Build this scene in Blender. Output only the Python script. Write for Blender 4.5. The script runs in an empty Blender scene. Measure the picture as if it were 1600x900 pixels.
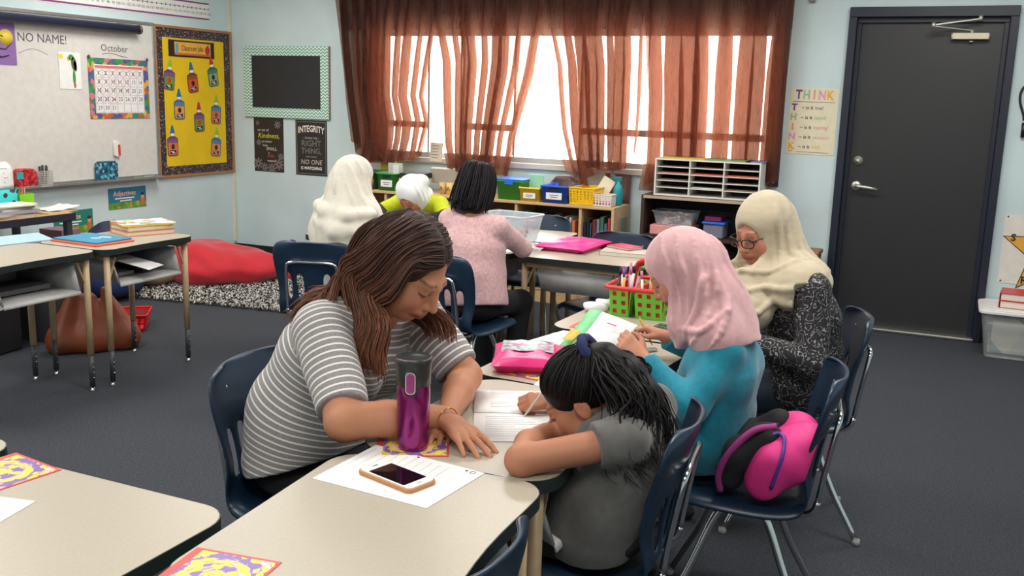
import bpy, bmesh, math, random
import numpy as np
from mathutils import Matrix, Vector, Euler
random.seed(7)
rng = np.random.default_rng(7)
SC = bpy.context.scene
COL = SC.collection
PI = math.pi
R = math.radians

# ------------------------------------------------------------------ camera
cd = bpy.data.cameras.new('camera')
cam = bpy.data.objects.new('camera', cd)
COL.objects.link(cam)
cd.sensor_width = 36.0
cd.lens = 1510.0 / 1600.0 * 36.0
cd.clip_start = 0.05
cam.matrix_world = Matrix(((0.909512, -0.104639, 0.402291, 0), (0.414793, 0.165367, -0.894763, 0),
                           (0.027101, 0.980665, 0.193806, 1.53), (0, 0, 0, 1)))
SC.camera = cam
# ------------------------------------------------------------------ light
W = bpy.data.worlds.new('sky')
SC.world = W
W.use_nodes = True
W.node_tree.nodes['Background'].inputs[0].default_value = (0.93, 0.97, 1.0, 1)
W.node_tree.nodes['Background'].inputs[1].default_value = 9.0
SC.view_settings.view_transform = 'Standard'
SC.view_settings.look = 'None'
SC.view_settings.exposure = 0.0
SC.view_settings.gamma = 1.0
LAMP_WATTS = 28.0
LAMP_SPOTS = [(x, y) for x in (-4.7, -2.3, 0.1) for y in (0.3, 2.9, 5.4)]
CEIL = 2.75

# ------------------------------------------------------------------ materials
def lin(c):
    o = []
    for v in c[:3]:
        v /= 255.0
        o.append(v / 12.92 if v <= .04045 else ((v + .055) / 1.055) ** 2.4)
    return (o[0], o[1], o[2], 1.0)

class NT:
    def __init__(s, name):
        s.m = bpy.data.materials.new(name); s.m.use_nodes = True
        s.t = s.m.node_tree; s.n = s.t.nodes; s.b = s.n['Principled BSDF']
    def new(s, typ, **k):
        n = s.n.new('ShaderNode' + typ)
        for a, v in k.items():
            if a[0] == 'i' and a[1:].isdigit(): n.inputs[int(a[1:])].default_value = v
            else: setattr(n, a, v)
        return n
    def link(s, a, b): s.t.links.new(a, b)
    def coord(s, scale=(1, 1, 1), kind='Object', rot=(0, 0, 0)):
        c = s.new('TexCoord'); m = s.new('Mapping')
        m.inputs['Scale'].default_value = scale; m.inputs['Rotation'].default_value = rot
        s.link(c.outputs[kind], m.inputs[0]); return m.outputs[0]
    def noise(s, vec, scale, detail=3, rough=.55):
        n = s.new('TexNoise'); n.inputs['Scale'].default_value = scale; n.inputs['Detail'].default_value = detail
        n.inputs['Roughness'].default_value = rough; s.link(vec, n.inputs['Vector']); return n.outputs['Fac']
    def ramp(s, fac, stops, interp='LINEAR'):
        r = s.new('ValToRGB'); e = r.color_ramp; e.interpolation = interp
        while len(e.elements) < len(stops): e.elements.new(0.5)
        for i, (p, c) in enumerate(stops): e.elements[i].position = p; e.elements[i].color = lin(c)
        s.link(fac, r.inputs[0]); return r.outputs[0]
    def math(s, op, a, b=0.0, c=0.0):
        n = s.new('Math', operation=op)
        for i, v in enumerate((a, b, c)):
            if isinstance(v, (int, float)): n.inputs[i].default_value = v
            else: s.link(v, n.inputs[i])
        return n.outputs[0]
    def mix(s, f, a, b):
        n = s.new('Mix', data_type='RGBA')
        for i, v in ((0, f), (6, a), (7, b)):
            if isinstance(v, (int, float)): n.inputs[i].default_value = v
            elif isinstance(v, tuple): n.inputs[i].default_value = lin(v)
            else: s.link(v, n.inputs[i])
        return n.outputs[2]
    def bump(s, fac, strength=.3, dist=.002):
        b = s.new('Bump'); b.inputs['Strength'].default_value = strength; b.inputs['Distance'].default_value = dist
        s.link(fac, b.inputs['Height']); s.link(b.outputs[0], s.b.inputs['Normal'])
    def base(s, c):
        if isinstance(c, tuple): s.b.inputs['Base Color'].default_value = lin(c)
        else: s.link(c, s.b.inputs['Base Color'])
    def attr(s, name): return s.new('Attribute', attribute_name=name)

MATS = {}
def M(name, col=(128, 128, 128), rough=.5, metal=0.0, var=0.0, scale=20.0, bump=0.0, bscale=None, coat=0.0, trans=0.0, alpha=1.0, spec=.5, sheen=0.0, stretch=(1, 1, 1)):
    if name in MATS: return MATS[name]
    t = NT(name); b = t.b
    b.inputs['Roughness'].default_value = rough; b.inputs['Metallic'].default_value = metal
    b.inputs['Coat Weight'].default_value = coat; b.inputs['Transmission Weight'].default_value = trans
    b.inputs['Alpha'].default_value = alpha; b.inputs['Specular IOR Level'].default_value = spec
    b.inputs['Sheen Weight'].default_value = sheen
    v = t.coord(stretch)
    f = t.noise(v, scale)
    k = max(var, .02)
    lo = tuple(max(0, x * (1 - k)) for x in col); hi = tuple(min(255, x * (1 + k)) for x in col)
    t.base(t.ramp(f, [(.3, lo), (.7, hi)]))
    if bump: t.bump(t.noise(v, bscale or scale * 6), bump)
    MATS[name] = t.m
    return t.m

def mat_carpet():
    t = NT('carpet'); v = t.coord()
    a = t.noise(v, 260, 2, .7); b = t.noise(v, 3.0, 3); c = t.noise(v, 90, 2, .7)
    m = t.mix(.45, t.ramp(a, [(.32, (34, 37, 42)), (.5, (64, 68, 75)), (.72, (116, 119, 126))]), t.ramp(c, [(.35, (45, 48, 54)), (.68, (76, 79, 85))]))
    t.base(t.mix(t.math('MULTIPLY', b, .35), m, (58, 58, 62)))
    t.b.inputs['Roughness'].default_value = .95; t.b.inputs['Specular IOR Level'].default_value = .1
    t.bump(a, .7, .004); return t.m
def mat_wall(name, c):
    t = NT(name); v = t.coord()
    t.base(t.ramp(t.noise(v, 1.5, 4), [(.3, tuple(x * .96 for x in c)), (.7, tuple(min(255, x * 1.03) for x in c))]))
    t.b.inputs['Roughness'].default_value = .62
    t.bump(t.noise(v, 120, 3), .25, .002); return t.m
def mat_laminate():
    t = NT('desk_laminate'); v = t.coord()
    a = t.noise(v, 160, 3, .7); b = t.noise(v, 4, 3)
    t.base(t.mix(t.math('MULTIPLY', b, .3), t.ramp(a, [(.35, (171, 162, 146)), (.65, (178, 169, 153))]), (173, 163, 147)))
    t.b.inputs['Roughness'].default_value = .34; return t.m
def mat_wood(name, c1, c2, sc=(1, 14, 14), rough=.45):
    t = NT(name); v = t.coord(sc)
    f = t.noise(v, 3.0, 5, .6)
    t.base(t.ramp(f, [(.3, c1), (.7, c2)])); t.b.inputs['Roughness'].default_value = rough
    t.bump(f, .1); return t.m
def mat_attr(name, rough=.6, var=.08, scale=60, bump=.15, bscale=300, spec=.4, sss=0.0, sheen=0.0, stretch=(1, 1, 1)):
    """base colour from the mesh's own 'Col' attribute (the thing's own colours), broken up by a fine noise"""
    t = NT(name); a = t.attr('Col').outputs['Color']; v = t.coord(stretch)
    f = t.noise(v, scale)
    h = t.new('HueSaturation'); t.link(a, h.inputs['Color'])
    t.link(t.math('MULTIPLY_ADD', f, 2 * var, 1 - var), h.inputs['Value'])
    t.base(h.outputs[0])
    t.b.inputs['Roughness'].default_value = rough; t.b.inputs['Specular IOR Level'].default_value = spec
    t.b.inputs['Sheen Weight'].default_value = sheen
    if sss:
        t.b.inputs['Subsurface Weight'].default_value = sss; t.b.inputs['Subsurface Radius'].default_value = (.012, .005, .003)
        t.b.inputs['Subsurface Scale'].default_value = 1.0
    if bump: t.bump(t.noise(v, bscale, 3), bump, .001)
    return t.m
def mat_curtain():
    t = NT('curtain_cloth'); v = t.coord()
    o = t.n['Material Output']; t.n.remove(t.b)
    w = t.noise(t.coord((240, 240, 8)), 1.0, 2)
    c1 = t.ramp(w, [(.3, (150, 98, 74)), (.7, (170, 112, 88))]); c2 = t.ramp(w, [(.3, (44, 30, 31)), (.7, (58, 40, 40))])
    tl = t.new('BsdfTranslucent'); df = t.new('BsdfDiffuse'); gl = t.new('BsdfGlossy'); tr = t.new('BsdfTransparent')
    gl.inputs['Roughness'].default_value = .38; gl.inputs['Color'].default_value = lin((150, 120, 112))
    tr.inputs['Color'].default_value = (1.0, .80, .69, 1)
    t.link(c1, tl.inputs[0]); t.link(c2, df.inputs[0])
    m1 = t.new('MixShader', i0=.38); t.link(tl.outputs[0], m1.inputs[1]); t.link(df.outputs[0], m1.inputs[2])
    m2 = t.new('MixShader', i0=.05); t.link(m1.outputs[0], m2.inputs[1]); t.link(gl.outputs[0], m2.inputs[2])
    m3 = t.new('MixShader', i0=CURTAIN_SHEER); t.link(m2.outputs[0], m3.inputs[1]); t.link(tr.outputs[0], m3.inputs[2])
    t.link(m3.outputs[0], o.inputs[0]); return t.m
CURTAIN_SHEER = .31
def mat_placemat():
    """printed paper: a ring-shaped yellow, violet and orange mosaic"""
    t = NT('mosaic_print'); v = t.coord()
    vo = t.new('TexVoronoi'); vo.inputs['Scale'].default_value = 62; t.link(v, vo.inputs['Vector'])
    sx = t.new('SeparateXYZ'); t.link(v, sx.inputs[0])
    r = t.math('SQRT', t.math('ADD', t.math('POWER', sx.outputs[0], 2), t.math('POWER', sx.outputs[1], 2)))
    ring = t.math('SINE', t.math('MULTIPLY', r, 150))
    sp = t.new('SeparateColor'); t.link(vo.outputs['Color'], sp.inputs[0])
    k = t.math('ADD', t.math('MULTIPLY', ring, .3), sp.outputs[0])
    t.base(t.ramp(k, [(.0, (126, 96, 172)), (.22, (158, 132, 194)), (.34, (236, 206, 60)), (.72, (240, 214, 80)), (.92, (235, 150, 70)), (1, (225, 190, 190))], 'CONSTANT'))
    t.b.inputs['Roughness'].default_value = .35; return t.m
def mat_dots(name, bg, cols, scale=55, r=.33):
    t = NT(name); v = t.coord()
    vo = t.new('TexVoronoi'); vo.inputs['Scale'].default_value = scale; t.link(v, vo.inputs['Vector'])
    sp = t.new('SeparateColor'); t.link(vo.outputs['Color'], sp.inputs[0])
    n = len(cols)
    c = t.ramp(sp.outputs[0], [(i / n, q) for i, q in enumerate(cols)], 'CONSTANT')
    t.base(t.mix(t.math('LESS_THAN', vo.outputs['Distance'], r), bg, c)); return t.m
def mat_chevron():
    t = NT('chevron_print'); v = t.coord(); sx = t.new('SeparateXYZ'); t.link(v, sx.inputs[0])
    z = t.math('PINGPONG', sx.outputs[0], .02)
    f = t.math('FRACT', t.math('MULTIPLY', t.math('ADD', sx.outputs[1], z), 1 / .027))
    t.base(t.mix(t.math('GREATER_THAN', f, .5), (226, 240, 232), (96, 164, 146)))
    t.b.inputs['Roughness'].default_value = .6; return t.m
def mat_paper_noise(name, base, cols, scale=30, amt=.5):
    t = NT(name); v = t.coord(); vo = t.new('TexVoronoi'); vo.inputs['Scale'].default_value = scale; t.link(v, vo.inputs['Vector'])
    sp = t.new('SeparateColor'); t.link(vo.outputs['Color'], sp.inputs[0])
    c = t.ramp(sp.outputs[0], [(i / len(cols), q) for i, q in enumerate(cols)], 'CONSTANT')
    t.base(t.mix(t.math('GREATER_THAN', sp.outputs[1], 1 - amt), base, c)); t.b.inputs['Roughness'].default_value = .5; return t.m
def mat_glow(name, c, s):
    t = NT(name); t.base(c); t.b.inputs['Emission Color'].default_value = lin(c); t.b.inputs['Emission Strength'].default_value = s; return t.m
def mat_stripes():
    t = NT('striped_jersey'); a = t.attr('axial').outputs['Fac']
    f = t.math('FRACT', t.math('MULTIPLY', a, 1 / .0185))
    s = t.math('LESS_THAN', f, .26)
    n = t.noise(t.coord(), 240, 2)
    t.base(t.mix(s, t.ramp(n, [(.3, (128, 124, 124)), (.7, (150, 146, 146))]), (226, 222, 218)))
    t.b.inputs['Roughness'].default_value = .85; t.b.inputs['Sheen Weight'].default_value = .2
    t.bump(n, .2, .001); return t.m
def mat_floral():
    t = NT('black_floral_knit'); v = t.coord()
    w = t.new('TexVoronoi', feature='DISTANCE_TO_EDGE'); w.inputs['Scale'].default_value = 19
    d = t.new('TexNoise'); d.inputs['Scale'].default_value = 14; d.inputs['Detail'].default_value = 3; t.link(v, d.inputs['Vector'])
    mv = t.new('VectorMath', operation='MULTIPLY_ADD'); t.link(d.outputs['Color'], mv.inputs[0]); mv.inputs[1].default_value = (.12, .12, .12); t.link(v, mv.inputs[2])
    t.link(mv.outputs[0], w.inputs['Vector'])
    ln = t.math('LESS_THAN', t.math('PINGPONG', w.outputs['Distance'], .11), .020)
    br = t.noise(v, 120, 2)
    k = t.math('MULTIPLY', ln, t.math('GREATER_THAN', br, .46))
    t.base(t.mix(k, t.ramp(br, [(.3, (20, 20, 23)), (.7, (34, 33, 37))]), (150, 148, 150)))
    t.b.inputs['Roughness'].default_value = .8; return t.m

# ------------------------------------------------------------------ mesh helpers
class MB:
    """collects shapes; build() links them as one mesh object"""
    def __init__(s): s.v = []; s.f = []; s.sm = []; s.n = 0; s.mi = []; s.cur = 0
    def add(s, v, f, smooth=False, m=None):
        b = s.n
        for p in v: s.v.append((p[0], p[1], p[2]))
        s.n += len(v)
        for q in f: s.f.append([i + b for i in q]); s.sm.append(smooth); s.mi.append(s.cur)
        return s
    def box(s, c, d, rot=None, taper=1.0):
        x, y, z = d[0] / 2, d[1] / 2, d[2] / 2
        vs = [Vector((i * x * (taper if k < 0 else 1), j * y * (taper if k < 0 else 1), k * z)) for k in (-1, 1) for j in (-1, 1) for i in (-1, 1)]
        if rot is not None:
            m = rot if isinstance(rot, Matrix) else Euler(rot).to_matrix()
            vs = [m @ v for v in vs]
        vs = [v + Vector(c) for v in vs]
        return s.add(vs, [(0, 2, 3, 1), (4, 5, 7, 6), (0, 1, 5, 4), (2, 6, 7, 3), (0, 4, 6, 2), (1, 3, 7, 5)])
    def bar(s, a, b, w, h=None, up=(0, 0, 1)):
        a, b = Vector(a), Vector(b); d = b - a; L = d.length; d.normalize(); h = h or w
        u = Vector(up); sd = d.cross(u)
        if sd.length < 1e-4: sd = d.cross(Vector((1, 0, 0)))
        sd.normalize(); u = sd.cross(d)
        m = Matrix((d, sd, u)).transposed()
        return s.box((a + b) / 2, (L, w, h), m)
    def tube(s, pts, r, n=8, cap=True, closed=False):
        pts = [Vector(p) for p in pts]; k = len(pts)
        rs = r if isinstance(r, (list, tuple)) else [r] * k
        vs = []; fs = []; pu = None
        for i, p in enumerate(pts):
            if closed: t = pts[(i + 1) % k] - pts[i - 1]
            else: t = pts[min(i + 1, k - 1)] - pts[max(i - 1, 0)]
            t = t.normalized() if t.length > 1e-9 else Vector((0, 0, 1))
            if pu is None: pu = t.orthogonal().normalized()
            pu = (pu - t * pu.dot(t)); pu = pu.normalized() if pu.length > 1e-6 else t.orthogonal().normalized()
            w = t.cross(pu)
            for j in range(n):
                a = 2 * PI * j / n; vs.append(p + (pu * math.cos(a) + w * math.sin(a)) * rs[i])
        for i in range(k if closed else k - 1):
            for j in range(n):
                a, b = i * n + j, i * n + (j + 1) % n; i2 = (i + 1) % k
                fs.append((a, b, i2 * n + (j + 1) % n, i2 * n + j))
        if cap and not closed: fs += [tuple(range(n - 1, -1, -1)), tuple(range((k - 1) * n, k * n))]
        return s.add(vs, fs, True)
    def cyl(s, a, b, r, n=16): return s.tube([a, b], r, n)
    def lathe(s, prof, n=24, c=(0, 0, 0), m=None):
        vs = []; fs = []
        for (r, z) in prof:
            for j in range(n):
                a = 2 * PI * j / n; v = Vector((r * math.cos(a), r * math.sin(a), z))
                if m is not None: v = m @ v
                vs.append(v + Vector(c))
        for i in range(len(prof) - 1):
            for j in range(n):
                fs.append((i * n + j, i * n + (j + 1) % n, (i + 1) * n + (j + 1) % n, (i + 1) * n + j))
        fs += [tuple(range(n - 1, -1, -1)), tuple(range((len(prof) - 1) * n, len(prof) * n))]
        return s.add(vs, fs, True)
    def prism(s, poly, z0, z1, mat=None):
        n = len(poly); vs = [Vector((x, y, z0)) for x, y in poly] + [Vector((x, y, z1)) for x, y in poly]
        if mat is not None: vs = [mat @ v for v in vs]
        fs = [tuple(range(n - 1, -1, -1)), tuple(range(n, 2 * n))] + [(i, (i + 1) % n, n + (i + 1) % n, n + i) for i in range(n)]
        return s.add(vs, fs)
    def grid(s, P, smooth=True, closed=False):
        a, b = len(P), len(P[0]); fs = []
        for i in range(a - 1):
            for j in range(b if closed else b - 1):
                j2 = (j + 1) % b; fs.append((i * b + j, i * b + j2, (i + 1) * b + j2, (i + 1) * b + j))
        return s.add([p for r in P for p in r], fs, smooth)
    def sphere(s, c, r, n=12, k=8, rot=None):
        r = r if isinstance(r, (tuple, list)) else (r, r, r); vs = []; fs = []
        for i in range(k + 1):
            th = PI * i / k
            for j in range(n):
                a = 2 * PI * j / n
                v = Vector((r[0] * math.sin(th) * math.cos(a), r[1] * math.sin(th) * math.sin(a), r[2] * math.cos(th)))
                if rot is not None: v = rot @ v
                vs.append(v + Vector(c))
        for i in range(k):
            for j in range(n): fs.append((i * n + j, (i + 1) * n + j, (i + 1) * n + (j + 1) % n, i * n + (j + 1) % n))
        return s.add(vs, fs, True)
    def text(s, body, size, x=0, y=0, z=0, align='CENTER', m=None, wide=1.0, shear=0.0, bold=0.0, arc=0.0, depth=.0004):
        c = bpy.data.curves.new('t', 'FONT'); c.body = body; c.size = size; c.align_x = align; c.align_y = 'CENTER'
        c.shear = shear; c.offset = bold; c.resolution_u = 2; c.extrude = 0
        o = bpy.data.objects.new('t', c); COL.objects.link(o)
        me = o.to_mesh(); vs = [Vector(v.co) for v in me.vertices]; fs = [tuple(p.vertices) for p in me.polygons]
        o.to_mesh_clear(); bpy.data.objects.remove(o); bpy.data.curves.remove(c)
        out = []
        for v in vs:
            p = Vector((v.x * wide + x, v.y + y + arc * (v.x * wide) ** 2, z + depth))
            out.append(m @ p if m is not None else p)
        return s.add(out, fs)
    def build(s, name, mat, parent=None, world=False, bevel=0.0, seg=1, solid=0.0, sub=0):
        me = bpy.data.meshes.new(name)
        off = Vector((0, 0, 0))
        if world:
            p = parent
            while p is not None: off += p.location; p = p.parent
        vv = [(a - off.x, b - off.y, c - off.z) for a, b, c in s.v] if world else s.v
        me.from_pydata(vv, [], s.f)
        me.polygons.foreach_set('use_smooth', s.sm)
        for m in (mat if isinstance(mat, (list, tuple)) else [mat]): me.materials.append(m)
        if any(s.mi): me.polygons.foreach_set('material_index', s.mi)
        me.update()
        o = bpy.data.objects.new(name, me); COL.objects.link(o)
        if parent is not None: o.parent = parent
        if solid:
            md = o.modifiers.new('s', 'SOLIDIFY'); md.thickness = solid; md.offset = 0
        if sub:
            md = o.modifiers.new('u', 'SUBSURF'); md.levels = sub; md.render_levels = sub
        if bevel:
            md = o.modifiers.new('b', 'BEVEL'); md.width = bevel; md.segments = seg; md.limit_method = 'ANGLE'
        return o
def tag(o, label=None, cat=None, group=None, kind=None):
    if label: o['label'] = label
    if cat: o['category'] = cat
    if group: o['group'] = group
    if kind: o['kind'] = kind
    return o
def thing(name, label, cat, loc=(0, 0, 0), rot=(0, 0, 0), group=None):
    o = bpy.data.objects.new(name, None); COL.objects.link(o); o.empty_display_size = .05
    o.location = loc; o.rotation_euler = rot
    return tag(o, label, cat, group)
def copy_tree(o, parent=None):
    c = o.copy(); COL.objects.link(c)
    if parent is not None: c.parent = parent
    for ch in list(o.children): copy_tree(ch, c)
    return c
def struct(name, mb, mat, **k): return tag(mb.build(name, mat, **k), kind='structure')
def rrect(w, h, r, n=5, cx=0, cy=0):
    o = []
    for (sx, sy, a0) in ((1, 1, 0), (-1, 1, 90), (-1, -1, 180), (1, -1, 270)):
        for i in range(n + 1):
            a = R(a0 + 90 * i / n); o.append((cx + sx * (w / 2 - r) + r * math.cos(a), cy + sy * (h / 2 - r) + r * math.sin(a)))
    return o
BACK = (PI / 2, 0, 0)            # local x right, y up, z out of the back wall
LEFT = (PI / 2, 0, PI / 2)       # the same on the left wall
def interp(x, xs, ys): return float(np.interp(x, xs, ys))
def smooth_path(pts, n=6):
    """Catmull-Rom through the points"""
    P = [Vector(p) for p in pts]; P = [P[0] * 2 - P[1]] + P + [P[-1] * 2 - P[-2]]; o = []
    for i in range(1, len(P) - 2):
        for k in range(n):
            t = k / n; a, b, c, d = P[i - 1], P[i], P[i + 1], P[i + 2]
            o.append(.5 * ((2 * b) + (c - a) * t + (2 * a - 5 * b + 4 * c - d) * t * t + (3 * b - a - 3 * c + d) * t ** 3))
    return o + [P[-2]]
# ------------------------------------------------------------------ the room
XL, XR, YB, YF = -6.0, 2.3, 7.06, -1.7
wallp = mat_wall('pale_blue_paint', (202, 220, 223))
CARPET = mat_carpet()
struct('floor', MB().box(((XL + XR) / 2, (YB + YF) / 2, -.05), (XR - XL + .3, YB - YF + .3, .1)), CARPET)
struct('ceiling', MB().box(((XL + XR) / 2, (YB + YF) / 2, CEIL + .05), (XR - XL + .3, YB - YF + .3, .1)), M('ceiling_white', (222, 222, 216), .9))
struct('wall_left', MB().box((XL - .07, (YB + YF) / 2, CEIL / 2), (.14, YB - YF + .28, CEIL)), wallp)
struct('wall_right', MB().box((XR + .07, (YB + YF) / 2, CEIL / 2), (.14, YB - YF + .28, CEIL)), wallp)
struct('wall_front', MB().box(((XL + XR) / 2, YF - .07, CEIL / 2), (XR - XL, .14, CEIL)), wallp)
WX0, WX1, WZ0, WZ1 = -4.45, -1.2, 1.02, 2.04
DX0, DX1, DZ = -.70, .245, 2.145
wb = MB()
for x0, x1, z0, z1 in ((XL, WX0, 0, CEIL), (WX0, WX1, 0, WZ0), (WX0, WX1, WZ1, CEIL), (WX1, DX0, 0, CEIL), (DX0, DX1, DZ, CEIL), (DX1, XR, 0, CEIL)):
    wb.box(((x0 + x1) / 2, YB + .07, (z0 + z1) / 2), (x1 - x0, .14, z1 - z0))
struct('wall_back', wb, wallp)
RUB = M('black_rubber', (30, 30, 33), .5)
def skirting(a, b, nrm):
    mb = MB(); mb.bar((a[0], a[1], .065), (b[0], b[1], .065), .008, .13)
    mb.bar((a[0] + nrm[0] * .006, a[1] + nrm[1] * .006, .008), (b[0] + nrm[0] * .006, b[1] + nrm[1] * .006, .008), .016, .016); return mb
struct('baseboard_back', skirting((XL, YB - .004), (DX0 - .04, YB - .004), (0, -1)), RUB)
struct('baseboard_right', skirting((DX1 + .04, YB - .004), (XR, YB - .004), (0, -1)), RUB)
struct('baseboard_left', skirting((XL + .004, YF), (XL + .004, YB), (1, 0)), RUB)
struct('trim_1', MB().box((XL + .006, YB - .02, 1.45), (.012, .028, 2.6)), M('cream_strip', (222, 214, 190), .5))
# window: aluminium frame, mullions, rails between them, panes
win = tag(thing('window_1', None, None, ((WX0 + WX1) / 2, YB, WZ0)), kind='structure')
ALU = M('window_aluminium', (196, 190, 184), .4, .2)
fr = MB()
for x in (WX0 + .02, WX1 - .02): fr.box((x, YB + .08, (WZ0 + WZ1) / 2), (.04, .08, WZ1 - WZ0))
for z in (WZ0 + .02, WZ1 - .02): fr.box(((WX0 + WX1) / 2, YB + .08, z), (WX1 - WX0, .08, .04))
fr.build('window_frame', ALU, win, True)
bays = [WX0 + .04, -4.0, -3.70, -3.22, -2.66, WX1 - .04]
for x in bays[1:-1]: MB().box((x, YB + .08, (WZ0 + WZ1) / 2), (.018, .05, WZ1 - WZ0 - .08)).build('mullion', ALU, win, True)
glassm = M('window_glass', (235, 245, 250), .03, alpha=.05)
for i in range(5):
    a, b = bays[i] + .017, bays[i + 1] - .017
    if i not in (1, 3): MB().box(((a + b) / 2, YB + .08, 1.285), (b - a, .05, .05)).build('rail', ALU, win, True)
    MB().box(((a + b) / 2, YB + .095, (WZ0 + WZ1) / 2), (b - a, .006, WZ1 - WZ0 - .08)).build('pane', glassm, win, True)
struct('trim_2', MB().box(((WX0 + WX1) / 2, YB - .005, WZ0 - .022), (WX1 - WX0 + .1, .05, .044)), M('sill_paint', (205, 196, 190), .45), bevel=.004)
struct('trim_3', MB().box((-2.95, YB - .02, 2.22), (3.68, .04, .35)).box((-4.53, YB - .01, 1.55), (.14, .02, .99)).box((-1.155, YB - .01, 1.5), (.07, .02, 1.09)), M('shade_board_dark', (44, 32, 32), .7))  # added dark boards blocking stray light behind the curtains' top and ends
# door
NAVY = M('navy_door_paint', (30, 34, 50), .42)
door = tag(thing('door_1', None, None, (-.23, YB, 0)), kind='structure')
d = MB()
for x in (-.711, .257): d.box((x, YB + .015, 1.0575), (.05, .11, 2.115))
d.box((-.227, YB + .015, 2.1475), (1.018, .11, .065))
for x in (-.671, .217): d.box((x, YB + .031, 1.04), (.03, .05, 2.08))
d.box((-.227, YB + .031, 2.098), (.918, .05, .036))
d.build('door_frame', NAVY, door, True, bevel=.003)
MB().box((-.227, YB + .055, 1.052), (.90, .045, 2.075)).build('door_leaf', M('charcoal_door_paint', (46, 46, 48), .38, bump=.04, bscale=60), door, True)
SAT = M('satin_nickel', (214, 210, 198), .45, .85)
CHR = M('chrome', (225, 225, 225), .12, 1.0)
MB().box((-.227, YB + .0, .012), (.94, .11, .022)).build('threshold', M('aluminium_sill', (170, 168, 162), .35, .9), door, True, bevel=.006)
lv = MB(); lv.lathe([(.034, 0), (.034, .008), (.022, .014), (.012, .016), (.012, .045)], 24, (-.60, YB + .032, .993), Matrix.Rotation(PI / 2, 3, 'X'))
lv.tube([(-.60, YB - .012, .993), (-.575, YB - .022, .993), (-.50, YB - .02, .985), (-.455, YB - .012, .977)], [.012, .012, .010, .007], 10)
lv.build('lever_handle', SAT, door, True)
db = MB(); db.lathe([(.032, 0), (.030, .012), (.014, .014), (.014, .02)], 24, (-.602, YB + .032, 1.166), Matrix.Rotation(PI / 2, 3, 'X'))
db.box((-.602, YB + .008, 1.166), (.026, .012, .008), (0, .5, 0)); db.build('deadbolt', SAT, door, True)
cl = MB(); cl.box((.013, YB + .004, 1.994), (.215, .055, .042)); cl.cyl((-.09, YB + .004, 1.994), (-.102, YB + .004, 1.994), .027, 16); cl.cyl((.116, YB + .004, 1.994), (.126, YB + .004, 1.994), .022, 16)
cl.cyl((.02, YB + .004, 1.965), (.02, YB + .004, 1.955), .014, 12); cl.cyl((.02, YB + .004, 2.01), (.02, YB + .004, 2.035), .011, 12)
dc = cl.build('door_closer', M('closer_beige_metal', (196, 186, 164), .35, .5), door, True, bevel=.003)
ca = MB(); ca.bar((.02, YB + .004, 2.03), (-.21, YB - .10, 2.05), .012, .006); ca.bar((-.21, YB - .10, 2.058), (.06, YB - .035, 2.10), .014, .008)
ca.cyl((-.21, YB - .10, 2.04), (-.21, YB - .10, 2.072), .013, 12); ca.cyl((.06, YB - .035, 2.088), (.06, YB - .035, 2.118), .014, 12)
ca.build('closer_arm', SAT, dc, True)
# ceiling lamps, out of the frame above
LENS = mat_glow('lamp_diffuser', (255, 250, 240), 5.0)
for i, (x, y) in enumerate(LAMP_SPOTS):
    t = thing('ceiling_light', 'recessed fluorescent ceiling panel with white diffuser', 'light', (x, y, CEIL), group='ceiling panels of the classroom')
    f = MB()
    for a, b in ((.62, 0), (-.62, 0)): f.box((a, b, -.012), (.04, .66, .024))
    for a, b in ((0, .31), (0, -.31)): f.box((a, b, -.012), (1.2, .04, .024))
    f.build('lamp_frame', M('lamp_white_metal', (230, 230, 228), .5), t)
    MB().box((0, 0, -.006), (1.2, .58, .01)).build('diffuser', LENS, t)
    ld = bpy.data.lights.new('tube_light', 'AREA'); ld.shape = 'RECTANGLE'; ld.size = 1.15; ld.size_y = .55; ld.energy = LAMP_WATTS; ld.color = (1.0, .965, .92)
    lo = bpy.data.objects.new('tube_light', ld); COL.objects.link(lo); lo.parent = t; lo.location = (0, 0, -.03)

# ------------------------------------------------------------------ curtains
CURT = mat_curtain()
def curtain(label, xl, xr, zb, seed, k, full=0.0):
    """xl, xr: edge x against height; zb: bottom height across; k pleats, deep enough to double over"""
    rg = np.random.default_rng(seed); nu, nz = 620, 44; mb = MB(); P = []
    ph = np.cumsum(.5 + rg.random(k + 3)); ph = (ph - ph[0]) / (ph[-2] - ph[0])
    amp = 1.5 + full + 2.4 * rg.random(k + 3); dep = .022 + .035 * rg.random(k + 3)
    drift = rg.normal(0, 1, k + 3)
    for j in range(nz + 1):
        v = j / nz; row = []
        for i in range(nu + 1):
            u = i / nu
            ub = interp(u, [a for a, b in zb], [b for a, b in zb])
            z = 2.36 + (ub - 2.36) * v
            q = interp(u, ph[:-1], np.arange(k + 2))
            a = interp(q, np.arange(k + 3), amp); dd = interp(q, np.arange(k + 3), dep); dr = interp(q, np.arange(k + 3), drift)
            fall = .7 + .3 * min(1, v * 2.2)
            w = q + .10 * dr * v * math.sin(3 * v + dr)
            s = u + a * fall * math.sin(2 * PI * w) / (2 * PI * k)
            s = min(1.0, max(0.0, s)) if (u < .004 or u > .996) else s
            L = interp(z, [p for p, c in xl], [c for p, c in xl]); Rr = interp(z, [p for p, c in xr], [c for p, c in xr])
            x = L + (Rr - L) * s
            low = max(0, (v - .86) / .14)
            y = 6.955 - dd * fall * math.cos(2 * PI * w) - .02 * math.sin(PI * u) - low * (.05 * math.sin(PI * u) + .02 * math.sin(17 * u + seed))
            z2 = z + low * .012 * math.sin(23 * u + seed)
            row.append((x, min(y, 7.012 if z2 > 2.0 else 7.03), z2))
        P.append(row)
    mb.grid(P)
    o = mb.build('curtain', CURT)
    tag(o, label, 'curtain', 'brown curtains across the window'); return o
zz = lambda *p: sorted([(a, b) for a, b in p])
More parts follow.
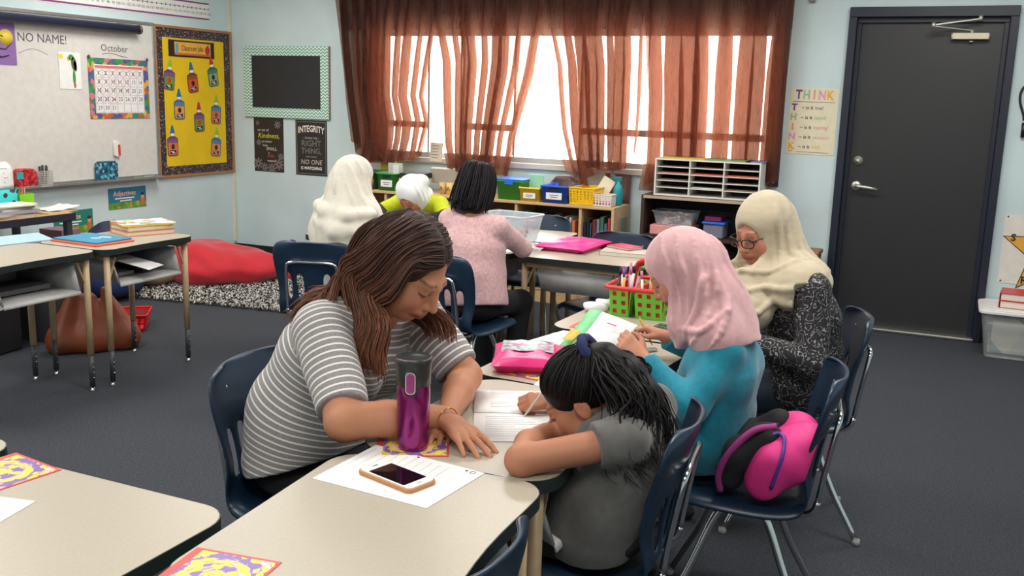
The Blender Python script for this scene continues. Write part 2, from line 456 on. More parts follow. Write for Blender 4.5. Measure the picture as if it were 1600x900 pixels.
curtain('brown curtain hanging at the left end of the window beside the framed blackboard', zz((2.36, -4.80), (1.97, -4.75), (1.5, -4.69), (1.05, -4.62)), zz((2.36, -3.80), (2.05, -3.855), (1.9, -3.885), (1.52, -3.955), (1.32, -3.905), (1.0, -3.98)),
        [(0, 1.13), (.12, 1.0), (.3, .975), (.6, .97), (.85, 1.0), (1, 1.06)], 3, 8, .5)
curtain('brown curtain second from the left, narrowing below the sill into two tails', zz((2.36, -3.92), (2.03, -3.86), (1.8, -3.80), (1.5, -3.785), (1.14, -3.76), (.82, -3.68)), zz((2.36, -2.88), (2.03, -2.925), (1.71, -2.98), (1.47, -3.05), (1.22, -3.124), (.93, -3.17)),
        [(0, .83), (.05, .84), (.13, .95), (.4, .93), (.7, .95), (.88, .93), (.95, .90), (1, .93)], 11, 8, .5)
curtain('brown curtain third from the left, its hem tied up and hanging to a point', zz((2.36, -2.97), (2.03, -2.921), (1.78, -2.85), (1.5, -2.82), (1.3, -2.79), (1.1, -2.73), (.88, -2.64)), zz((2.36, -2.02), (2.03, -2.08), (1.5, -2.09), (1.17, -2.11)),
        [(0, 1.0), (.14, .90), (.22, .885), (.34, 1.0), (.5, 1.04), (.68, 1.0), (.85, 1.07), (1, 1.15)], 5, 8, .5)
curtain('brown curtain at the right end of the window behind the white sorter', zz((2.36, -2.18), (2.03, -2.12), (1.56, -2.085), (1.1, -2.075), (.88, -2.10)), zz((2.36, -1.085), (2.0, -1.09), (1.6, -1.10), (1.0, -1.105)),
        [(0, .87), (.06, .88), (.13, .95), (.4, .92), (.8, .95), (1, 1.0)], 21, 7, 1.1)
rod = MB(); rod.cyl((-4.9, 6.965, 2.375), (-1.02, 6.965, 2.375), .012, 10); rod.sphere((-4.92, 6.965, 2.375), .022, 10, 6); rod.sphere((-1.0, 6.965, 2.375), .022, 10, 6)
for x in (-4.85, -2.95, -1.05): rod.box((x, 7.01, 2.375), (.02, .1, .03))
tag(rod.build('curtain_rod', M('dark_bronze', (50, 40, 38), .4, .8)), 'dark bronze rod carrying the brown curtains', 'curtain rod')
# ------------------------------------------------------------------ chairs
SHELL = M('navy_chair_plastic', (24, 46, 68), .33, var=.06, bump=.06, bscale=300)
GLIDE = M('grey_glide', (150, 150, 150), .4)
SCREW = M('bright_screw', (210, 210, 210), .2, 1.0)
def chair_proto():
    root = thing('school_chair', 'x', 'chair', (0, 0, 0))
    prof = [(.205, .425), (.19, .437), (.15, .44), (.05, .432), (-.05, .425), (-.12, .425), (-.165, .434), (-.19, .46), (-.2, .50), (-.208, .545), (-.215, .59), (-.224, .635), (-.235, .68), (-.247, .73), (-.258, .775), (-.262, .79), (-.268, .80)]
    hw = [.165, .188, .2, .208, .208, .2, .192, .188, .19, .197, .203, .21, .215, .217, .205, .18, .13]
    us = [-1, -.9, -.74, -.58, -.42, -.26, -.1, .1, .26, .42, .58, .74, .9, 1]
    P = []
    for (x, z), w in zip(prof, hw):
        row = []
        for u in us:
            e = abs(u) ** 2.6
            back = min(1, max(0, (z - .44) / .1))
            fl = (1 - back) * (1 if abs(u) > .95 else 0)
            row.append((x + e * .046 * back * (1 if z > .5 else .7), u * w * (1 + .02 * fl), z - (.012 * (1 - u * u) * (1 - back)) + e * .010 * (1 - back) - .030 * fl))
        P.append(row)
    n = len(us); fs = []
    for i in range(len(prof) - 1):
        for j in range(n - 1):
            if 8 <= i <= 10 and j in (2, 4, 8, 10): continue      # four slots low in the back
            fs.append((i * n + j, i * n + j + 1, (i + 1) * n + j + 1, (i + 1) * n + j))
    mb = MB().add([p for r in P for p in r], fs, True)
    mb.build('shell', SHELL, root, solid=.011, sub=1)
    f = MB()
    f.tube(smooth_path([(-.213, -.135, .45), (-.222, -.135, .52), (-.245, -.13, .66), (-.252, -.105, .693), (-.252, 0, .697), (-.252, .105, .693), (-.245, .13, .66), (-.222, .135, .52), (-.213, .135, .45)], 4), .0085, 8)
    f.build('back_frame', CHR, root)
    s = MB()
    for y in (-.135, .135): s.tube(smooth_path([(-.213, y, .45), (-.20, y, .418), (-.15, y * .9, .400), (.02, y * .85, .404), (.10, y * .85, .404)], 4), .0095, 8)
    s.tube([(-.08, -.115, .398), (-.08, .115, .398)], .009, 8); s.tube([(.06, -.115, .398), (.06, .115, .398)], .009, 8)
    s.build('seat_frame', CHR, root)
    for sx, sy in ((1, 1), (1, -1), (-1, 1), (-1, -1)):
        l = MB()
        if sx > 0: l.tube(smooth_path([(-.02, sy * .11, .398), (.03, sy * .118, .392), (.065, sy * .125, .36), (.13, sy * .155, .19), (.215, sy * .19, .012)], 5), .0115, 10)
        else: l.tube(smooth_path([(.0, sy * .11, .396), (-.05, sy * .118, .390), (-.085, sy * .125, .36), (-.155, sy * .155, .19), (-.25, sy * .19, .012)], 5), .0115, 10)
        o = l.build('leg', CHR, root)
        MB().lathe([(.013, 0), (.015, .004), (.014, .02)], 12, (.2155 if sx > 0 else -.2508, sy * .1905, 0)).build('glide', GLIDE, o)
    for y in (-.1, .1):
        MB().sphere((-.238, y, .735), (.003, .007, .007), 10, 6).build('rivet', SCREW, root)
    return root
CH0 = chair_proto(); ch_used = [False]
def chair(label, x, y, ang, tilt=0.0, scale=1.0):
    c = CH0 if not ch_used[0] else copy_tree(CH0)
    ch_used[0] = True
    c.location = (x, y, 0); c.rotation_euler = (0, 0, R(ang)); c.scale = (scale,) * 3
    tag(c, label, group='navy shell chairs'); return c
chair('navy shell chair the woman in the striped top sits on', -1.505, 2.10, 4)
chair('navy shell chair under the girl in the grey T-shirt', -.745, 2.165, 186)
chair('navy shell chair carrying the girl in teal and the pink backpack', -.475, 2.76, 188)
chair('navy shell chair of the girl in the black floral top, by the door', -.47, 3.55, 196)
chair('navy shell chair tucked at the near desk with the phone, only its top edge showing', -.865, 1.335, 178)
chair('navy shell chair with its slotted back to us, under the cream-hijab girl', -2.93, 4.14, 108)
chair('navy shell chair under the girl in the pink jumper', -2.13, 4.17, 78)
chair('navy shell chair beyond the desk with the pink envelope, facing us', -1.66, 4.93, -99)
chair('navy shell chair deeper in, in front of the low bookshelf, bluish light on its seat', -2.33, 5.42, -84)
chair('navy shell chair under the girl in the lime shirt', -3.14, 5.72, -90)

# ------------------------------------------------------------------ desks
LAM = mat_laminate(); EDGE = M('dark_green_edge', (28, 40, 38), .4); TANM = M('tan_enamel', (186, 160, 124), .35, var=.03); GREY = M('charcoal_enamel', (58, 62, 66), .4)
BOX = M('grey_book_box', (186, 186, 186), .38, var=.04)
def desk_proto():
    """student side at +x; 0.50 deep, 0.65 long"""
    r = thing('school_desk', 'x', 'desk')
    base = rrect(.50, .655, .075, 6)
    poly = []
    for x, y in base: poly.append((x, y))
    n = len(poly); out = []
    for i, (x, y) in enumerate(poly):                      # a shallow hollow on the student side
        out.append((x, y))
        if i == n - 1:
            for k in range(1, 8):
                t = k / 8; yy = y + (poly[0][1] - y) * t; out.append((x - .013 * math.sin(PI * t) ** 1.5, yy))
    top = MB().prism(out, .689, .7195); top.cur = 1
    top.prism([(x * .992, y * .994) for x, y in out], .7195, .7202)
    top.build('desk_top', [EDGE, LAM], r)
    fr = MB()
    for y in (-.27, .27): fr.bar((-.20, y, .675), (.20, y, .675), .03, .025)
    fr.bar((-.20, -.27, .675), (-.20, .27, .675), .03, .025)
    fr.build('desk_frame', TANM, r)
    for sx in (-1, 1):
        for sy in (-1, 1):
            x, y = sx * .205, sy * .275
            l = MB().tube([(x, y, .685), (x, y, .19)], .0165, 12)
            o = l.build('leg', TANM, r)
            q = MB().tube([(x, y, .195), (x, y, .022)], .0135, 10)
            q.build('leg_insert', GREY, o)
            MB().lathe([(.015, 0), (.017, .003), (.008, .012), (.006, .024)], 12, (x, y, 0)).build('glide', CHR, o)
            b = MB(); b.bar((x, y - sy * .012, .56), (x - sx * .0, y - sy * .055, .67), .012, .005)
            b.build('brace', TANM, o)
            b = MB()
            for k in range(4): b.sphere((x + .0135, y, .07 + .028 * k), (.002, .004, .004), 6, 4)
            b.build('height_studs', CHR, o)['kind'] = 'stuff'
    bx = MB(); X0, X1, Y, Z0, Z1 = -.19, .215, .215, .535, .665
    t = .006
    bx.grid([[(X0, -Y + .03, Z0 + .005), (X0, Y - .03, Z0 + .005)], [(.05, -Y + .02, Z0), (.05, Y - .02, Z0)], [(X1 - .02, -Y + .01, Z0), (X1 - .02, Y - .01, Z0)], [(X1 + .012, -Y, Z0 - .006), (X1 + .012, Y, Z0 - .006)], [(X1 + .016, -Y, Z0 - .02), (X1 + .016, Y, Z0 - .02)]])
    for s in (-1, 1):
        bx.grid([[(X0, s * (Y - .03), Z0 + .005), (X0, s * (Y - .005), Z1)], [(.05, s * (Y - .02), Z0), (.05, s * Y, Z1)], [(X1 - .02, s * (Y - .01), Z0), (X1 - .06, s * Y, Z1)], [(X1 + .012, s * Y, Z0 - .006), (X1 - .035, s * (Y + .008), Z1)]])
    bx.grid([[(X0, -Y + .03, Z0 + .005), (X0, Y - .03, Z0 + .005)], [(X0 - .01, -Y + .005, Z1), (X0 - .01, Y - .005, Z1)]])
    bx.build('book_box', BOX, r, solid=.006)
    return r
DK0 = desk_proto(); dk_used = [False]
def desk(label, x, y, ang=0.0):
    c = DK0 if not dk_used[0] else copy_tree(DK0)
    dk_used[0] = True; c.location = (x, y, 0); c.rotation_euler = (0, 0, R(ang)); tag(c, label, group='tan school desks'); return c
desk('tan desk in the foreground with the phone on a white worksheet', -.938, 1.467, 4.5)
desk('tan desk with the purple travel mug where the girl in grey writes', -.955, 2.135, -2)
desk('tan desk with the pink clear-window pouch', -.985, 2.80, -2.5)
desk('tan desk carrying the green and red caddy', -1.01, 3.475, -3)
desk('tan desk at the bottom left with the corner of a white sheet', -1.53, 1.145, -90)
desk('tan desk at the left edge of which just one rounded corner shows', -2.20, 1.205, -90)
desk('left tan desk with the pale blue folder, its book box open to us', -4.085, 3.17, 0)
desk('left tan desk with the stack of textbooks, nearest the bean bags', -4.07, 3.838, 0)
desk('tan desk with the pink envelope, its back to us', -1.715, 4.79, 90)
desk('tan desk the girl in the pink jumper works at', -2.395, 4.79, -90)
desk('tan desk the cream-hijab girl works at', -3.065, 4.79, -90)
desk('tan desk the girl in the lime shirt leans on', -3.04, 5.31, 90)
desk('tan desk behind the clear bin, in front of the low bookshelf', -2.37, 5.31, 90)

# ------------------------------------------------------------------ low bookshelf and dark bookcase
MAPLE = mat_wood('maple_veneer', (196, 160, 116), (214, 180, 136))
MAPIN = mat_wood('shelf_back_board', (120, 88, 66), (140, 104, 78))
DARKW = mat_wood('dark_walnut', (52, 36, 32), (72, 50, 44))
s = thing('low_bookshelf', 'low tan bookshelf under the window with tubs on top', 'bookshelf', (-3.4, 6.85, 0))
SX0, SX1, SY0, SY1, SH = -4.62, -2.20, 6.66, 7.04, .762
MB().box(((SX0 + SX1) / 2, (SY0 + SY1) / 2, SH - .011), (SX1 - SX0, SY1 - SY0, .022)).build('shelf_top', MAPLE, s, True, bevel=.003)
for x in (SX0 + .011, SX1 - .011): MB().box((x, (SY0 + SY1) / 2, (SH - .022) / 2), (.022, SY1 - SY0, SH - .022)).build('side_panel', MAPLE, s, True, bevel=.002)
DIVS = [-4.14, -3.64, -2.985, -2.465]
for x in DIVS: MB().box((x, (SY0 + SY1) / 2, .41), (.022, SY1 - SY0 - .02, .658)).build('divider', MAPLE, s, True, bevel=.002)
MB().box(((SX0 + SX1) / 2, SY1 - .006, .37), (SX1 - SX0 - .05, .008, .73)).build('back_board', MAPIN, s, True)
edges = [SX0 + .022] + DIVS + [SX1 - .022]
for i in range(5):
    a, b = edges[i] + (.011 if i else 0), edges[i + 1] - (.011 if i < 4 else 0)
    for z in (.105, .425): MB().box(((a + b) / 2, (SY0 + SY1) / 2 + .003, z), (b - a, SY1 - SY0 - .03, .02)).build('shelf_board', MAPLE, s, True)
MB().box(((SX0 + SX1) / 2, SY0 + .03, .045), (SX1 - SX0 - .05, .02, .09)).build('kick_board', MAPLE, s, True)
sp = MB().box((SX1 + .003, 6.87, .50), (.002, .2, .34)); sp.build('taped_sheet', M('faded_sheet', (150, 156, 140), .6), s, True)
c = thing('dark_bookcase', 'dark walnut bookcase standing under the white paper sorter', 'bookcase', (-1.58, 6.9, 0))
BX0, BX1, BY0, BY1, BH = -2.02, -1.12, 6.72, 7.04, .868
MB().box(((BX0 + BX1) / 2, (BY0 + BY1) / 2, BH - .0125), (BX1 - BX0, BY1 - BY0, .025)).build('shelf_top', DARKW, c, True)
MB().box(((BX0 + BX1) / 2, BY0 - .002, BH - .0125), (BX1 - BX0 - .03, .004, .02)).build('edge_strip', M('tan_edging', (186, 164, 140), .4), c, True)
for x in (BX0 + .0125, BX1 - .0125): MB().box((x, (BY0 + BY1) / 2, (BH - .025) / 2), (.025, BY1 - BY0, BH - .025)).build('side_panel', DARKW, c, True)
MB().box(((BX0 + BX1) / 2, BY1 - .006, .42), (BX1 - BX0 - .05, .008, .83)).build('back_board', M('black_board', (26, 24, 26), .7), c, True)
for z in (.08, .575): MB().box(((BX0 + BX1) / 2, (BY0 + BY1) / 2, z), (BX1 - BX0 - .05, BY1 - BY0 - .02, .022)).build('shelf_board', DARKW, c, True)
WHT = M('white_laminate', (226, 224, 216), .45)
s3 = thing('paper_sorter', 'white paper sorter of three columns on the dark bookcase', 'paper sorter', (-1.55, 6.9, BH))
QX0, QX1, QY0, QY1, QZ0, QZ1 = -1.935, -1.19, 6.73, 7.0, BH + .002, 1.132
for z in (QZ0 + .005, QZ1 - .005): MB().box(((QX0 + QX1) / 2, (QY0 + QY1) / 2, z), (QX1 - QX0, QY1 - QY0, .01)).build('outer_panel', WHT, s3, True)
for x in (QX0 + .005, QX1 - .005): MB().box((x, (QY0 + QY1) / 2, (QZ0 + QZ1) / 2), (.01, QY1 - QY0, QZ1 - QZ0 - .02)).build('outer_panel', WHT, s3, True)
cw = (QX1 - QX0 - .02) / 3; rh = (QZ1 - QZ0 - .02) / 5
for i in (1, 2): MB().box((QX0 + .01 + cw * i, (QY0 + QY1) / 2, (QZ0 + QZ1) / 2), (.008, QY1 - QY0, QZ1 - QZ0 - .02)).build('divider', WHT, s3, True)
for i in range(3):
    for j in range(1, 5): MB().box((QX0 + .01 + cw * (i + .5), (QY0 + QY1) / 2, QZ0 + .01 + rh * j), (cw - .009, QY1 - QY0 - .004, .005)).build('slot_shelf', WHT, s3, True)
MB().box(((QX0 + QX1) / 2, QY1 - .003, (QZ0 + QZ1) / 2), (QX1 - QX0 - .02, .003, QZ1 - QZ0 - .02)).build('back_board', M('sorter_back', (110, 96, 88), .8), s3, True)
for i, j, c_, lb in ((2, 3, (214, 96, 66), 'orange folder in the right column, second slot down'), (1, 3, (206, 92, 84), 'red folder in the middle column, second slot down'), (0, 3, (180, 110, 100), 'dull red paper in the left column, second slot down'), (1, 1, (214, 214, 214), 'white paper in the middle column, fourth slot down'), (0, 2, (120, 96, 90), 'brown paper in the left column, third slot down'), (2, 1, (130, 104, 96), 'brown paper in the right column, fourth slot down')):
    zz0 = QZ0 + .01 + rh * j + .004
    tag(MB().box((QX0 + .01 + cw * (i + .5), (QY0 + QY1) / 2 - .01, zz0 + .004), (cw - .02, .2, .006)).build('paper_stack', M('sorted_paper_%d%d' % (i, j), c_, .6)), lb + ' of the white sorter', 'paper', 'papers in the sorter')
for x, w, c_, lb in ((-1.75, .32, (196, 180, 70), 'yellow folder lying on top of the white sorter'), (-1.42, .3, (96, 150, 96), 'green folder lying on top of the white sorter'), (-1.24, .12, (110, 120, 170), 'violet-blue folder on the right end of the white sorter')):
    tag(MB().box((x, 6.86, QZ1 + .004), (w, .22, .007)).build('folder', M('folder_%s' % lb.split()[0], c_, .5)), lb, 'folder', 'folders on the sorter')
# ------------------------------------------------------------------ bodies and cloth: blended round cones, meshed by surface nets
def V3(p): return np.array(p, np.float32)
class Sdf:
    def __init__(s, lo, hi, h):
        s.h = h; s.lo = V3(lo); n = np.ceil((V3(hi) - s.lo) / h).astype(int) + 1
        s.n = n; s.d = np.full(n, .08, np.float32)
        s.ax = [s.lo[i] + h * np.arange(n[i], dtype=np.float32) for i in range(3)]
        s.bones = []
    def win(s, lo, hi):
        a = np.clip(np.floor((V3(lo) - s.lo) / s.h).astype(int), 0, s.n); b = np.clip(np.ceil((V3(hi) - s.lo) / s.h).astype(int) + 1, 0, s.n)
        if (b <= a).any(): return None
        sl = tuple(slice(a[i], b[i]) for i in range(3))
        X = s.ax[0][sl[0]][:, None, None]; Y = s.ax[1][sl[1]][None, :, None]; Z = s.ax[2][sl[2]][None, None, :]
        return sl, X, Y, Z
    def put(s, sl, d, k, sub=False):
        a = s.d[sl]
        a2 = -a if sub else a
        if k > 1e-6:
            h = np.clip(.5 + .5 * (d - a2) / k, 0, 1); r = d + (a2 - d) * h - k * h * (1 - h)
        else: r = np.minimum(a2, d)
        s.d[sl] = -r if sub else r
    def cone(s, a, b, ra, rb=None, k=.02, sub=False, flat_a=False, flat_b=False, flatten=None):
        """round cone; flat_a / flat_b cut an end square; flatten=(direction, factor) squashes the section"""
        rb = ra if rb is None else rb; a = V3(a); b = V3(b); m = max(ra, rb) * (1.0 if flatten is None else max(1, 1 / flatten[1])) + k + .03
        w = s.win(np.minimum(a, b) - m, np.maximum(a, b) + m)
        if w is None: return s
        sl, X, Y, Z = w; ab = b - a; L2 = float(ab @ ab) + 1e-9; L = L2 ** .5
        x, y, z = X - a[0], Y - a[1], Z - a[2]
        t0 = (x * ab[0] + y * ab[1] + z * ab[2]) / L2; t = np.clip(t0, 0, 1)
        x, y, z = x - t * ab[0], y - t * ab[1], z - t * ab[2]; q = x * x + y * y + z * z
        if flatten is not None:
            f, fk = V3(flatten[0]), flatten[1]; f = f / np.linalg.norm(f); p = x * f[0] + y * f[1] + z * f[2]; q = q + p * p * (1 / fk ** 2 - 1)
        d = np.sqrt(q) - (ra + (rb - ra) * t)
        if flat_a: d = np.maximum(d, -t0 * L)
        if flat_b: d = np.maximum(d, (t0 - 1) * L)
        s.put(sl, d, k, sub)
        return s
    def chain(s, pts, rs, k=.02, **kw):
        for i in range(len(pts) - 1): s.cone(pts[i], pts[i + 1], rs[i], rs[i + 1], k, **kw)
        return s
    def ell(s, c, r, rot=None, k=.02, sub=False):
        c = V3(c); r = V3(r); m = float(r.max()) + k + .03; w = s.win(c - m, c + m)
        if w is None: return s
        sl, X, Y, Z = w; x, y, z = X - c[0], Y - c[1], Z - c[2]
        if rot is not None:
            q = rot; x, y, z = x * q[0][0] + y * q[0][1] + z * q[0][2], x * q[1][0] + y * q[1][1] + z * q[1][2], x * q[2][0] + y * q[2][1] + z * q[2][2]
        k0 = np.sqrt((x / r[0]) ** 2 + (y / r[1]) ** 2 + (z / r[2]) ** 2); k1 = np.sqrt((x / r[0] ** 2) ** 2 + (y / r[1] ** 2) ** 2 + (z / r[2] ** 2) ** 2) + 1e-6
        s.put(sl, k0 * (k0 - 1) / k1, k, sub); return s
    def cut(s, p, n, lo=None, hi=None):
        """remove everything on the side of the plane that n points to"""
        n = V3(n); n = n / np.linalg.norm(n); w = s.win(s.lo if lo is None else lo, s.lo + s.n * s.h if hi is None else hi)
        if w is None: return s
        sl, X, Y, Z = w; d = (X - p[0]) * n[0] + (Y - p[1]) * n[1] + (Z - p[2]) * n[2]
        s.d[sl] = np.maximum(s.d[sl], d); return s
    def val(s, p):
        q = (V3(p) - s.lo) / s.h; i = np.clip(np.floor(q).astype(int), 0, s.n - 2); f = q - i; o = 0.0
        for a in (0, 1):
            for b in (0, 1):
                for c in (0, 1): o += s.d[i[0] + a, i[1] + b, i[2] + c] * (f[0] if a else 1 - f[0]) * (f[1] if b else 1 - f[1]) * (f[2] if c else 1 - f[2])
        return float(o)
    def crease(s, H, pts, r=.006, k=.02, sub=True, mirror=True):
        """press a fold line into the cloth along a path given in head coordinates"""
        for sg in ((1, -1) if mirror else (1,)):
            P = []
            for p in smooth_path([(q[0] * sg, q[1], q[2]) for q in pts], 5):
                c0 = H.p(0, p[1] * .25, p[2]); d = H.p(*p) - c0; t = .3
                while t < 1.9 and s.val(c0 + d * t) < 0: t += .03
                P.append(c0 + d * t)
            n = len(P)
            for i in range(n - 1):
                w0, w1 = math.sin(PI * (i + .6) / (n + .2)), math.sin(PI * (i + 1.6) / (n + .2)); s.cone(P[i], P[i + 1], r * max(.15, w0), r * max(.15, w1), k, sub)
        return s
    def roll(s, c0, pts, r=.010, k=.010):
        """lay a rolled fold of cloth on the surface, along a path seen from an inner point"""
        c0 = V3(c0); P = []
        for p in smooth_path(pts, 6):
            d = V3(p) - c0; t = .4
            while t < 2.2 and s.val(c0 + d * t) < 0: t += .02
            P.append(c0 + d * t)
        n = len(P)
        for i in range(n - 1): s.cone(P[i], P[i + 1], r * max(.2, math.sin(PI * (i + .6) / (n + .2))), r * max(.2, math.sin(PI * (i + 1.6) / (n + .2))), k)
        return s
    def disp(s, fn, lo=None, hi=None):
        w = s.win(s.lo if lo is None else lo, s.lo + s.n * s.h if hi is None else hi); sl, X, Y, Z = w
        s.d[sl] += fn(X, Y, Z).astype(np.float32); return s
    def mesh(s):
        d = s.d; d[0] = d[-1] = 1; d[:, 0] = d[:, -1] = 1; d[:, :, 0] = d[:, :, -1] = 1
        i8 = (d < 0).astype(np.int8)
        c = i8[:-1] + i8[1:]; c = c[:, :-1] + c[:, 1:]; c = c[:, :, :-1] + c[:, :, 1:]
        act = (c > 0) & (c < 8); ids = np.argwhere(act); N = len(ids)
        acc = np.zeros((N, 3), np.float32); cnt = np.zeros(N, np.float32)
        off = [(0, 0, 0), (1, 0, 0), (0, 1, 0), (1, 1, 0), (0, 0, 1), (1, 0, 1), (0, 1, 1), (1, 1, 1)]
        val = [d[ids[:, 0] + o[0], ids[:, 1] + o[1], ids[:, 2] + o[2]] for o in off]
        for a, b in ((0, 1), (2, 3), (4, 5), (6, 7), (0, 2), (1, 3), (4, 6), (5, 7), (0, 4), (1, 5), (2, 6), (3, 7)):
            va, vb = val[a], val[b]; m = (va < 0) != (vb < 0); t = np.where(m, va / np.where(m, va - vb, 1), 0)
            pa, pb = V3(off[a]), V3(off[b]); acc += np.where(m[:, None], pa + t[:, None] * (pb - pa), 0); cnt += m
        v = (ids + acc / cnt[:, None]) * s.h + s.lo
        gid = np.full(act.shape, -1, np.int32); gid[act] = np.arange(N)
        F = []
        for ax in range(3):
            a = i8[tuple(slice(0, -1) if q == ax else slice(1, -1) for q in range(3))]; b = i8[tuple(slice(1, None) if q == ax else slice(1, -1) for q in range(3))]
            e = np.argwhere(a != b); sg = a[e[:, 0], e[:, 1], e[:, 2]]
            for q in range(3):
                if q != ax: e[:, q] += 1
            u, w = [(1, 2), (2, 0), (0, 1)][ax]
            def g(du, dw):
                z = e.copy(); z[:, u] += du; z[:, w] += dw; return gid[z[:, 0], z[:, 1], z[:, 2]]
            q = np.stack([g(-1, -1), g(0, -1), g(0, 0), g(-1, 0)], 1)
            q[sg == 0] = q[sg == 0][:, ::-1]; F.append(q)
        f = np.concatenate(F); f = f[(f >= 0).all(1)]
        for it in range(2):                                      # even out the grid steps
            sm = np.zeros_like(v); ct = np.zeros(N, np.float32)
            for i in range(4):
                np.add.at(sm, f[:, i], v[f[:, (i + 1) % 4]]); np.add.at(ct, f[:, i], 1)
            v = v * .5 + .5 * sm / np.maximum(ct, 1)[:, None]
        return v, f
def np_obj(name, v, f, mat, parent=None, col=None, attrs=None):
    me = bpy.data.meshes.new(name); v = np.asarray(v, np.float32)
    if parent is not None:
        off = V3((0, 0, 0)); p = parent
        while p is not None: off = off + V3(p.location); p = p.parent
        v = v - off
    n, m = len(v), len(f); k = f.shape[1]
    me.vertices.add(n); me.vertices.foreach_set('co', v.ravel())
    me.loops.add(m * k); me.loops.foreach_set('vertex_index', f.astype(np.int32).ravel())
    me.polygons.add(m); me.polygons.foreach_set('loop_start', np.arange(0, m * k, k, dtype=np.int32))
    me.polygons.foreach_set('use_smooth', np.ones(m, bool))
    me.update(calc_edges=True)
    if col is not None:
        a = me.color_attributes.new('Col', 'FLOAT_COLOR', 'POINT'); a.data.foreach_set('color', np.concatenate([col, np.ones((n, 1))], 1).astype(np.float32).ravel())
    for nm, x in (attrs or {}).items():
        a = me.attributes.new(nm, 'FLOAT', 'POINT'); a.data.foreach_set('value', x.astype(np.float32))
    me.materials.append(mat); o = bpy.data.objects.new(name, me); COL.objects.link(o)
    if parent is not None: o.parent = parent
    return o
def sdf_obj(S, name, mat, parent, colfn=None, axial=None):
    v, f = S.mesh(); at = {}
    if axial: at['axial'] = axial_of(v, axial)
    return np_obj(name, v, f, mat, parent, colfn(v) if colfn else None, at)
def axial_of(v, chains):
    """distance along the nearest of several bone chains: how far round-knit stripes have run"""
    best = np.full(len(v), 9e9, np.float32); out = np.zeros(len(v), np.float32)
    for pts, rs, o0 in chains:
        run = o0; num = 0; den = 0; dm = np.full(len(v), 9e9, np.float32)
        for i in range(len(pts) - 1):
            a, b = V3(pts[i]), V3(pts[i + 1]); ab = b - a; L = np.linalg.norm(ab); t0 = (v - a) @ ab / L ** 2
            t = np.clip(t0, 0, 1); d = np.linalg.norm(v - a - t[:, None] * ab, axis=1)
            w = np.exp(-np.maximum(np.abs(t0 - .5) - .5, 0) * L / .03) + 1e-6
            num = num + w * (run + t0 * L); den = den + w; dm = np.minimum(dm, d - (rs[i] + (rs[i + 1] - rs[i]) * t)); run += L
        m = dm < best; best[m] = dm[m]; out[m] = (num / den)[m]
    return out
def unit(v): v = V3(v); return v / np.linalg.norm(v)
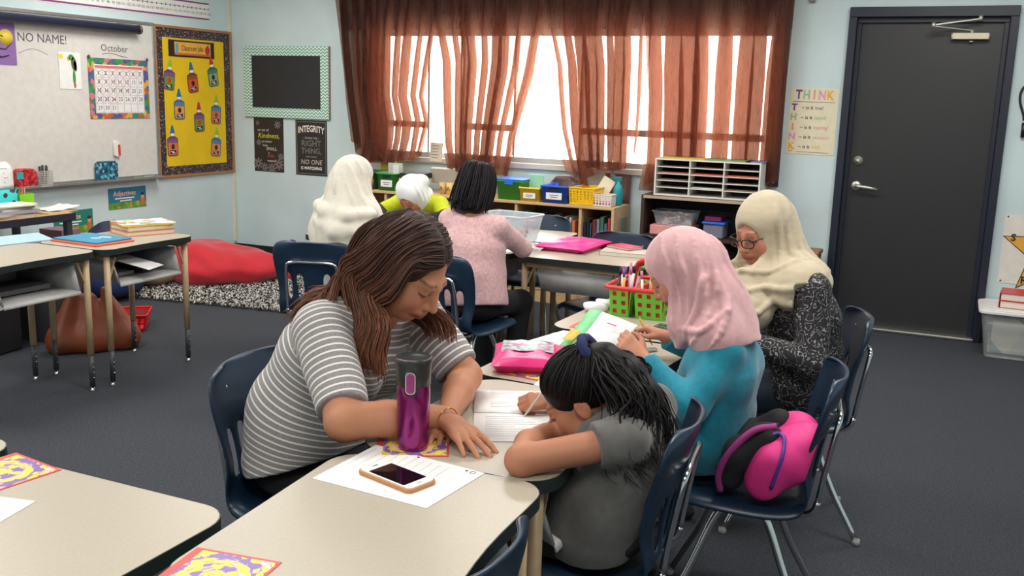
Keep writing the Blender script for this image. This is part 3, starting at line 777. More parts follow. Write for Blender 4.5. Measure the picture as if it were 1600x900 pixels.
class Head:
    """local axes: x to the person's right, y the way the face looks, z up; eyes at z = 0"""
    def __init__(s, c, fwd, up=(0, 0, 1), size=1.0):
        s.c = V3(c); s.y = unit(fwd); s.x = unit(np.cross(s.y, V3(up))); s.z = np.cross(s.x, s.y); s.s = size; s.rot = np.stack([s.x, s.y, s.z])
    def p(s, x, y, z): return s.c + s.s * (x * s.x + y * s.y + z * s.z)
    def loc(s, v): return ((v - s.c) @ s.rot.T) / s.s
    def ell(s, S, c, r, k=.01, sub=False): S.ell(s.p(*c), V3(r) * s.s, s.rot, k * s.s, sub)
    def cone(s, S, a, b, ra, rb, k=.01, sub=False): S.cone(s.p(*a), s.p(*b), ra * s.s, rb * s.s, k * s.s, sub)
    def build(s, S, neck, child=False, ears=True):
        e = s.ell
        e(S, (0, -.014, .032), (.074, .094, .080)); e(S, (0, .026, -.035), (.060, .066, .074), .03)
        e(S, (0, .052, -.088), (.026, .026, .022), .035)
        for i in (-1, 1):
            e(S, (i * .036, .056, -.034), (.026, .026, .03), .02)
            e(S, (i * .042, .02, -.075), (.022, .03, .026), .03)
            e(S, (i * .031, .108, .002), (.017, .016, .011), .014, True)
        s.cone(S, (-.034, .080, .019), (.034, .080, .019), .010, .010, .016)
        for i in (-1, 1): e(S, (i * .031, .0765, -.001), (.0145, .0135, .0125), .003)
        s.cone(S, (0, .089, .010), (0, .106 if child else .111, -.034), .007, .0105, .014)
        for i in (-1, 1): e(S, (i * .012, .097, -.038), (.0085, .009, .0075), .006)
        e(S, (0, .088, -.058), (.026, .012, .013), .014)
        e(S, (0, .0955, -.0625), (.021, .0075, .0052), .004); e(S, (0, .0935, -.0725), (.018, .0075, .006), .004)
        S.cone(s.p(-.016, .1035, -.0675), s.p(.016, .1035, -.0675), .0022 * s.s, .0022 * s.s, .002, True)
        if ears:
            for i in (-1, 1): e(S, (i * .076, -.012, -.012), (.009, .02, .031), .008); e(S, (i * .085, -.006, -.010), (.006, .011, .018), .005, True)
        S.cone(s.p(0, -.03, -.06), neck, .05 * s.s, .054 * s.s, .03)
    def paint(s, v, col, lip=(150, 84, 78), brow=(40, 26, 22), lash=(24, 16, 14), iris=None, hairline=None):
        q = s.loc(v); x, y, z = q[:, 0], q[:, 1], q[:, 2]; ax = np.abs(x); fr = y > .05
        near = (np.abs(q) < .16).all(1)
        def mixc(m, c, w=1.0):
            m = (np.clip(m, 0, 1) * w * near)[:, None]; col[:] = col * (1 - m) + V3(lin(c)[:3]) * m
        mixc(np.clip(1.4 - np.hypot((ax - .04) / .022, (z + .035) / .02), 0, 1) * fr, (196, 104, 84), .25)
        bz = .0245 + .10 * (ax - .014) - 2.4 * (ax - .014) ** 2
        mixc(np.clip(1.5 - np.abs(z - bz) / .0032, 0, 1) * (ax > .011) * (ax < .050) * fr, brow, .62)
        mixc(np.clip(1.6 - np.hypot(x / .022, (z + .0675) / .0105), 0, 1) * 2 * (y > .075), lip, .8)
        mixc(np.clip(1.6 - np.abs(z + .0675) / .0018, 0, 1) * (ax < .02) * (y > .075), (90, 40, 40), .8)
        mixc(np.clip(1.5 - np.hypot((ax - .012) / .005, (z + .0445) / .003), 0, 1) * (y > .085), (80, 36, 30), .8)
        lz = -.006 + 9 * (ax - .031) ** 2
        if iris:
            mixc(np.clip(1.6 - np.hypot((ax - .031) / .0125, (z + .002) / .005), 0, 1) * 2 * fr, (226, 220, 214))
            mixc(np.clip(1.5 - np.hypot((x - np.sign(x) * .031 - iris[0]) / .0052, (z + .002 - iris[1]) / .0052), 0, 1) * 2 * fr, (34, 20, 16))
            mixc(np.clip(1.6 - np.abs(z - (.0035 - 18 * (ax - .031) ** 2)) / .0022, 0, 1) * (np.abs(ax - .031) < .016) * fr, lash)
        else:
            mixc(np.clip(1.5 - np.abs(z - lz) / .0026, 0, 1) * (np.abs(ax - .031) < .016) * fr, lash, .9)
            mixc(np.clip(1.5 - np.hypot((ax - .031) / .018, (z - .004) / .009), 0, 1) * fr, (120, 70, 56), .3)
        return col
def skin_col(v, tone): return np.tile(V3(lin(tone)[:3]), (len(v), 1))
def hand(S, wrist, d, n, thumb, curl, size=1.0, spread=.1, tcurl=.3, tout=.7, k=.006):
    """d: where the hand points; n: out of its back; thumb: +1/-1 side; curl: radians per joint for index..little. Returns the fingertips"""
    w = V3(wrist); d = unit(d); n = V3(n); n = unit(n - d * (n @ d)); t = np.cross(n, d) * thumb; z = size; tips = []
    S.cone(w - d * .01, w + d * .03 * z, .021 * z, .026 * z, .012, flatten=(n, .72))
    for o in (-.026, -.009, .009, .026): S.cone(w + d * .022 * z + t * o * .6 * z, w + d * .082 * z + t * o * z, .0135 * z, .0115 * z, .008)
    lens = ((.04, .025, .02), (.045, .028, .021), (.042, .026, .02), (.032, .02, .018))
    for i in range(4):
        o = (.027, .009, -.009, -.026)[i]; p = w + d * (.084 - .004 * abs(i - 1.2)) * z + t * o * z + n * .001; a = 0.0; sd = spread * (1.2, .3, -.5, -1.4)[i]
        for j in range(3):
            a += curl[i] * (1, 1.1, .8)[j] * (.6 if j == 0 else 1)
            q = (d * math.cos(a) - n * math.sin(a)); q = unit(q + t * sd * math.cos(a)); e = p + q * lens[i][j] * z
            r = (.0092, .0082, .0074, .0064)
            S.cone(p, e, r[j] * z * (.9 if i == 3 else 1), r[j + 1] * z * (.9 if i == 3 else 1), k if j == 0 else .002); p = e
        tips.append(p)
    p = w + d * .02 * z + t * .02 * z - n * .006; q = unit(d * .62 + t * tout - n * .25); e = p + q * .042 * z; S.cone(p, e, .0145 * z, .0105 * z, .008)
    q = unit(q - t * tcurl + d * .5); f = e + q * .03 * z; S.cone(e, f, .0105 * z, .009 * z, .003); q = unit(q - t * tcurl * .6); g = f + q * .024 * z; S.cone(f, g, .009 * z, .0068 * z, .003)
    tips.append(g); return tips
def locks(mb_v, mb_f, guides, n, r=.004, jit=.006, seg=5, sides=5, seed=1, tip=.25, wav=0.0):
    """hair: tapered strands blended between neighbouring guide paths"""
    rg = np.random.default_rng(seed); out_t = []; base = mb_v['n']
    G = [np.array(smooth_path(g, seg)) for g in guides]
    for i in range(n):
        u = rg.random() * (len(G) - 1); a = int(u); t = u - a
        p = G[a] * (1 - t) + G[min(a + 1, len(G) - 1)] * t; m = len(p); j = rg.normal(0, jit, 3); j2 = rg.normal(0, jit, 3); w = np.linspace(0, 1, m)[:, None]
        fr = rg.uniform(3, 7); p = p + j * np.minimum(1, w * 3) + j2 * w ** 2 * 1.6 + .25 * jit * np.sin(fr * w * 3 + rg.uniform(0, 6)) * unit(rg.normal(0, 1, 3)) * w + wav * np.sin(fr * w * 4.5 + rg.uniform(0, 6)) * unit(rg.normal(0, 1, 3)) * np.minimum(1, w * 2)
        cut = int(m * rg.uniform(.82, 1.0)); p = p[:cut]; m = len(p)
        tn = np.gradient(p, axis=0); tn /= np.linalg.norm(tn, axis=1)[:, None] + 1e-9
        s0 = unit(np.cross(tn[m // 2], rg.normal(0, 1, 3))); ww = np.linspace(0, 1, m); rr = r * rg.uniform(.6, 1.3) * np.where(ww < .1, .5 + 5 * ww, 1) * (1 - (1 - tip) * ww ** 3)
        sd = s0 - tn * (tn @ s0)[:, None]; sd /= np.linalg.norm(sd, axis=1)[:, None] + 1e-9; bt = np.cross(tn, sd)
        ang = np.arange(sides) * 2 * PI / sides
        ring = p[:, None, :] + rr[:, None, None] * (np.cos(ang)[None, :, None] * sd[:, None, :] + .6 * np.sin(ang)[None, :, None] * bt[:, None, :])
        v = ring.reshape(-1, 3); k = np.arange(m - 1)[:, None] * sides; jx = np.arange(sides)[None, :]; j1 = (jx + 1) % sides
        f = np.stack([k + jx, k + j1, k + sides + j1, k + sides + jx], 2).reshape(-1, 4) + base
        mb_v['v'].append(v); mb_f.append(f); mb_v['t'].append(np.repeat(ww, sides)); mb_v['s'].append(np.full(len(v), rg.random())); base += len(v)
    mb_v['n'] = base
def hair_obj(S, guides, n, mat, parent, c_root, c_tip, c_base=None, name='hair', **kw):
    if S is not None: v, f = S.mesh()
    else: v, f = np.zeros((0, 3), np.float32), np.zeros((0, 4), np.int64)
    acc = {'v': [v], 't': [np.full(len(v), .15)], 's': [np.full(len(v), .4)], 'n': len(v)}; F = [f]
    for g in guides: locks(acc, F, g[0], int(n * g[1]), **{**kw, **(g[2] if len(g) > 2 else {})})
    v = np.concatenate(acc['v']); t = np.concatenate(acc['t']); s = np.concatenate(acc['s'])
    a, b = V3(lin(c_root)[:3]), V3(lin(c_tip)[:3]); w = np.clip(t * t * .8 + (s - .5) * .6 * t, 0, 1)[:, None]
    col = (a * (1 - w) + b * w) * (.7 + .6 * s[:, None])
    return np_obj(name, v, np.concatenate(F), mat, parent, col)
def drape(c, amp, n, top, span=.16, seed=0):
    """hanging pleats round a vertical axis, growing from the crown down"""
    def fn(X, Y, Z):
        th = np.arctan2(Y - c[1], X - c[0]); w = np.clip((top - Z) / span, 0, 1)
        return amp * w * (np.sin(n * th + seed + 9 * (top - Z) + 1.1 * np.sin(3 * th + seed)) + .5 * np.sin((n * 1.7) * th + 2 * seed - 14 * (top - Z)))
    return fn
def folds(seed, amp=.004, fx=26):
    rg = np.random.default_rng(seed); W_ = [(unit(rg.normal(0, 1, 3)) * fx * rg.uniform(.5, 1.4), rg.uniform(0, 6)) for _ in range(5)]
    def fn(X, Y, Z):
        o = 0
        for w, p in W_: o = o + np.sin(w[0] * X + w[1] * Y + w[2] * Z + p + 1.2 * np.sin(.5 * (w[1] * X - w[0] * Z) + p))
        return o * amp / 2.5
    return fn
# ------------------------------------------------------------------ people
def skinmat(nm): return mat_attr('skin_' + nm, .5, .05, 30, .12, 500, .35, .12)
SKIN = skinmat('warm')
def lower(S, pel, knees, ankles, rt, rk, ra, k=.03):
    for kn, an in zip(knees, ankles): S.chain([pel if False else (V3(pel) * .5 + V3((pel[0], kn[1], pel[2])) * .5), kn, an], [rt, rk, ra], k)
def shoes(parent, ankles, fwd, mat, size=1.0):
    for a in ankles:
        a = V3(a); S = Sdf(a - .2, a + .22, .007); f = unit((fwd[0], fwd[1], 0)); g = V3((a[0], a[1], .03))
        S.cone(g - f * .03, g + f * .13 * size, .032 * size, .03 * size, .02); S.cone(a, g, .04 * size, .036 * size, .02); S.cut((0, 0, .004), (0, 0, -1)); S.cut((0, 0, a[2] + .03), (0, 0, 1))
        sdf_obj(S, 'shoe', mat, parent)
def hijab_folds(S, H, r=.006):
    """raised folds of cloth running from the crown down round the face to the neck"""
    for pts in ([(.035, -.03, .13), (.075, .0, .07), (.088, .012, -.02), (.06, .04, -.11)],
                [(.045, -.07, .11), (.085, -.035, .04), (.095, -.012, -.05), (.075, .03, -.13)],
                [(.05, -.105, .07), (.09, -.07, -.01), (.10, -.04, -.09), (.085, .005, -.16)], [(.045, -.125, .03), (.088, -.10, -.06), (.105, -.07, -.13), (.11, -.04, -.20)],
                [(.0, -.14, .03), (.03, -.145, -.06), (.05, -.14, -.15)]): S.crease(H, pts, r, .009, False)
def fold_disp(S, seed, amp=.003, fx=30, **k): S.disp(folds(seed, amp, fx), **k)

# ---- the woman in the striped top
T = thing('person', 'seated woman with long brown hair in a grey striped top, one hand on the desk', 'person', (-1.5, 2.16, 0))
H = Head((-1.245, 2.12, 1.092), (.80, -.03, -.60), size=1.08)
shR, shL = (-1.405, 1.975, .935), (-1.36, 2.315, .945)
elR, elL = (-1.235, 1.812, .773), (-1.165, 2.29, .772)
wrR, wrL = (-1.055, 1.962, .772), (-1.085, 2.045, .742)
nk = (-1.352, 2.145, .985)
S = Sdf((-1.78, 1.70, -.02), (-.78, 2.50, 1.26), .0042)
H.build(S, nk)
spine = [(-1.57, 2.15, .53), (-1.55, 2.15, .66), (-1.47, 2.15, .83), (-1.39, 2.145, .94)]
S.chain(spine, [.13, .12, .115, .075], .04); S.cone(shR, shL, .05, .05, .04); S.cone(nk, (-1.40, 2.145, .93), .058, .07, .03)
S.chain([shR, elR], [.050, .046], .02); S.chain([elR, (np.array(elR) * .55 + np.array(wrR) * .45 + (0, 0, .002)), wrR], [.046, .042, .0265], .015)
S.chain([shL, elL], [.050, .046], .02); S.chain([elL, (np.array(elL) * .55 + np.array(wrL) * .45), wrL], [.046, .041, .0265], .015)
tipsT = hand(S, (-1.05, 1.966, .768), (.80, -.44, -.17), (-.02, .0, 1), 1, (.18, .14, .16, .2), 1.02, .13, .1, .5)
hand(S, (-1.082, 2.04, .742), (.25, -.95, -.02), (0, 0, 1), -1, (.3, .3, .35, .4), .98, .06)
kT, aT = [(-1.13, 2.06, .50), (-1.13, 2.25, .50)], [(-1.20, 2.03, .07), (-1.20, 2.28, .07)]
lower(S, (-1.55, 2.15, .515), kT, aT, .075, .05, .035)
bd = sdf_obj(S, 'body', SKIN, T, lambda v: H.paint(v, skin_col(v, (186, 128, 98)), (146, 78, 72)))
JERS = mat_stripes()
S = Sdf((-1.82, 1.70, .38), (-1.10, 2.52, 1.08), .005)
for dy in (-.065, .065): S.chain([(x, y + dy * (1.25 if i < 2 else 1), z) for i, (x, y, z) in enumerate(spine)], [.150, .140, .125, .078], .05)
for y in (2.08, 2.23): S.ell((-1.385, y, .80), (.075, .075, .08), None, .05)
S.ell((-1.47, 2.15, .62), (.10, .16, .10), None, .06)
S.cone(shR, shL, .070, .070, .05)
slR = np.array(shR) * .12 + np.array(elR) * .88; slL = np.array(shL) * .12 + np.array(elL) * .88
S.cone(shR, slR, .076, .064, .03, flat_b=True); S.cone(shL, slL, .074, .064, .03, flat_b=True)
fold_disp(S, 4, .0045, 36)
S.cut((-1.55, 2.15, .535), (.36, 0, -1))
S.cone(np.array(nk) + (-.02, 0, .01), np.array(nk) + (.06, 0, .07), .07, .085, .01, True)
ch = [([(-1.57, 2.15, .38)] + spine, [.19, .2, .2, .17, .12], 0.0), ([shR, elR], [.066, .053], .007), ([shL, elL], [.066, .053], .004)]
sdf_obj(S, 'striped_top', JERS, T, None, ch)
BLK = M('black_trousers', (22, 22, 26), .85)
S = Sdf((-1.80, 1.88, .0), (-1.0, 2.44, .70), .009)
S.ell((-1.56, 2.15, .50), (.165, .20, .10), None, .04); lower(S, (-1.54, 2.15, .525), kT, aT, .092, .066, .052); S.cut((0, 0, .08), (0, 0, -1)); S.cut((-1.56, 0, .452), (-.3, 0, -1), (-1.8, 1.8, .0), (-1.3, 2.5, .7))
sdf_obj(S, 'trousers', BLK, T)
shoes(T, aT, (1, 0), M('black_shoe', (24, 24, 24), .5))
# hair
S = Sdf((-1.56, 1.88, .78), (-1.04, 2.42, 1.27), .006)
H.ell(S, (0, -.022, .038), (.087, .103, .090)); H.ell(S, (0, -.07, -.03), (.080, .062, .09), .04)
H.cone(S, (.05, -.055, -.03), (.045, -.055, -.09), .034, .03, .03); H.cone(S, (-.05, -.055, -.03), (-.045, -.055, -.09), .034, .03, .03)
H.ell(S, (0, .098, -.030), (.067, .07, .115), .012, True); H.ell(S, (0, .05, -.13), (.05, .07, .06), .01, True)
S.chain([H.p(.04, -.055, -.06), (-1.365, 2.045, .99), (-1.30, 2.03, .93)], [.032, .024, .010], .03)
S.chain([H.p(-.04, -.055, -.06), (-1.335, 2.21, .98), (-1.24, 2.20, .92)], [.03, .022, .010], .03)
S.chain([H.p(0, -.09, -.05), (-1.40, 2.12, 1.0)], [.035, .02], .03)
tc, tr = (0, -.022, .038), (.087, .103, .090)
def on_cap(H, c, r, d, k=1.01):
    d = unit(d); return H.p(*(np.array(c) + np.array(d) / math.sqrt(sum((d[i] / r[i]) ** 2 for i in range(3))) * k))
gn = []; gf = []
for a in np.linspace(0, 1, 7):                                   # near side, front of the parting to the back
    f = R(24 + 96 * a); q0 = (.05, math.cos(f), math.sin(f)); q1 = (.55, .80 * math.cos(f) - .05, .80 * math.sin(f)); q2 = (.95, .66 - 1.19 * a, .26)
    gn.append([on_cap(H, tc, tr, q0, .985), on_cap(H, tc, tr, (.22, math.cos(f) - .01, math.sin(f)), 1.02), on_cap(H, tc, tr, q1, 1.02), on_cap(H, tc, tr, q2, 1.04), H.p(.092, .036 - .125 * a, -.02),
               H.p(.088, .022 - .125 * a, -.08), (-1.232 - .125 * a, 1.985 + .03 * a, .965), (-1.235 - .13 * a, 1.965 + .01 * a, .90), (-1.222 - .11 * a, 1.96 + .01 * a, .835 + .03 * a)])
gn.insert(0, [gn[0][0], on_cap(H, tc, tr, (.25, .93, .36), 1.01), on_cap(H, tc, tr, (.62, .80, .22), 1.02), on_cap(H, tc, tr, (.93, .70, .06), 1.03), H.p(.090, .044, -.03)] + gn[0][5:])
for a in np.linspace(0, 1, 5):
    f = R(24 + 96 * a); q0 = (-.02, math.cos(f), math.sin(f)); q1 = (-.55, .80 * math.cos(f) - .05, .80 * math.sin(f)); q2 = (-.95, .66 - 1.19 * a, .26)
    gf.append([on_cap(H, tc, tr, q0, .985), on_cap(H, tc, tr, (-.22, math.cos(f) - .01, math.sin(f)), 1.02), on_cap(H, tc, tr, q1, 1.02), on_cap(H, tc, tr, q2, 1.04), H.p(-.092, .042 - .12 * a, -.02),
               H.p(-.085, .034 - .12 * a, -.09), (-1.175 - .12 * a, 2.22 + .02 * a, .945), (-1.16 - .08 * a, 2.23, .87)])
gb = [[H.p(x, -.06, .115), H.p(x * 2.2, -.115, .05), H.p(x * 2.6, -.115, -.04), (-1.40, 2.13 - x * 3.0, 1.0), (-1.455, 2.12 - x * 3.4, .93)] for x in (-.03, -.01, .01, .03)]
gs = []
for a in np.linspace(0, 1, 5):
    gs.append([H.p(.01, -.02 - .06 * a, .122), H.p(.06, -.07 - .03 * a, .085), H.p(.086 - .03 * a, -.085 - .025 * a, .0), (-1.40 - .03 * a, 2.02 + .05 * a, 1.035), (-1.465 - .035 * a, 1.985 + .09 * a, .995 + .01 * a), (-1.51 - .03 * a, 1.955 + .12 * a, .945 + .02 * a)])
gs.insert(0, [gn[-1][0], gn[-1][2], gn[-1][3], gn[-1][5], (-1.385, 1.975, .99), (-1.41, 1.95, .91)])
HAIR = mat_attr('brown_hair', .5, .22, 14, .35, 90, .3, stretch=(1, 1, .12))
hair_obj(S, [(gn, .5), (gf, .30, dict(r=.0026, jit=.003)), (gb, .2), (gs, .4)], 2500, HAIR, T, (52, 34, 31), (128, 78, 53), r=.0030, jit=.005, seed=3)
tag(MB().tube([np.array(wrR) + (np.array((.02, -.012, 0)) + np.array((0, 0, 1.0)) * math.cos(a) * .0262 + unit((.45, .8, 0)) * math.sin(a) * .0265) for a in np.linspace(0, 2 * PI, 25)[:-1]], .0016, 6, closed=True).build('bracelet', M('gold', (212, 160, 70), .25, 1.0), T, True), None)

# ---- the girl in grey, head down over her writing
G = thing('person', 'girl in a grey T-shirt with a black ponytail, head down, writing at the desk', 'person', (-.68, 2.1, 0))
H2 = Head((-.752, 2.095, .826), (-.80, -.16, -.58), size=.92)
nk = (-.618, 2.105, .82); shl, shr = (-.600, 1.975, .785), (-.615, 2.235, .79)
ell_, elr = (-.792, 1.835, .752), (-.80, 2.36, .752); wrl, wrr = (-.815, 2.03, .752), (-.875, 2.24, .757)
S = Sdf((-1.08, 1.76, -.02), (-.44, 2.44, .99), .004)
H2.build(S, nk, True)
spG = [(-.70, 2.10, .53), (-.675, 2.10, .62), (-.635, 2.10, .73), (-.612, 2.105, .80)]
S.chain(spG, [.085, .08, .075, .045], .03); S.cone(shl, shr, .034, .034, .03)
S.chain([shl, ell_], [.038, .034], .02); S.chain([ell_, (-.815, 1.93, .755), wrl], [.034, .031, .022], .015)
S.chain([shr, elr], [.038, .033], .02); S.chain([elr, wrr], [.033, .0215], .015)
hand(S, wrl, (.15, .97, .05), (-.2, 0, 1), -1, (.4, .5, .6, .6), .8, .05)
hand(S, wrr, (-.80, -.55, .06), (.3, -.45, .85), -1, (1.0, 1.2, 1.3, 1.4), .78, .03, .8, .5)
kG, aG = [(-1.02, 2.02, .47), (-1.02, 2.19, .47)], [(-.94, 2.02, .06), (-.94, 2.19, .06)]
lower(S, (-.70, 2.10, .51), kG, aG, .058, .043, .03)
sdf_obj(S, 'body', SKIN, G, lambda v: H2.paint(v, skin_col(v, (178, 120, 92))))
GRY = M('charcoal_jersey', (96, 94, 92), .9, var=.06, scale=40, bump=.25, bscale=700, sheen=.2)
S = Sdf((-.92, 1.82, .40), (-.42, 2.40, .90), .0045)
for dy in (-.045, .045): S.chain([(x, y + dy, z) for x, y, z in spG], [.118, .112, .104, .062], .04)
S.cone(shl, shr, .052, .052, .04)
S.cone(shl, np.array(shl) * .70 + np.array(ell_) * .30, .053, .055, .02, flat_b=True); S.cone(shr, np.array(shr) * .70 + np.array(elr) * .30, .053, .055, .02, flat_b=True)
fold_disp(S, 9, .0058, 42); S.cut((0, 0, .462), (0, 0, -1)); S.ell(np.array(nk) + (-.045, 0, .045), (.05, .05, .05), None, .01, True)
sdf_obj(S, 't_shirt', GRY, G)
S = Sdf((-1.12, 1.9, .0), (-.55, 2.32, .66), .009)
S.ell((-.70, 2.10, .515), (.13, .15, .085), None, .03); lower(S, (-.70, 2.10, .515), kG, aG, .074, .058, .045); S.cut((0, 0, .07), (0, 0, -1)); S.cut((-.7, 0, .446), (.0, 0, -1), (-.85, 1.9, 0), (-.5, 2.4, .7))
sdf_obj(S, 'trousers', M('olive_trousers', (48, 44, 38), .9), G)
shoes(G, aG, (-1, 0), M('dark_trainer', (40, 38, 40), .6), .85)
S = Sdf((-.92, 1.93, .66), (-.50, 2.24, 1.02), .0045)
H2.ell(S, (0, -.018, .036), (.082, .101, .088)); H2.ell(S, (0, .10, -.035), (.075, .075, .092), .008, True); H2.ell(S, (0, .0, -.12), (.1, .09, .06), .01, True)
for i in (-1, 1): H2.ell(S, (i * .09, .0, -.03), (.03, .04, .042), .008, True)
tie = H2.p(-.0, -.078, .103)
capc, capr = (0, -.018, .036), (.082, .101, .088); tdir = unit((0, -.060, .067))
gc = []
for a in np.linspace(-PI, PI, 25):
    hl = unit((math.sin(a), .55 * math.cos(a) + .30, .02 + .26 * math.cos(a) - .40 * (1 - math.cos(a)) * .5)); pth = []
    for t in np.linspace(0, .93, 6): pth.append(on_cap(H2, capc, capr, hl * (1 - t) + tdir * t))
    gc.append(pth)
gp = []
for s_ in np.linspace(-1, 1, 7):
    gp.append([tie + V3((.0, .012 * s_, -.005)), tie + V3((.05, .02 * s_, -.002)), tie + V3((.105 + .01 * s_, -.012 + .045 * s_, -.028)), tie + V3((.145 - .012 * s_, -.03 + .065 * s_, -.07)), tie + V3((.17 + .01 * s_, -.045 + .07 * s_, -.125)), tie + V3((.178 + .02 * s_, -.06 + .075 * s_, -.175)), tie + V3((.19 - .015 * s_, -.07 + .07 * s_, -.22))])
gpi = [[p * 1.0 if i < 2 else p + V3((-.03, .01, -.03)) * min(1, (i - 1) / 2) for i, p in enumerate(g)] for g in gp]
BLKH = mat_attr('black_hair', .5, .25, 18, .4, 90, .22, stretch=(1, 1, .2))
S.chain([tie, tie + V3((.05, .0, -.012)), tie + V3((.10, -.01, -.045)), tie + V3((.145, -.02, -.09)), tie + V3((.17, -.035, -.15))], [.020, .036, .050, .050, .030], .02)
hair_obj(S, [(gc, .7, dict(r=.0036, jit=.004)), (gp, .7, dict(jit=.011, r=.0032, wav=.010)), (gpi, .6, dict(jit=.012, r=.0034, wav=.010))], 1600, BLKH, G, (15, 13, 16), (26, 20, 20), seed=5)
tn_ = unit((.75, 0, .55)); tb_ = unit(np.cross(tn_, (0, 1, 0)))
tt = MB().tube([tie + V3((.012, 0, .004)) + (V3((0, 1, 0)) * math.cos(a) + tb_ * math.sin(a)) * .031 for a in np.linspace(0, 2 * PI, 19)[:-1]], [.0135 + .002 * math.sin(3 * i) for i in range(18)], 8, closed=True)
tt.build('hair_tie', M('navy_velvet', (26, 36, 84), .8), G, True)
tag(MB().tube([(-.935, 2.168, .7255), (-.925, 2.178, .742), (-.87, 2.205, .83)], [.0012, .0034, .0034], 8).build('pencil', M('white_pencil', (200, 190, 180), .4)), 'thin pencil in the hand of the girl in grey', 'pencil')

# ---- the girl in teal with a dusty pink hijab
L = thing('person', 'girl in a teal long-sleeved top and dusty pink hijab, writing with a pencil', 'person', (-.57, 2.79, 0))
H3 = Head((-.712, 2.785, 1.040), (-.76, -.14, -.63), size=.92)
nk = (-.585, 2.79, .915); shl, shr = (-.535, 2.685, .835), (-.555, 2.90, .84)
ell_, elr = (-.600, 2.585, .690), (-.64, 3.005, .72); wrl, wrr = (-.762, 2.635, .800), (-.775, 2.915, .800)
S = Sdf((-.98, 2.48, -.02), (-.40, 3.10, 1.2), .0042)
H3.build(S, nk, True, ears=False)
spL = [(-.60, 2.79, .54), (-.585, 2.79, .64), (-.565, 2.79, .77), (-.56, 2.79, .86)]
S.chain(spL, [.09, .085, .085, .05], .03); S.cone(shl, shr, .035, .035, .03)
S.chain([shl, ell_, wrl], [.036, .032, .021], .015); S.chain([shr, elr, wrr], [.036, .032, .021], .015)
hand(S, wrl, (-.72, .16, .45), (-.3, -.7, .6), -1, (.7, .8, .9, .9), .8, .04, .5, .5)
hand(S, wrr, (-.88, -.06, .30), (.1, .1, 1), 1, (1.0, 1.2, 1.3, 1.4), .8, .03, .7, .5)
kL, aL = [(-.93, 2.71, .475), (-.93, 2.87, .475)], [(-.80, 2.71, .06), (-.80, 2.87, .06)]
lower(S, (-.60, 2.79, .515), kL, aL, .058, .043, .03)
sdf_obj(S, 'body', SKIN, L, lambda v: H3.paint(v, skin_col(v, (190, 134, 108))))
TEAL = M('teal_knit', (2, 128, 152), .85, var=.07, scale=60, bump=.3, bscale=900, sheen=.3)
S = Sdf((-.84, 2.48, .42), (-.40, 3.10, 1.0), .0048)
for dy in (-.045, .045): S.chain([(x, y + dy, z) for x, y, z in spL], [.120, .112, .105, .062], .04)
S.cone(shl, shr, .052, .052, .04)
for a, b, c in ((shl, ell_, wrl), (shr, elr, wrr)):
    S.cone(a, b, .054, .048, .025); S.cone(b, np.array(b) * .08 + np.array(c) * .92, .048, .034, .02, flat_b=True)
fold_disp(S, 14, .0055, 40); S.cut((0, 0, .458), (0, 0, -1)); S.ell(nk, (.06, .06, .05), None, .01, True)
sdf_obj(S, 'jumper', TEAL, L)
S = Sdf((-1.04, 2.6, .0), (-.44, 2.99, .66), .009)
S.ell((-.60, 2.79, .515), (.125, .15, .08), None, .03); lower(S, (-.60, 2.79, .515), kL, aL, .072, .056, .045); S.cut((0, 0, .07), (0, 0, -1)); S.cut((-.6, 0, .447), (0, 0, -1), (-.75, 2.5, 0), (-.4, 3.1, .7))
sdf_obj(S, 'trousers', M('dark_navy_trousers', (26, 28, 38), .9), L)
shoes(L, aL, (-1, 0), M('black_trainer', (30, 30, 32), .6), .85)
def rays(c, ax, amp, n, ph=0.0, zdir=None):
    """pleats running out from a pinch point c, around axis ax"""
    a = unit(ax); u = unit(np.cross(a, (.3, .5, .8))); w = np.cross(a, u)
    def fn(X, Y, Z):
        x, y, z = X - c[0], Y - c[1], Z - c[2]; an = np.arctan2(x * w[0] + y * w[1] + z * w[2], x * u[0] + y * u[1] + z * u[2]); r = np.sqrt(x * x + y * y + z * z)
        return amp * np.sin(n * an + ph + 6 * r) * np.clip(r / .06, 0, 1)
    return fn
PINKH = M('dusty_pink_jersey', (206, 161, 164), .85, var=.04, scale=30, bump=.2, bscale=900, sheen=.3)
S = Sdf((-.94, 2.58, .74), (-.38, 3.0, 1.2), .0042)
H3.ell(S, (0, -.022, .036), (.086, .111, .096)); H3.ell(S, (0, .0, -.06), (.076, .085, .075), .05)
S.chain([H3.p(0, -.055, -.03), (-.60, 2.79, .945), (-.555, 2.79, .875)], [.086, .090, .092], .05)
S.cone((-.56, 2.70, .86), (-.565, 2.88, .86), .074, .074, .05); S.cone((-.56, 2.73, .87), (-.475, 2.75, .835), .07, .03, .05)
S.chain([H3.p(0, .035, -.10), (-.665, 2.775, .885), (-.675, 2.765, .80)], [.055, .062, .028], .04)
H3.ell(S, (0, .105, -.022), (.052, .070, .078), .012, True)
hijab_folds(S, H3, .0085)
for q in ([(-.675, 2.69, .83), (-.635, 2.67, .93), (-.615, 2.69, 1.03), (-.62, 2.70, 1.12)], [(-.64, 2.66, .83), (-.59, 2.66, .92), (-.57, 2.68, 1.02), (-.58, 2.70, 1.10)], [(-.59, 2.65, .84), (-.545, 2.665, .92), (-.53, 2.69, 1.01)], [(-.69, 2.72, .91), (-.69, 2.70, .86), (-.68, 2.70, .81)], [(-.68, 2.70, .88), (-.60, 2.66, .90), (-.52, 2.67, .97)]): S.roll((-.59, 2.79, .93), q, .009, .007)
S.disp(drape(H3.p(0, .0, 0), .0016, 11, H3.c[2] + .13, .2, 2.0)); fold_disp(S, 23, .003, 26)
S.cut((-.55, 2.79, .842), (.24, 0, -1))
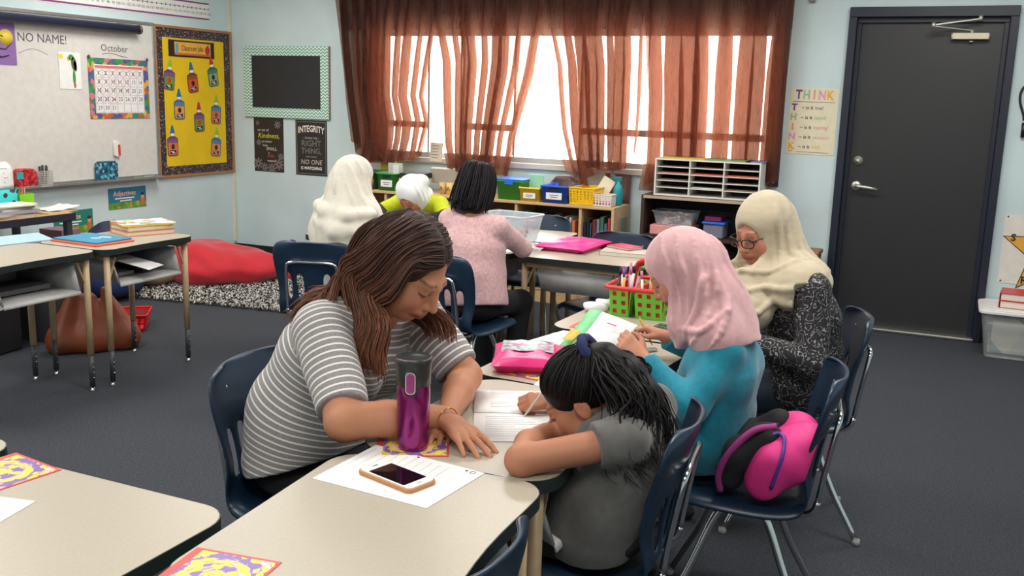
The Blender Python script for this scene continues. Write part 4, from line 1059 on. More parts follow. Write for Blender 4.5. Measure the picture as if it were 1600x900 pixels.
sdf_obj(S, 'hijab', PINKH, L)
pc = MB(); pc.tube([(-.853, 2.885, .855), (-.818, 2.905, .78)], .0036, 6); pc.tube([(-.818, 2.905, .78), (-.812, 2.909, .765)], [.0036, .0006], 6)
tag(pc.build('pencil', M('yellow_pencil', (216, 150, 60), .4)), 'yellow pencil held by the girl in teal', 'pencil')

# ---- the girl in glasses and a beige hijab
B = thing('person', 'girl in black glasses, beige hijab and black floral top, looking down', 'person', (-.45, 3.52, 0))
H4 = Head((-.598, 3.48, 1.085), (-.50, -.82, -.30), size=.97)
nk = (-.515, 3.515, .97); shl, shr = (-.395, 3.36, .915), (-.52, 3.67, .92)
ell_, elr = (-.365, 3.28, .68), (-.66, 3.74, .74); wrl, wrr = (-.60, 3.24, .735), (-.875, 3.54, .775)
S = Sdf((-1.0, 3.12, -.02), (-.24, 3.86, 1.24), .0042)
H4.build(S, nk, False, ears=False)
spB = [(-.43, 3.53, .54), (-.435, 3.53, .66), (-.45, 3.525, .80), (-.465, 3.52, .92)]
S.chain(spB, [.11, .10, .10, .06], .03); S.cone(shl, shr, .04, .04, .03)
S.chain([shl, ell_, wrl], [.04, .035, .022], .015); S.chain([shr, elr, wrr], [.04, .035, .022], .015)
hand(S, wrl, (-.95, .2, .1), (0, -.3, 1), -1, (.4, .5, .5, .5), .88)
hand(S, wrr, (-.82, -.40, .42), (.3, -.5, .8), 1, (.7, .8, .9, .9), .88, .04, .5)
kB, aB = [(-.88, 3.38, .47), (-.84, 3.62, .47)], [(-.80, 3.36, .07), (-.78, 3.62, .07)]
lower(S, (-.43, 3.53, .515), kB, aB, .066, .048, .033)
sdf_obj(S, 'body', SKIN, B, lambda v: H4.paint(v, skin_col(v, (186, 126, 100)), (150, 84, 78)))
S = Sdf((-.78, 3.12, .42), (-.24, 3.86, 1.05), .0052)
for i in (-1, 1): S.chain([(x + .022 * i, y - .055 * i, z) for x, y, z in spB], [.135, .125, .122, .07], .04)
S.cone(shl, shr, .06, .06, .04)
for a, b, c in ((shl, ell_, wrl), (shr, elr, wrr)):
    S.cone(a, b, .060, .054, .03); S.cone(b, np.array(b) * .1 + np.array(c) * .9, .054, .038, .02, flat_b=True)
fold_disp(S, 31, .0055, 38); S.cut((0, 0, .462), (0, 0, -1)); S.ell(nk, (.065, .065, .05), None, .01, True)
sdf_obj(S, 'floral_top', mat_floral(), B)
S = Sdf((-.98, 3.24, .0), (-.26, 3.78, .66), .009)
S.ell((-.43, 3.53, .52), (.14, .16, .085), None, .03); lower(S, (-.43, 3.53, .525), kB, aB, .085, .064, .05); S.cut((0, 0, .08), (0, 0, -1)); S.cut((-.43, 0, .447), (0, 0, -1), (-.65, 3.1, 0), (-.2, 3.9, .7))
sdf_obj(S, 'jeans', M('dark_jeans', (34, 42, 58), .85, var=.08, scale=80), B)
shoes(B, aB, (-1, -.1), M('black_flat_shoe', (28, 26, 28), .6), .92)
BEIGE = M('beige_crinkle_cotton', (188, 175, 150), .9, var=.04, scale=20, bump=.5, bscale=420, sheen=.3, stretch=(.6, .6, 2.2))
S = Sdf((-.86, 3.14, .66), (-.24, 3.82, 1.25), .0045)
H4.ell(S, (0, -.026, .040), (.092, .116, .102)); H4.ell(S, (0, -.01, -.06), (.084, .092, .08), .05)
S.chain([H4.p(0, -.05, -.05), (-.53, 3.525, .975)], [.094, .10], .05)
S.cone((-.425, 3.385, .915), (-.53, 3.65, .92), .088, .085, .05); S.ell((-.47, 3.49, .92), (.13, .16, .075), None, .05)
S.chain([H4.p(.0, .05, -.125), (-.625, 3.42, .92), (-.60, 3.345, .82), (-.625, 3.33, .72)], [.06, .075, .072, .03], .04)
S.chain([H4.p(-.05, -.03, -.13), H4.p(0, .055, -.135), H4.p(.07, -.03, -.12)], [.048, .046, .05], .03)
H4.ell(S, (0, .112, -.022), (.060, .076, .086), .012, True)
hijab_folds(S, H4, .0095)
for z in (-.125, -.16): S.crease(H4, [(-.09, -.02, z + .05), (-.05, .05, z + .01), (.0, .075, z - .01), (.05, .05, z + .0), (.09, -.02, z + .03)], .012, .010, False, False)
for q in ([(-.40, 3.40, 1.02), (-.56, 3.36, .96), (-.67, 3.46, .97)], [(-.37, 3.38, .96), (-.53, 3.33, .91), (-.66, 3.40, .92)], [(-.38, 3.36, .90), (-.52, 3.32, .86), (-.64, 3.36, .84)], [(-.64, 3.38, .93), (-.62, 3.34, .84), (-.63, 3.33, .74)], [(-.59, 3.36, .93), (-.58, 3.33, .84), (-.60, 3.32, .75)], [(-.42, 3.45, 1.12), (-.40, 3.42, 1.03), (-.36, 3.40, .96)]): S.roll((-.50, 3.50, .95), q, .012, .008)

S.disp(drape(H4.p(0, -.01, 0), .0015, 12, H4.c[2] + .12, .2, 1.0)); fold_disp(S, 41, .0045, 30)
S.cut((-.33, 3.40, .88), (.3, -.75, -.8), (-.44, 3.1, .6), (-.2, 3.9, 1.0))
sdf_obj(S, 'hijab', BEIGE, B)
gl = MB()
for i in (-1, 1):
    pts = [H4.p(i * .033 + .0235 * (abs(math.cos(a)) ** .7) * math.copysign(1, math.cos(a)), .1165 - .012 * (abs(i * .033 + .023 * math.cos(a)) / .055) ** 2, -.004 + .0165 * (abs(math.sin(a)) ** .8) * math.copysign(1, math.sin(a))) for a in np.linspace(0, 2 * PI, 25)[:-1]]
    gl.tube(pts, .0025, 6, closed=True); gl.tube([H4.p(i * .056, .106, .008), H4.p(i * .064, .088, .008), H4.p(i * .068, .065, .006)], .0020, 6)
gl.tube([H4.p(-.010, .1165, .004), H4.p(0, .119, .006), H4.p(.010, .1165, .004)], .002, 6)
go = gl.build('glasses_frame', M('black_acetate', (18, 18, 20), .25), B, True)

# ---- the girl in the pink jumper, her back to us
K = thing('person', 'girl with a black bob in a pale pink jumper, seated with her back to us', 'person', (-2.12, 4.25, 0))
H5 = Head((-2.135, 4.315, 1.085), (.20, .93, -.30), size=.93)
nk = (-2.125, 4.245, .975); shl, shr = (-2.265, 4.255, .915), (-1.99, 4.24, .905)
ell_, elr = (-2.36, 4.38, .80), (-1.925, 4.40, .785); wrl, wrr = (-2.30, 4.60, .765), (-2.03, 4.64, .765)
S = Sdf((-2.46, 4.02, -.02), (-1.8, 4.95, 1.24), .0065)
H5.build(S, nk, True)
spK = [(-2.11, 4.20, .54), (-2.115, 4.21, .66), (-2.12, 4.225, .80), (-2.125, 4.24, .89)]
S.chain(spK, [.10, .095, .09, .05], .03); S.cone(shl, shr, .038, .038, .03)
S.chain([shl, ell_, wrl], [.037, .033, .022], .015); S.chain([shr, elr, wrr], [.037, .033, .022], .015)
hand(S, wrl, (.4, .9, -.1), (0, 0, 1), -1, (.3, .4, .4, .5), .82, k=.008); hand(S, wrr, (-.3, .95, -.1), (0, 0, 1), 1, (.3, .4, .4, .5), .82, k=.008)
kK, aK = [(-2.18, 4.56, .475), (-2.0, 4.56, .475)], [(-2.18, 4.48, .06), (-2.0, 4.48, .06)]
for a, b in zip(kK, aK): S.chain([(a[0] * .5 - 1.055, 4.2, .515), a, b], [.062, .045, .03], .03)
sdf_obj(S, 'body', SKIN, K, lambda v: H5.paint(v, skin_col(v, (190, 134, 108))))
PKJ = M('pale_pink_marl', (214, 172, 174), .9, var=.08, scale=70, bump=.25, bscale=600, sheen=.3)
S = Sdf((-2.48, 4.02, .40), (-1.8, 4.75, 1.0), .006)
for dx in (-.05, .05): S.chain([(x + dx, y, z) for x, y, z in [(-2.105, 4.20, .50)] + spK], [.128, .128, .118, .105, .058], .04)
S.cone(shl, shr, .053, .053, .04)
for a, b, c in ((shl, ell_, wrl), (shr, elr, wrr)):
    S.cone(a, b, .054, .047, .025); S.cone(b, np.array(b) * .08 + np.array(c) * .92, .047, .034, .02, flat_b=True)
fold_disp(S, 51, .004, 32); S.cut((-2.1, 4.2, .505), (.15, -.2, -1)); S.ell(np.array(nk) + (0, 0, .01), (.058, .058, .04), None, .01, True)
sdf_obj(S, 'jumper', PKJ, K)
S = Sdf((-2.32, 4.04, .0), (-1.86, 4.7, .68), .009)
S.ell((-2.11, 4.20, .52), (.15, .13, .085), None, .03)
for a, b in zip(kK, aK): S.chain([(a[0] * .5 - 1.055, 4.2, .52), a, b], [.08, .06, .045], .03)
S.cut((0, 0, .07), (0, 0, -1)); S.cut((0, 0, .448), (0, 0, -1), (-2.4, 4.0, 0), (-1.8, 4.38, .7))
sdf_obj(S, 'trousers', BLK, K); shoes(K, aK, (0, 1), MATS['black_trainer'], .85)
S = Sdf((-2.30, 4.12, .92), (-1.98, 4.48, 1.25), .005)
H5.ell(S, (0, -.022, .036), (.088, .106, .092)); H5.cone(S, (.045, -.05, .0), (.05, -.06, -.11), .052, .048, .03); H5.cone(S, (-.045, -.05, .0), (-.05, -.06, -.11), .052, .048, .03); H5.cone(S, (0, -.06, 0), (0, -.08, -.115), .05, .045, .03)
H5.ell(S, (0, .10, -.03), (.062, .07, .1), .01, True)
gk = [[H5.p(0, -.03, .13), H5.p(.07 * math.sin(a), -.03 - .075 * math.cos(a), .105), H5.p(.098 * math.sin(a), -.02 - .105 * math.cos(a), .02), H5.p(.104 * math.sin(a), -.03 - .10 * math.cos(a), -.07), H5.p(.10 * math.sin(a), -.035 - .088 * math.cos(a), -.145)] for a in np.linspace(-2.0, 2.0, 13)]
hair_obj(S, [(gk, 1.0)], 320, BLKH, K, (16, 14, 17), (30, 26, 28), r=.006, jit=.005, seed=8, tip=.6)

# ---- the girl under the long cream hijab
Cg = thing('person', 'seated girl under a long cream hijab, her back to us', 'person', (-2.87, 4.28, 0))
H6 = Head((-2.865, 4.33, 1.075), (.35, .90, -.25), size=.95)
nk = (-2.875, 4.28, .965); shl, shr = (-3.02, 4.29, .905), (-2.74, 4.25, .905)
ell_, elr = (-3.07, 4.42, .77), (-2.70, 4.40, .77); wrl, wrr = (-3.0, 4.62, .765), (-2.78, 4.64, .765)
S = Sdf((-3.2, 4.05, -.02), (-2.5, 4.95, 1.24), .007)
H6.build(S, nk, True, ears=False)
spC = [(-2.87, 4.25, .54), (-2.87, 4.25, .66), (-2.875, 4.26, .80), (-2.875, 4.27, .89)]
S.chain(spC, [.10, .095, .09, .05], .03); S.cone(shl, shr, .038, .038, .03)
S.chain([shl, ell_, wrl], [.037, .033, .022], .015); S.chain([shr, elr, wrr], [.037, .033, .022], .015)
hand(S, wrl, (.4, .9, -.1), (0, 0, 1), -1, (.3, .4, .4, .5), .82, k=.008); hand(S, wrr, (-.3, .95, -.1), (0, 0, 1), 1, (.3, .4, .4, .5), .82, k=.008)
kC, aC = [(-2.95, 4.6, .475), (-2.79, 4.6, .475)], [(-2.95, 4.5, .06), (-2.79, 4.5, .06)]
for a, b in zip(kC, aC): S.chain([(a[0], 4.25, .515), a, b], [.062, .045, .03], .03)
sdf_obj(S, 'body', SKIN, Cg, lambda v: H6.paint(v, skin_col(v, (190, 134, 108))))
S = Sdf((-3.2, 4.05, .42), (-2.55, 4.75, 1.0), .007)
for dx in (-.05, .05): S.chain([(x + dx, y, z) for x, y, z in spC], [.128, .122, .105, .06], .04)
S.cone(shl, shr, .05, .05, .04)
for a, b, c in ((shl, ell_, wrl), (shr, elr, wrr)): S.cone(a, b, .052, .046, .025); S.cone(b, np.array(b) * .08 + np.array(c) * .92, .046, .034, .02, flat_b=True)
fold_disp(S, 61, .004, 32); S.cut((0, 0, .462), (0, 0, -1)); S.ell(np.array(nk) + (0, 0, .01), (.058, .058, .04), None, .01, True)
sdf_obj(S, 'grey_white_top', M('pale_grey_jersey', (190, 192, 190), .9, var=.05, scale=30, bump=.2, bscale=500), Cg)
S = Sdf((-3.1, 4.05, .0), (-2.6, 4.75, .68), .009); S.ell((-2.87, 4.25, .52), (.15, .13, .085), None, .03)
for a, b in zip(kC, aC): S.chain([(a[0], 4.25, .52), a, b], [.08, .06, .045], .03)
S.cut((0, 0, .07), (0, 0, -1)); S.cut((0, 0, .448), (0, 0, -1), (-3.2, 4.0, 0), (-2.5, 4.40, .7))
sdf_obj(S, 'trousers', BLK, Cg); shoes(Cg, aC, (0, 1), MATS['black_trainer'], .85)
CRM = M('cream_jersey', (222, 216, 202), .9, var=.03, scale=20, bump=.2, bscale=500, sheen=.3)
S = Sdf((-3.24, 4.02, .54), (-2.52, 4.62, 1.24), .0055)
H6.ell(S, (0, -.026, .038), (.094, .120, .10)); H6.ell(S, (0, -.01, -.06), (.088, .095, .08), .05)
S.chain([H6.p(0, -.05, -.05), (-2.875, 4.275, .96), (-2.875, 4.26, .84), (-2.875, 4.25, .70)], [.10, .115, .155, .15], .06)
for dx in (-.115, .105): S.chain([(-2.875 + dx, 4.275, .90), (-2.875 + dx * 1.1, 4.27, .80), (-2.875 + dx * .85, 4.26, .66)], [.085, .095, .10], .05)
S.chain([(-3.05, 4.24, .945), (-2.95, 4.15, .925), (-2.80, 4.14, .91), (-2.69, 4.22, .92)], [.022, .03, .028, .02], .03)
S.chain([(-3.0, 4.17, .87), (-2.86, 4.115, .83), (-2.70, 4.17, .83)], [.02, .028, .02], .04)
H6.ell(S, (0, .112, -.022), (.058, .076, .086), .012, True)
hijab_folds(S, H6, .008); S.disp(folds(71, .005, 20)); S.disp(drape((-2.87, 4.28, 1), .004, 8, 1.1, .3, .5))
S.cut((-2.9, 4.2, .625), (.35, -.2, -1))
sdf_obj(S, 'hijab', CRM, Cg)

# ---- the girl in lime with a white hijab, bent over her work
N = thing('person', 'girl in a white hijab and lime green sleeves, bent over the far desk', 'person', (-3.15, 5.66, 0))
H7 = Head((-3.165, 5.41, .885), (-.05, -.70, -.70), size=.93)
nk = (-3.16, 5.55, .87); shl, shr = (-3.02, 5.53, .83), (-3.31, 5.53, .83)
ell_, elr = (-2.915, 5.42, .765), (-3.40, 5.42, .765); wrl, wrr = (-3.02, 5.24, .76), (-3.28, 5.24, .76)
S = Sdf((-3.6, 4.95, -.02), (-2.7, 5.95, 1.06), .0065)
H7.build(S, nk, True, ears=False)
spN = [(-3.15, 5.70, .54), (-3.15, 5.68, .64), (-3.155, 5.64, .75), (-3.16, 5.58, .83)]
S.chain(spN, [.10, .095, .09, .05], .03); S.cone(shl, shr, .038, .038, .03)
S.chain([shl, ell_, wrl], [.037, .033, .022], .015); S.chain([shr, elr, wrr], [.037, .033, .022], .015)
hand(S, wrl, (-.5, -.8, -.1), (0, 0, 1), -1, (.5, .6, .7, .7), .82, k=.008); hand(S, wrr, (.3, -.9, -.1), (0, 0, 1), 1, (.8, .9, 1, 1), .82, k=.008)
kN, aN = [(-3.24, 5.34, .475), (-3.06, 5.34, .475)], [(-3.24, 5.44, .06), (-3.06, 5.44, .06)]
for a, b in zip(kN, aN): S.chain([(a[0], 5.70, .515), a, b], [.062, .045, .03], .03)
sdf_obj(S, 'body', SKIN, N, lambda v: H7.paint(v, skin_col(v, (176, 118, 92))))
LIME = M('lime_jersey', (184, 194, 22), .8, var=.04, scale=30)
S = Sdf((-3.6, 5.2, .42), (-2.7, 5.9, .98), .006)
for dx in (-.05, .05): S.chain([(x + dx, y, z) for x, y, z in spN], [.125, .12, .105, .06], .04)
S.cone(shl, shr, .052, .052, .04)
for a, b in ((shl, ell_), (shr, elr)): S.cone(a, np.array(a) * .15 + np.array(b) * .85, .050, .053, .025, flat_b=True)
fold_disp(S, 81, .004, 32); S.cut((0, 0, .462), (0, 0, -1)); S.ell(np.array(nk) + (0, 0, .01), (.058, .058, .04), None, .01, True)
sdf_obj(S, 'lime_top', LIME, N)
for a, b, c in ((shl, ell_, wrl), (shr, elr, wrr)):
    S = Sdf((-3.6, 5.1, .6), (-2.7, 5.75, .98), .006); S.cone(a, b, .044, .043, .02); S.cone(b, np.array(b) * .1 + np.array(c) * .9, .043, .032, .02, flat_b=True)
    sdf_obj(S, 'undersleeve', M('black_jersey', (24, 24, 28), .85), N)
S = Sdf((-3.42, 5.15, .0), (-2.9, 5.95, .68), .009); S.ell((-3.15, 5.70, .52), (.15, .13, .085), None, .03)
for a, b in zip(kN, aN): S.chain([(a[0], 5.70, .52), a, b], [.08, .06, .045], .03)
S.cut((0, 0, .07), (0, 0, -1)); S.cut((0, 0, .448), (0, 0, -1), (-3.5, 5.54, 0), (-2.7, 5.95, .7))
sdf_obj(S, 'trousers', BLK, N); shoes(N, aN, (0, -1), MATS['black_trainer'], .85)
WHJ = M('white_jersey', (226, 228, 232), .85, var=.02, scale=20, sheen=.2)
S = Sdf((-3.42, 5.2, .70), (-2.9, 5.76, 1.06), .005)
H7.ell(S, (0, -.026, .038), (.094, .118, .102)); H7.ell(S, (0, -.02, -.06), (.080, .085, .075), .05); H7.ell(S, (-.05, -.12, .03), (.048, .04, .048), .03)
S.chain([H7.p(0, -.05, -.06), nk], [.08, .07], .04)
H7.ell(S, (0, .112, -.02), (.062, .076, .088), .012, True)
hijab_folds(S, H7, .006); fold_disp(S, 91, .0025, 30); sdf_obj(S, 'hijab', WHJ, N)
# ------------------------------------------------------------------ things on the left wall (local x runs away from us, y up, z out)
PAP = M('white_paper', (236, 236, 234), .6, var=.015)
INK = M('black_ink', (26, 26, 28), .6)
def ink(name, c): return M('ink_' + name, c, .6)
def onleft(y, z, out=0.0): return (XL + out, y, z)
wbd = thing('whiteboard', 'long whiteboard with handwriting on the left wall', 'whiteboard', onleft(4.4, 1.42), LEFT)
WW, WH = 3.42, 1.21
MB().box((0, 0, .008), (WW, WH, .016)).build('writing_panel', M('whiteboard_enamel', (214, 212, 206), .22, var=.01), wbd)
ALW = M('board_aluminium', (170, 172, 172), .35, .8)
for y in (-WH / 2, WH / 2): MB().box((0, y, .012), (WW + .03, .025, .024)).build('board_frame', ALW, wbd, bevel=.003)
for x in (-WW / 2, WW / 2): MB().box((x, 0, .012), (.022, WH, .024)).build('board_frame', ALW, wbd, bevel=.003)
MB().box((0, -WH / 2 - .012, .045), (WW - .05, .012, .075)).box((0, -WH / 2 - .006, .08), (WW - .05, .02, .008)).build('pen_tray', ALW, wbd, bevel=.003)
mk = M('marker_ink', (70, 74, 84), .5)
tx = MB(); tx.text('NO NAME!', .088, 5.055 - 4.4, 1.845 - 1.42, .0162, wide=.98, m=Matrix.Rotation(-.0, 4, 'Z')); tx.build('handwriting', mk, wbd)
tx = MB(); tx.text('October', .075, 5.705 - 4.4, 1.812 - 1.42, .0162, wide=1.02); tx.tube([(5.58 - 4.4 + .25 * t, 1.765 - 1.42 + .012 * math.sin(5 * t), .0165) for t in np.linspace(0, 1, 10)], .0022, 4)
tx.build('handwriting', mk, wbd)
MB().tube([(4.85 - 4.4 + .24 * t, 1.735 - 1.42 + .035 * math.sin(PI * t), .0165) for t in np.linspace(0, 1, 12)], .0014, 4).build('drawn_arc', mk, wbd)
sc = thing('rolled_projection_screen', 'navy tube of the rolled-up screen above the whiteboard', 'screen', onleft(4.2, 1.968, .07), LEFT)
MB().cyl((-1.4, 0, 0), (1.70, 0, 0), .034, 20).build('screen_case', M('navy_enamel', (30, 34, 62), .35), sc)
MB().cyl((1.70, 0, 0), (1.718, 0, 0), .036, 20).build('end_cap', M('dull_brass', (120, 100, 80), .4, .6), sc)
for x in (-1.2, .2, 1.55): MB().box((x, .02, -.035), (.02, .05, .07)).build('wall_bracket', ALW, sc)
nl = thing('number_line', 'white number line strip with purple edges above the whiteboard', 'number line', onleft(5.29, 2.18, .001), LEFT)
MB().box((0, 0, .001), (3.0, .152, .002)).build('strip', PAP, nl)
pur = M('purple_print', (128, 58, 120), .5)
for y in (-.064, .064): MB().box((0, y, .0024), (3.0, .013, .0012)).build('purple_band', pur, nl)
q = MB()
for i in range(60): q.box((-1.46 + i * .05, .018, .0026), (.006, .02, .001))
q.box((0, .018, .0026), (2.98, .003, .001)); o = q.build('tick_marks', INK, nl); o['kind'] = 'stuff'
q = MB()
for i in range(60): q.text(str(i + 61), .03, -1.46 + i * .05, -.022, .0022)
o = q.build('numerals', INK, nl); o['kind'] = 'stuff'
dr = thing('moon_drawing', 'purple drawing of a yellow moon behind bare branches', 'drawing', onleft(4.60, 1.792, .018), LEFT)
MB().box((0, 0, .001), (.46, .28, .002)).build('purple_sheet', M('purple_paper', (140, 104, 168), .7), dr)
MB().lathe([(.055, 0), (.055, .0012)], 24, (.155, .045, .002)).build('moon', M('moon_yellow', (232, 206, 70), .6), dr)
br = MB()
for p in ([(.05, -.12, .0035), (.07, -.03, .0035), (.15, -.035, .0035), (.20, .015, .0035)], [(.06, -.06, .0035), (.11, -.09, .0035), (.17, -.075, .0035)], [(.05, .0, .0035), (.1, .06, .0035), (.13, .05, .0035)], [(.04, -.14, .0035), (.045, .05, .0035), (.06, .1, .0035)]): br.tube(p, [.006, .005, .004, .002][:len(p)], 5)
br.build('branches', INK, dr)
pd = thing('parrot_drawing', 'white drawing of a green parrot on the whiteboard', 'drawing', onleft(5.275, 1.632, .018), LEFT)
MB().box((0, 0, .001), (.195, .265, .002)).build('sheet', PAP, pd)
def disc(mb, c, rx, ry, z, ang=0, n=18):
    ca, sa = math.cos(ang), math.sin(ang)
    return mb.prism([(c[0] + rx * math.cos(a) * ca - ry * math.sin(a) * sa, c[1] + rx * math.cos(a) * sa + ry * math.sin(a) * ca) for a in np.linspace(0, 2 * PI, n + 1)[:-1]], z, z + .0006)
for nm, col_, c_, rx, ry, a in (('sun', (240, 214, 40), (-.075, .10), .018, .018, 0), ('body', (90, 104, 74), (.035, .05), .024, .048, .1), ('wing', (110, 96, 60), (.045, .035), .014, .04, .15), ('head', (60, 150, 80), (.012, .095), .024, .022, 0), ('beak', (230, 190, 40), (-.012, .085), .012, .016, .4), ('tail', (46, 150, 70), (.032, -.05), .012, .055, 0), ('tail_tip', (204, 84, 60), (.035, -.105), .009, .02, 0)):
    disc(MB(), c_, rx, ry, .0022 + .0003 * len(nm), a).build(nm, M('crayon_' + nm, col_, .7), pd)
ca = thing('october_calendar', 'colourful bordered October calendar on the whiteboard', 'calendar', onleft(5.738, 1.508, .018), LEFT)
CW, CH_ = .60, .455
MB().box((0, 0, .001), (CW, CH_, .002)).build('patterned_border', mat_paper_noise('calendar_border', (70, 110, 130), [(200, 90, 60), (60, 130, 110), (220, 170, 70), (90, 80, 150), (60, 150, 80), (210, 120, 130)], 26, .8), ca)
MB().box((0, -.002, .0025), (CW - .11, CH_ - .09, .002)).build('sheet', PAP, ca)
gx0, gx1, gy0, gy1 = -.24, .24, -.178, .15
MB().box((0, gy1 + .014, .0042), (gx1 - gx0, .018, .001)).build('header_row', M('calendar_header', (214, 120, 110), .6), ca)
g = MB()
for i in range(8): g.box((gx0 + (gx1 - gx0) * i / 7, (gy0 + gy1) / 2, .004), (.002, gy1 - gy0, .001))
for i in range(6): g.box((0, gy0 + (gy1 - gy0) * i / 5, .004), (gx1 - gx0, .002, .001))
g.build('grid_lines', M('grid_grey', (150, 130, 140), .6), ca)
g = MB(); xx = MB()
for d_ in range(31):
    cx_, cy_ = gx0 + (gx1 - gx0) * (d_ % 7 + .5) / 7, gy1 - (gy1 - gy0) * (d_ // 7 + .5) / 5
    g.text(str(d_ + 1), .045, cx_, cy_, .0042)
    if d_ < 12 or 14 <= d_ <= 18 or d_ in (21, 22, 23):
        for s_ in (-1, 1): xx.bar((cx_ - .026, cy_ - s_ * .024, .0046), (cx_ + .026, cy_ + s_ * .024, .0046), .003, .0006)
o = g.build('day_numbers', ink('plum', (80, 60, 74)), ca); o['kind'] = 'stuff'
o = xx.build('crossed_days', ink('red', (176, 84, 92)), ca); o['kind'] = 'stuff'
for sx in (-1, 1): MB().sphere((sx * .29, .235, .006), (.014, .014, .005), 10, 6).build('magnet', M('plum_magnet', (110, 60, 90), .4), ca)
er = thing('board_eraser', 'small white and red magnetic eraser stuck low on the whiteboard', 'eraser', onleft(5.662, 1.05, .018), LEFT)
MB().prism(rrect(.055, .125, .026, 6), 0, .02).build('white_case', M('white_plastic', (232, 228, 220), .35), er, bevel=.003)
MB().prism(rrect(.022, .09, .01, 4, .02, -.012), .0, .0225).build('red_side', M('red_plastic', (200, 60, 50), .4), er)
TR = .802
bx_ = thing('glitter_box', 'teal glittery box standing on the whiteboard tray', 'box', (XL + .05, 5.535, TR + .006))
MB().box((0, 0, .07), (.05, .185, .14)).build('box_body', mat_paper_noise('teal_glitter', (20, 90, 120), [(60, 150, 170), (14, 50, 80), (130, 190, 200)], 60, .6), bx_, bevel=.004)
MB().box((.0, .0, .146), (.05, .15, .012)).build('lid', M('teal_plastic', (30, 100, 120), .3), bx_, bevel=.004)
rc = thing('pencil_case', 'red glittery pencil case on the left of the whiteboard tray', 'pencil case', (XL + .05, 4.80, TR + .006))
MB().prism(rrect(.17, .135, .05, 6), -.03, .03, Matrix.Translation((0, 0, .0675)) @ Euler((PI / 2, 0, PI / 2)).to_matrix().to_4x4()).build('case_body', mat_paper_noise('red_glitter', (176, 24, 34), [(220, 60, 70), (130, 10, 20)], 70, .6), rc, bevel=.006)
MB().box((.032, -.06, .09), (.004, .05, .05)).build('turquoise_patch', M('turquoise', (40, 170, 170), .5), rc)
cp = thing('marker_cup', 'white mesh cup of black markers on the whiteboard tray', 'cup', (XL + .055, 4.955, TR + .006))
wm = M('white_wire', (214, 212, 206), .5)
k = MB()
for i in range(9):
    for s_ in (-1, 1): k.bar((s_ * .034, -.045 + i * .01125, 0), (s_ * .040, -.052 + i * .013, .11), .003, .003); k.bar((-.034 + i * .0085, s_ * .045, 0), (-.040 + i * .010, s_ * .052, .11), .003, .003)
for i in range(8):
    z = .002 + i * .0155; w_ = .034 + .006 * z / .11; l_ = .045 + .007 * z / .11
    for s_ in (-1, 1): k.bar((s_ * w_, -l_, z), (s_ * w_, l_, z), .003, .003); k.bar((-w_, s_ * l_, z), (w_, s_ * l_, z), .003, .003)
k.box((0, 0, .002), (.066, .088, .004)); o = k.build('wire_mesh', wm, cp)
for i, (a, b, h) in enumerate(((.0, -.03, .15), (.01, -.012, .158), (-.012, .004, .15), (.008, .02, .155), (-.004, .034, .148))):
    tag(MB().cyl((XL + .055 + a * .5, 4.955 + b * .7, TR + .012), (XL + .055 + a, 4.955 + b, TR + h), .008, 10).build('black_marker', M('black_marker_plastic', (24, 24, 28), .4)), 'black marker standing in the white mesh cup', 'marker', 'markers in the mesh cup')
for i, (y, c_, lb) in enumerate(((5.84, (96, 150, 90), 'green'), (5.95, (190, 190, 180), 'pale grey'))):
    tag(MB().cyl((XL + .07, y - .05, TR + .014), (XL + .065, y + .05, TR + .014), .0075, 10).build('board_marker', M('marker_' + lb, c_, .4)), lb + ' marker lying at the right end of the whiteboard tray', 'marker')
# bulletin board and what is pinned on it
bb = thing('bulletin_board', 'bulletin board with yellow paper and dotted border in an oak frame', 'bulletin board', onleft(6.58, 1.408), LEFT)
BW, BHH = .925, 1.245; OAK = mat_wood('oak_frame', (150, 104, 62), (178, 130, 84))
for x in (-1, 1): MB().box((x * (BW / 2 - .011), 0, .012), (.022, BHH, .024)).build('frame_side', OAK, bb, bevel=.002)
for y in (-1, 1): MB().box((0, y * (BHH / 2 - .011), .012), (BW - .044, .022, .024)).build('frame_side', OAK, bb, bevel=.002)
BORD = mat_dots('dotted_border', (58, 44, 44), [(210, 120, 110), (120, 150, 180), (190, 190, 200), (150, 90, 110), (110, 150, 120)], 62, .30)
for x in (-1, 1): MB().box((x * (BW / 2 - .022 - .036), 0, .011), (.072, BHH - .044, .003)).build('border_strip', BORD, bb)
for y in (-1, 1): MB().box((0, y * (BHH / 2 - .022 - .036), .011), (BW - .19, .072, .003)).build('border_strip', BORD, bb)
MB().box((0, 0, .006), (BW - .046, BHH - .046, .008)).build('yellow_backing', M('yellow_paper', (234, 196, 16), .8, var=.03, scale=4), bb)
tt_ = thing('classroom_jobs_sign', 'Classroom Jobs sign at the top of the bulletin board', 'sign', onleft(6.552, 1.853, .012), LEFT)
MB().box((0, 0, .001), (.545, .135, .002)).build('black_card', M('black_card', (40, 32, 30), .6), tt_)
MB().box((.01, 0, .0025), (.43, .108, .002)).build('orange_panel', M('amber_print', (236, 176, 70), .6), tt_)
MB().box((.01, -.045, .0038), (.43, .018, .001)).build('band', M('rust_print', (206, 104, 50), .6), tt_)
MB().text('Classroom Jobs', .062, .005, .004, .0037, wide=.66, bold=.0006).build('lettering', INK, tt_)
disc(disc(MB(), (.185, -.003), .030, .036, .0042), (.192, .036), .006, .016, .0042, -.4).build('apple', M('apple_red', (196, 40, 50), .5), tt_)
MB().box((-.18, -.01, .0045), (.03, .075, .001)).prism([(-.195, .0275), (-.165, .0275), (-.18, .058)], .004, .005).build('crayon', M('crayon_blue', (90, 160, 200), .5), tt_)
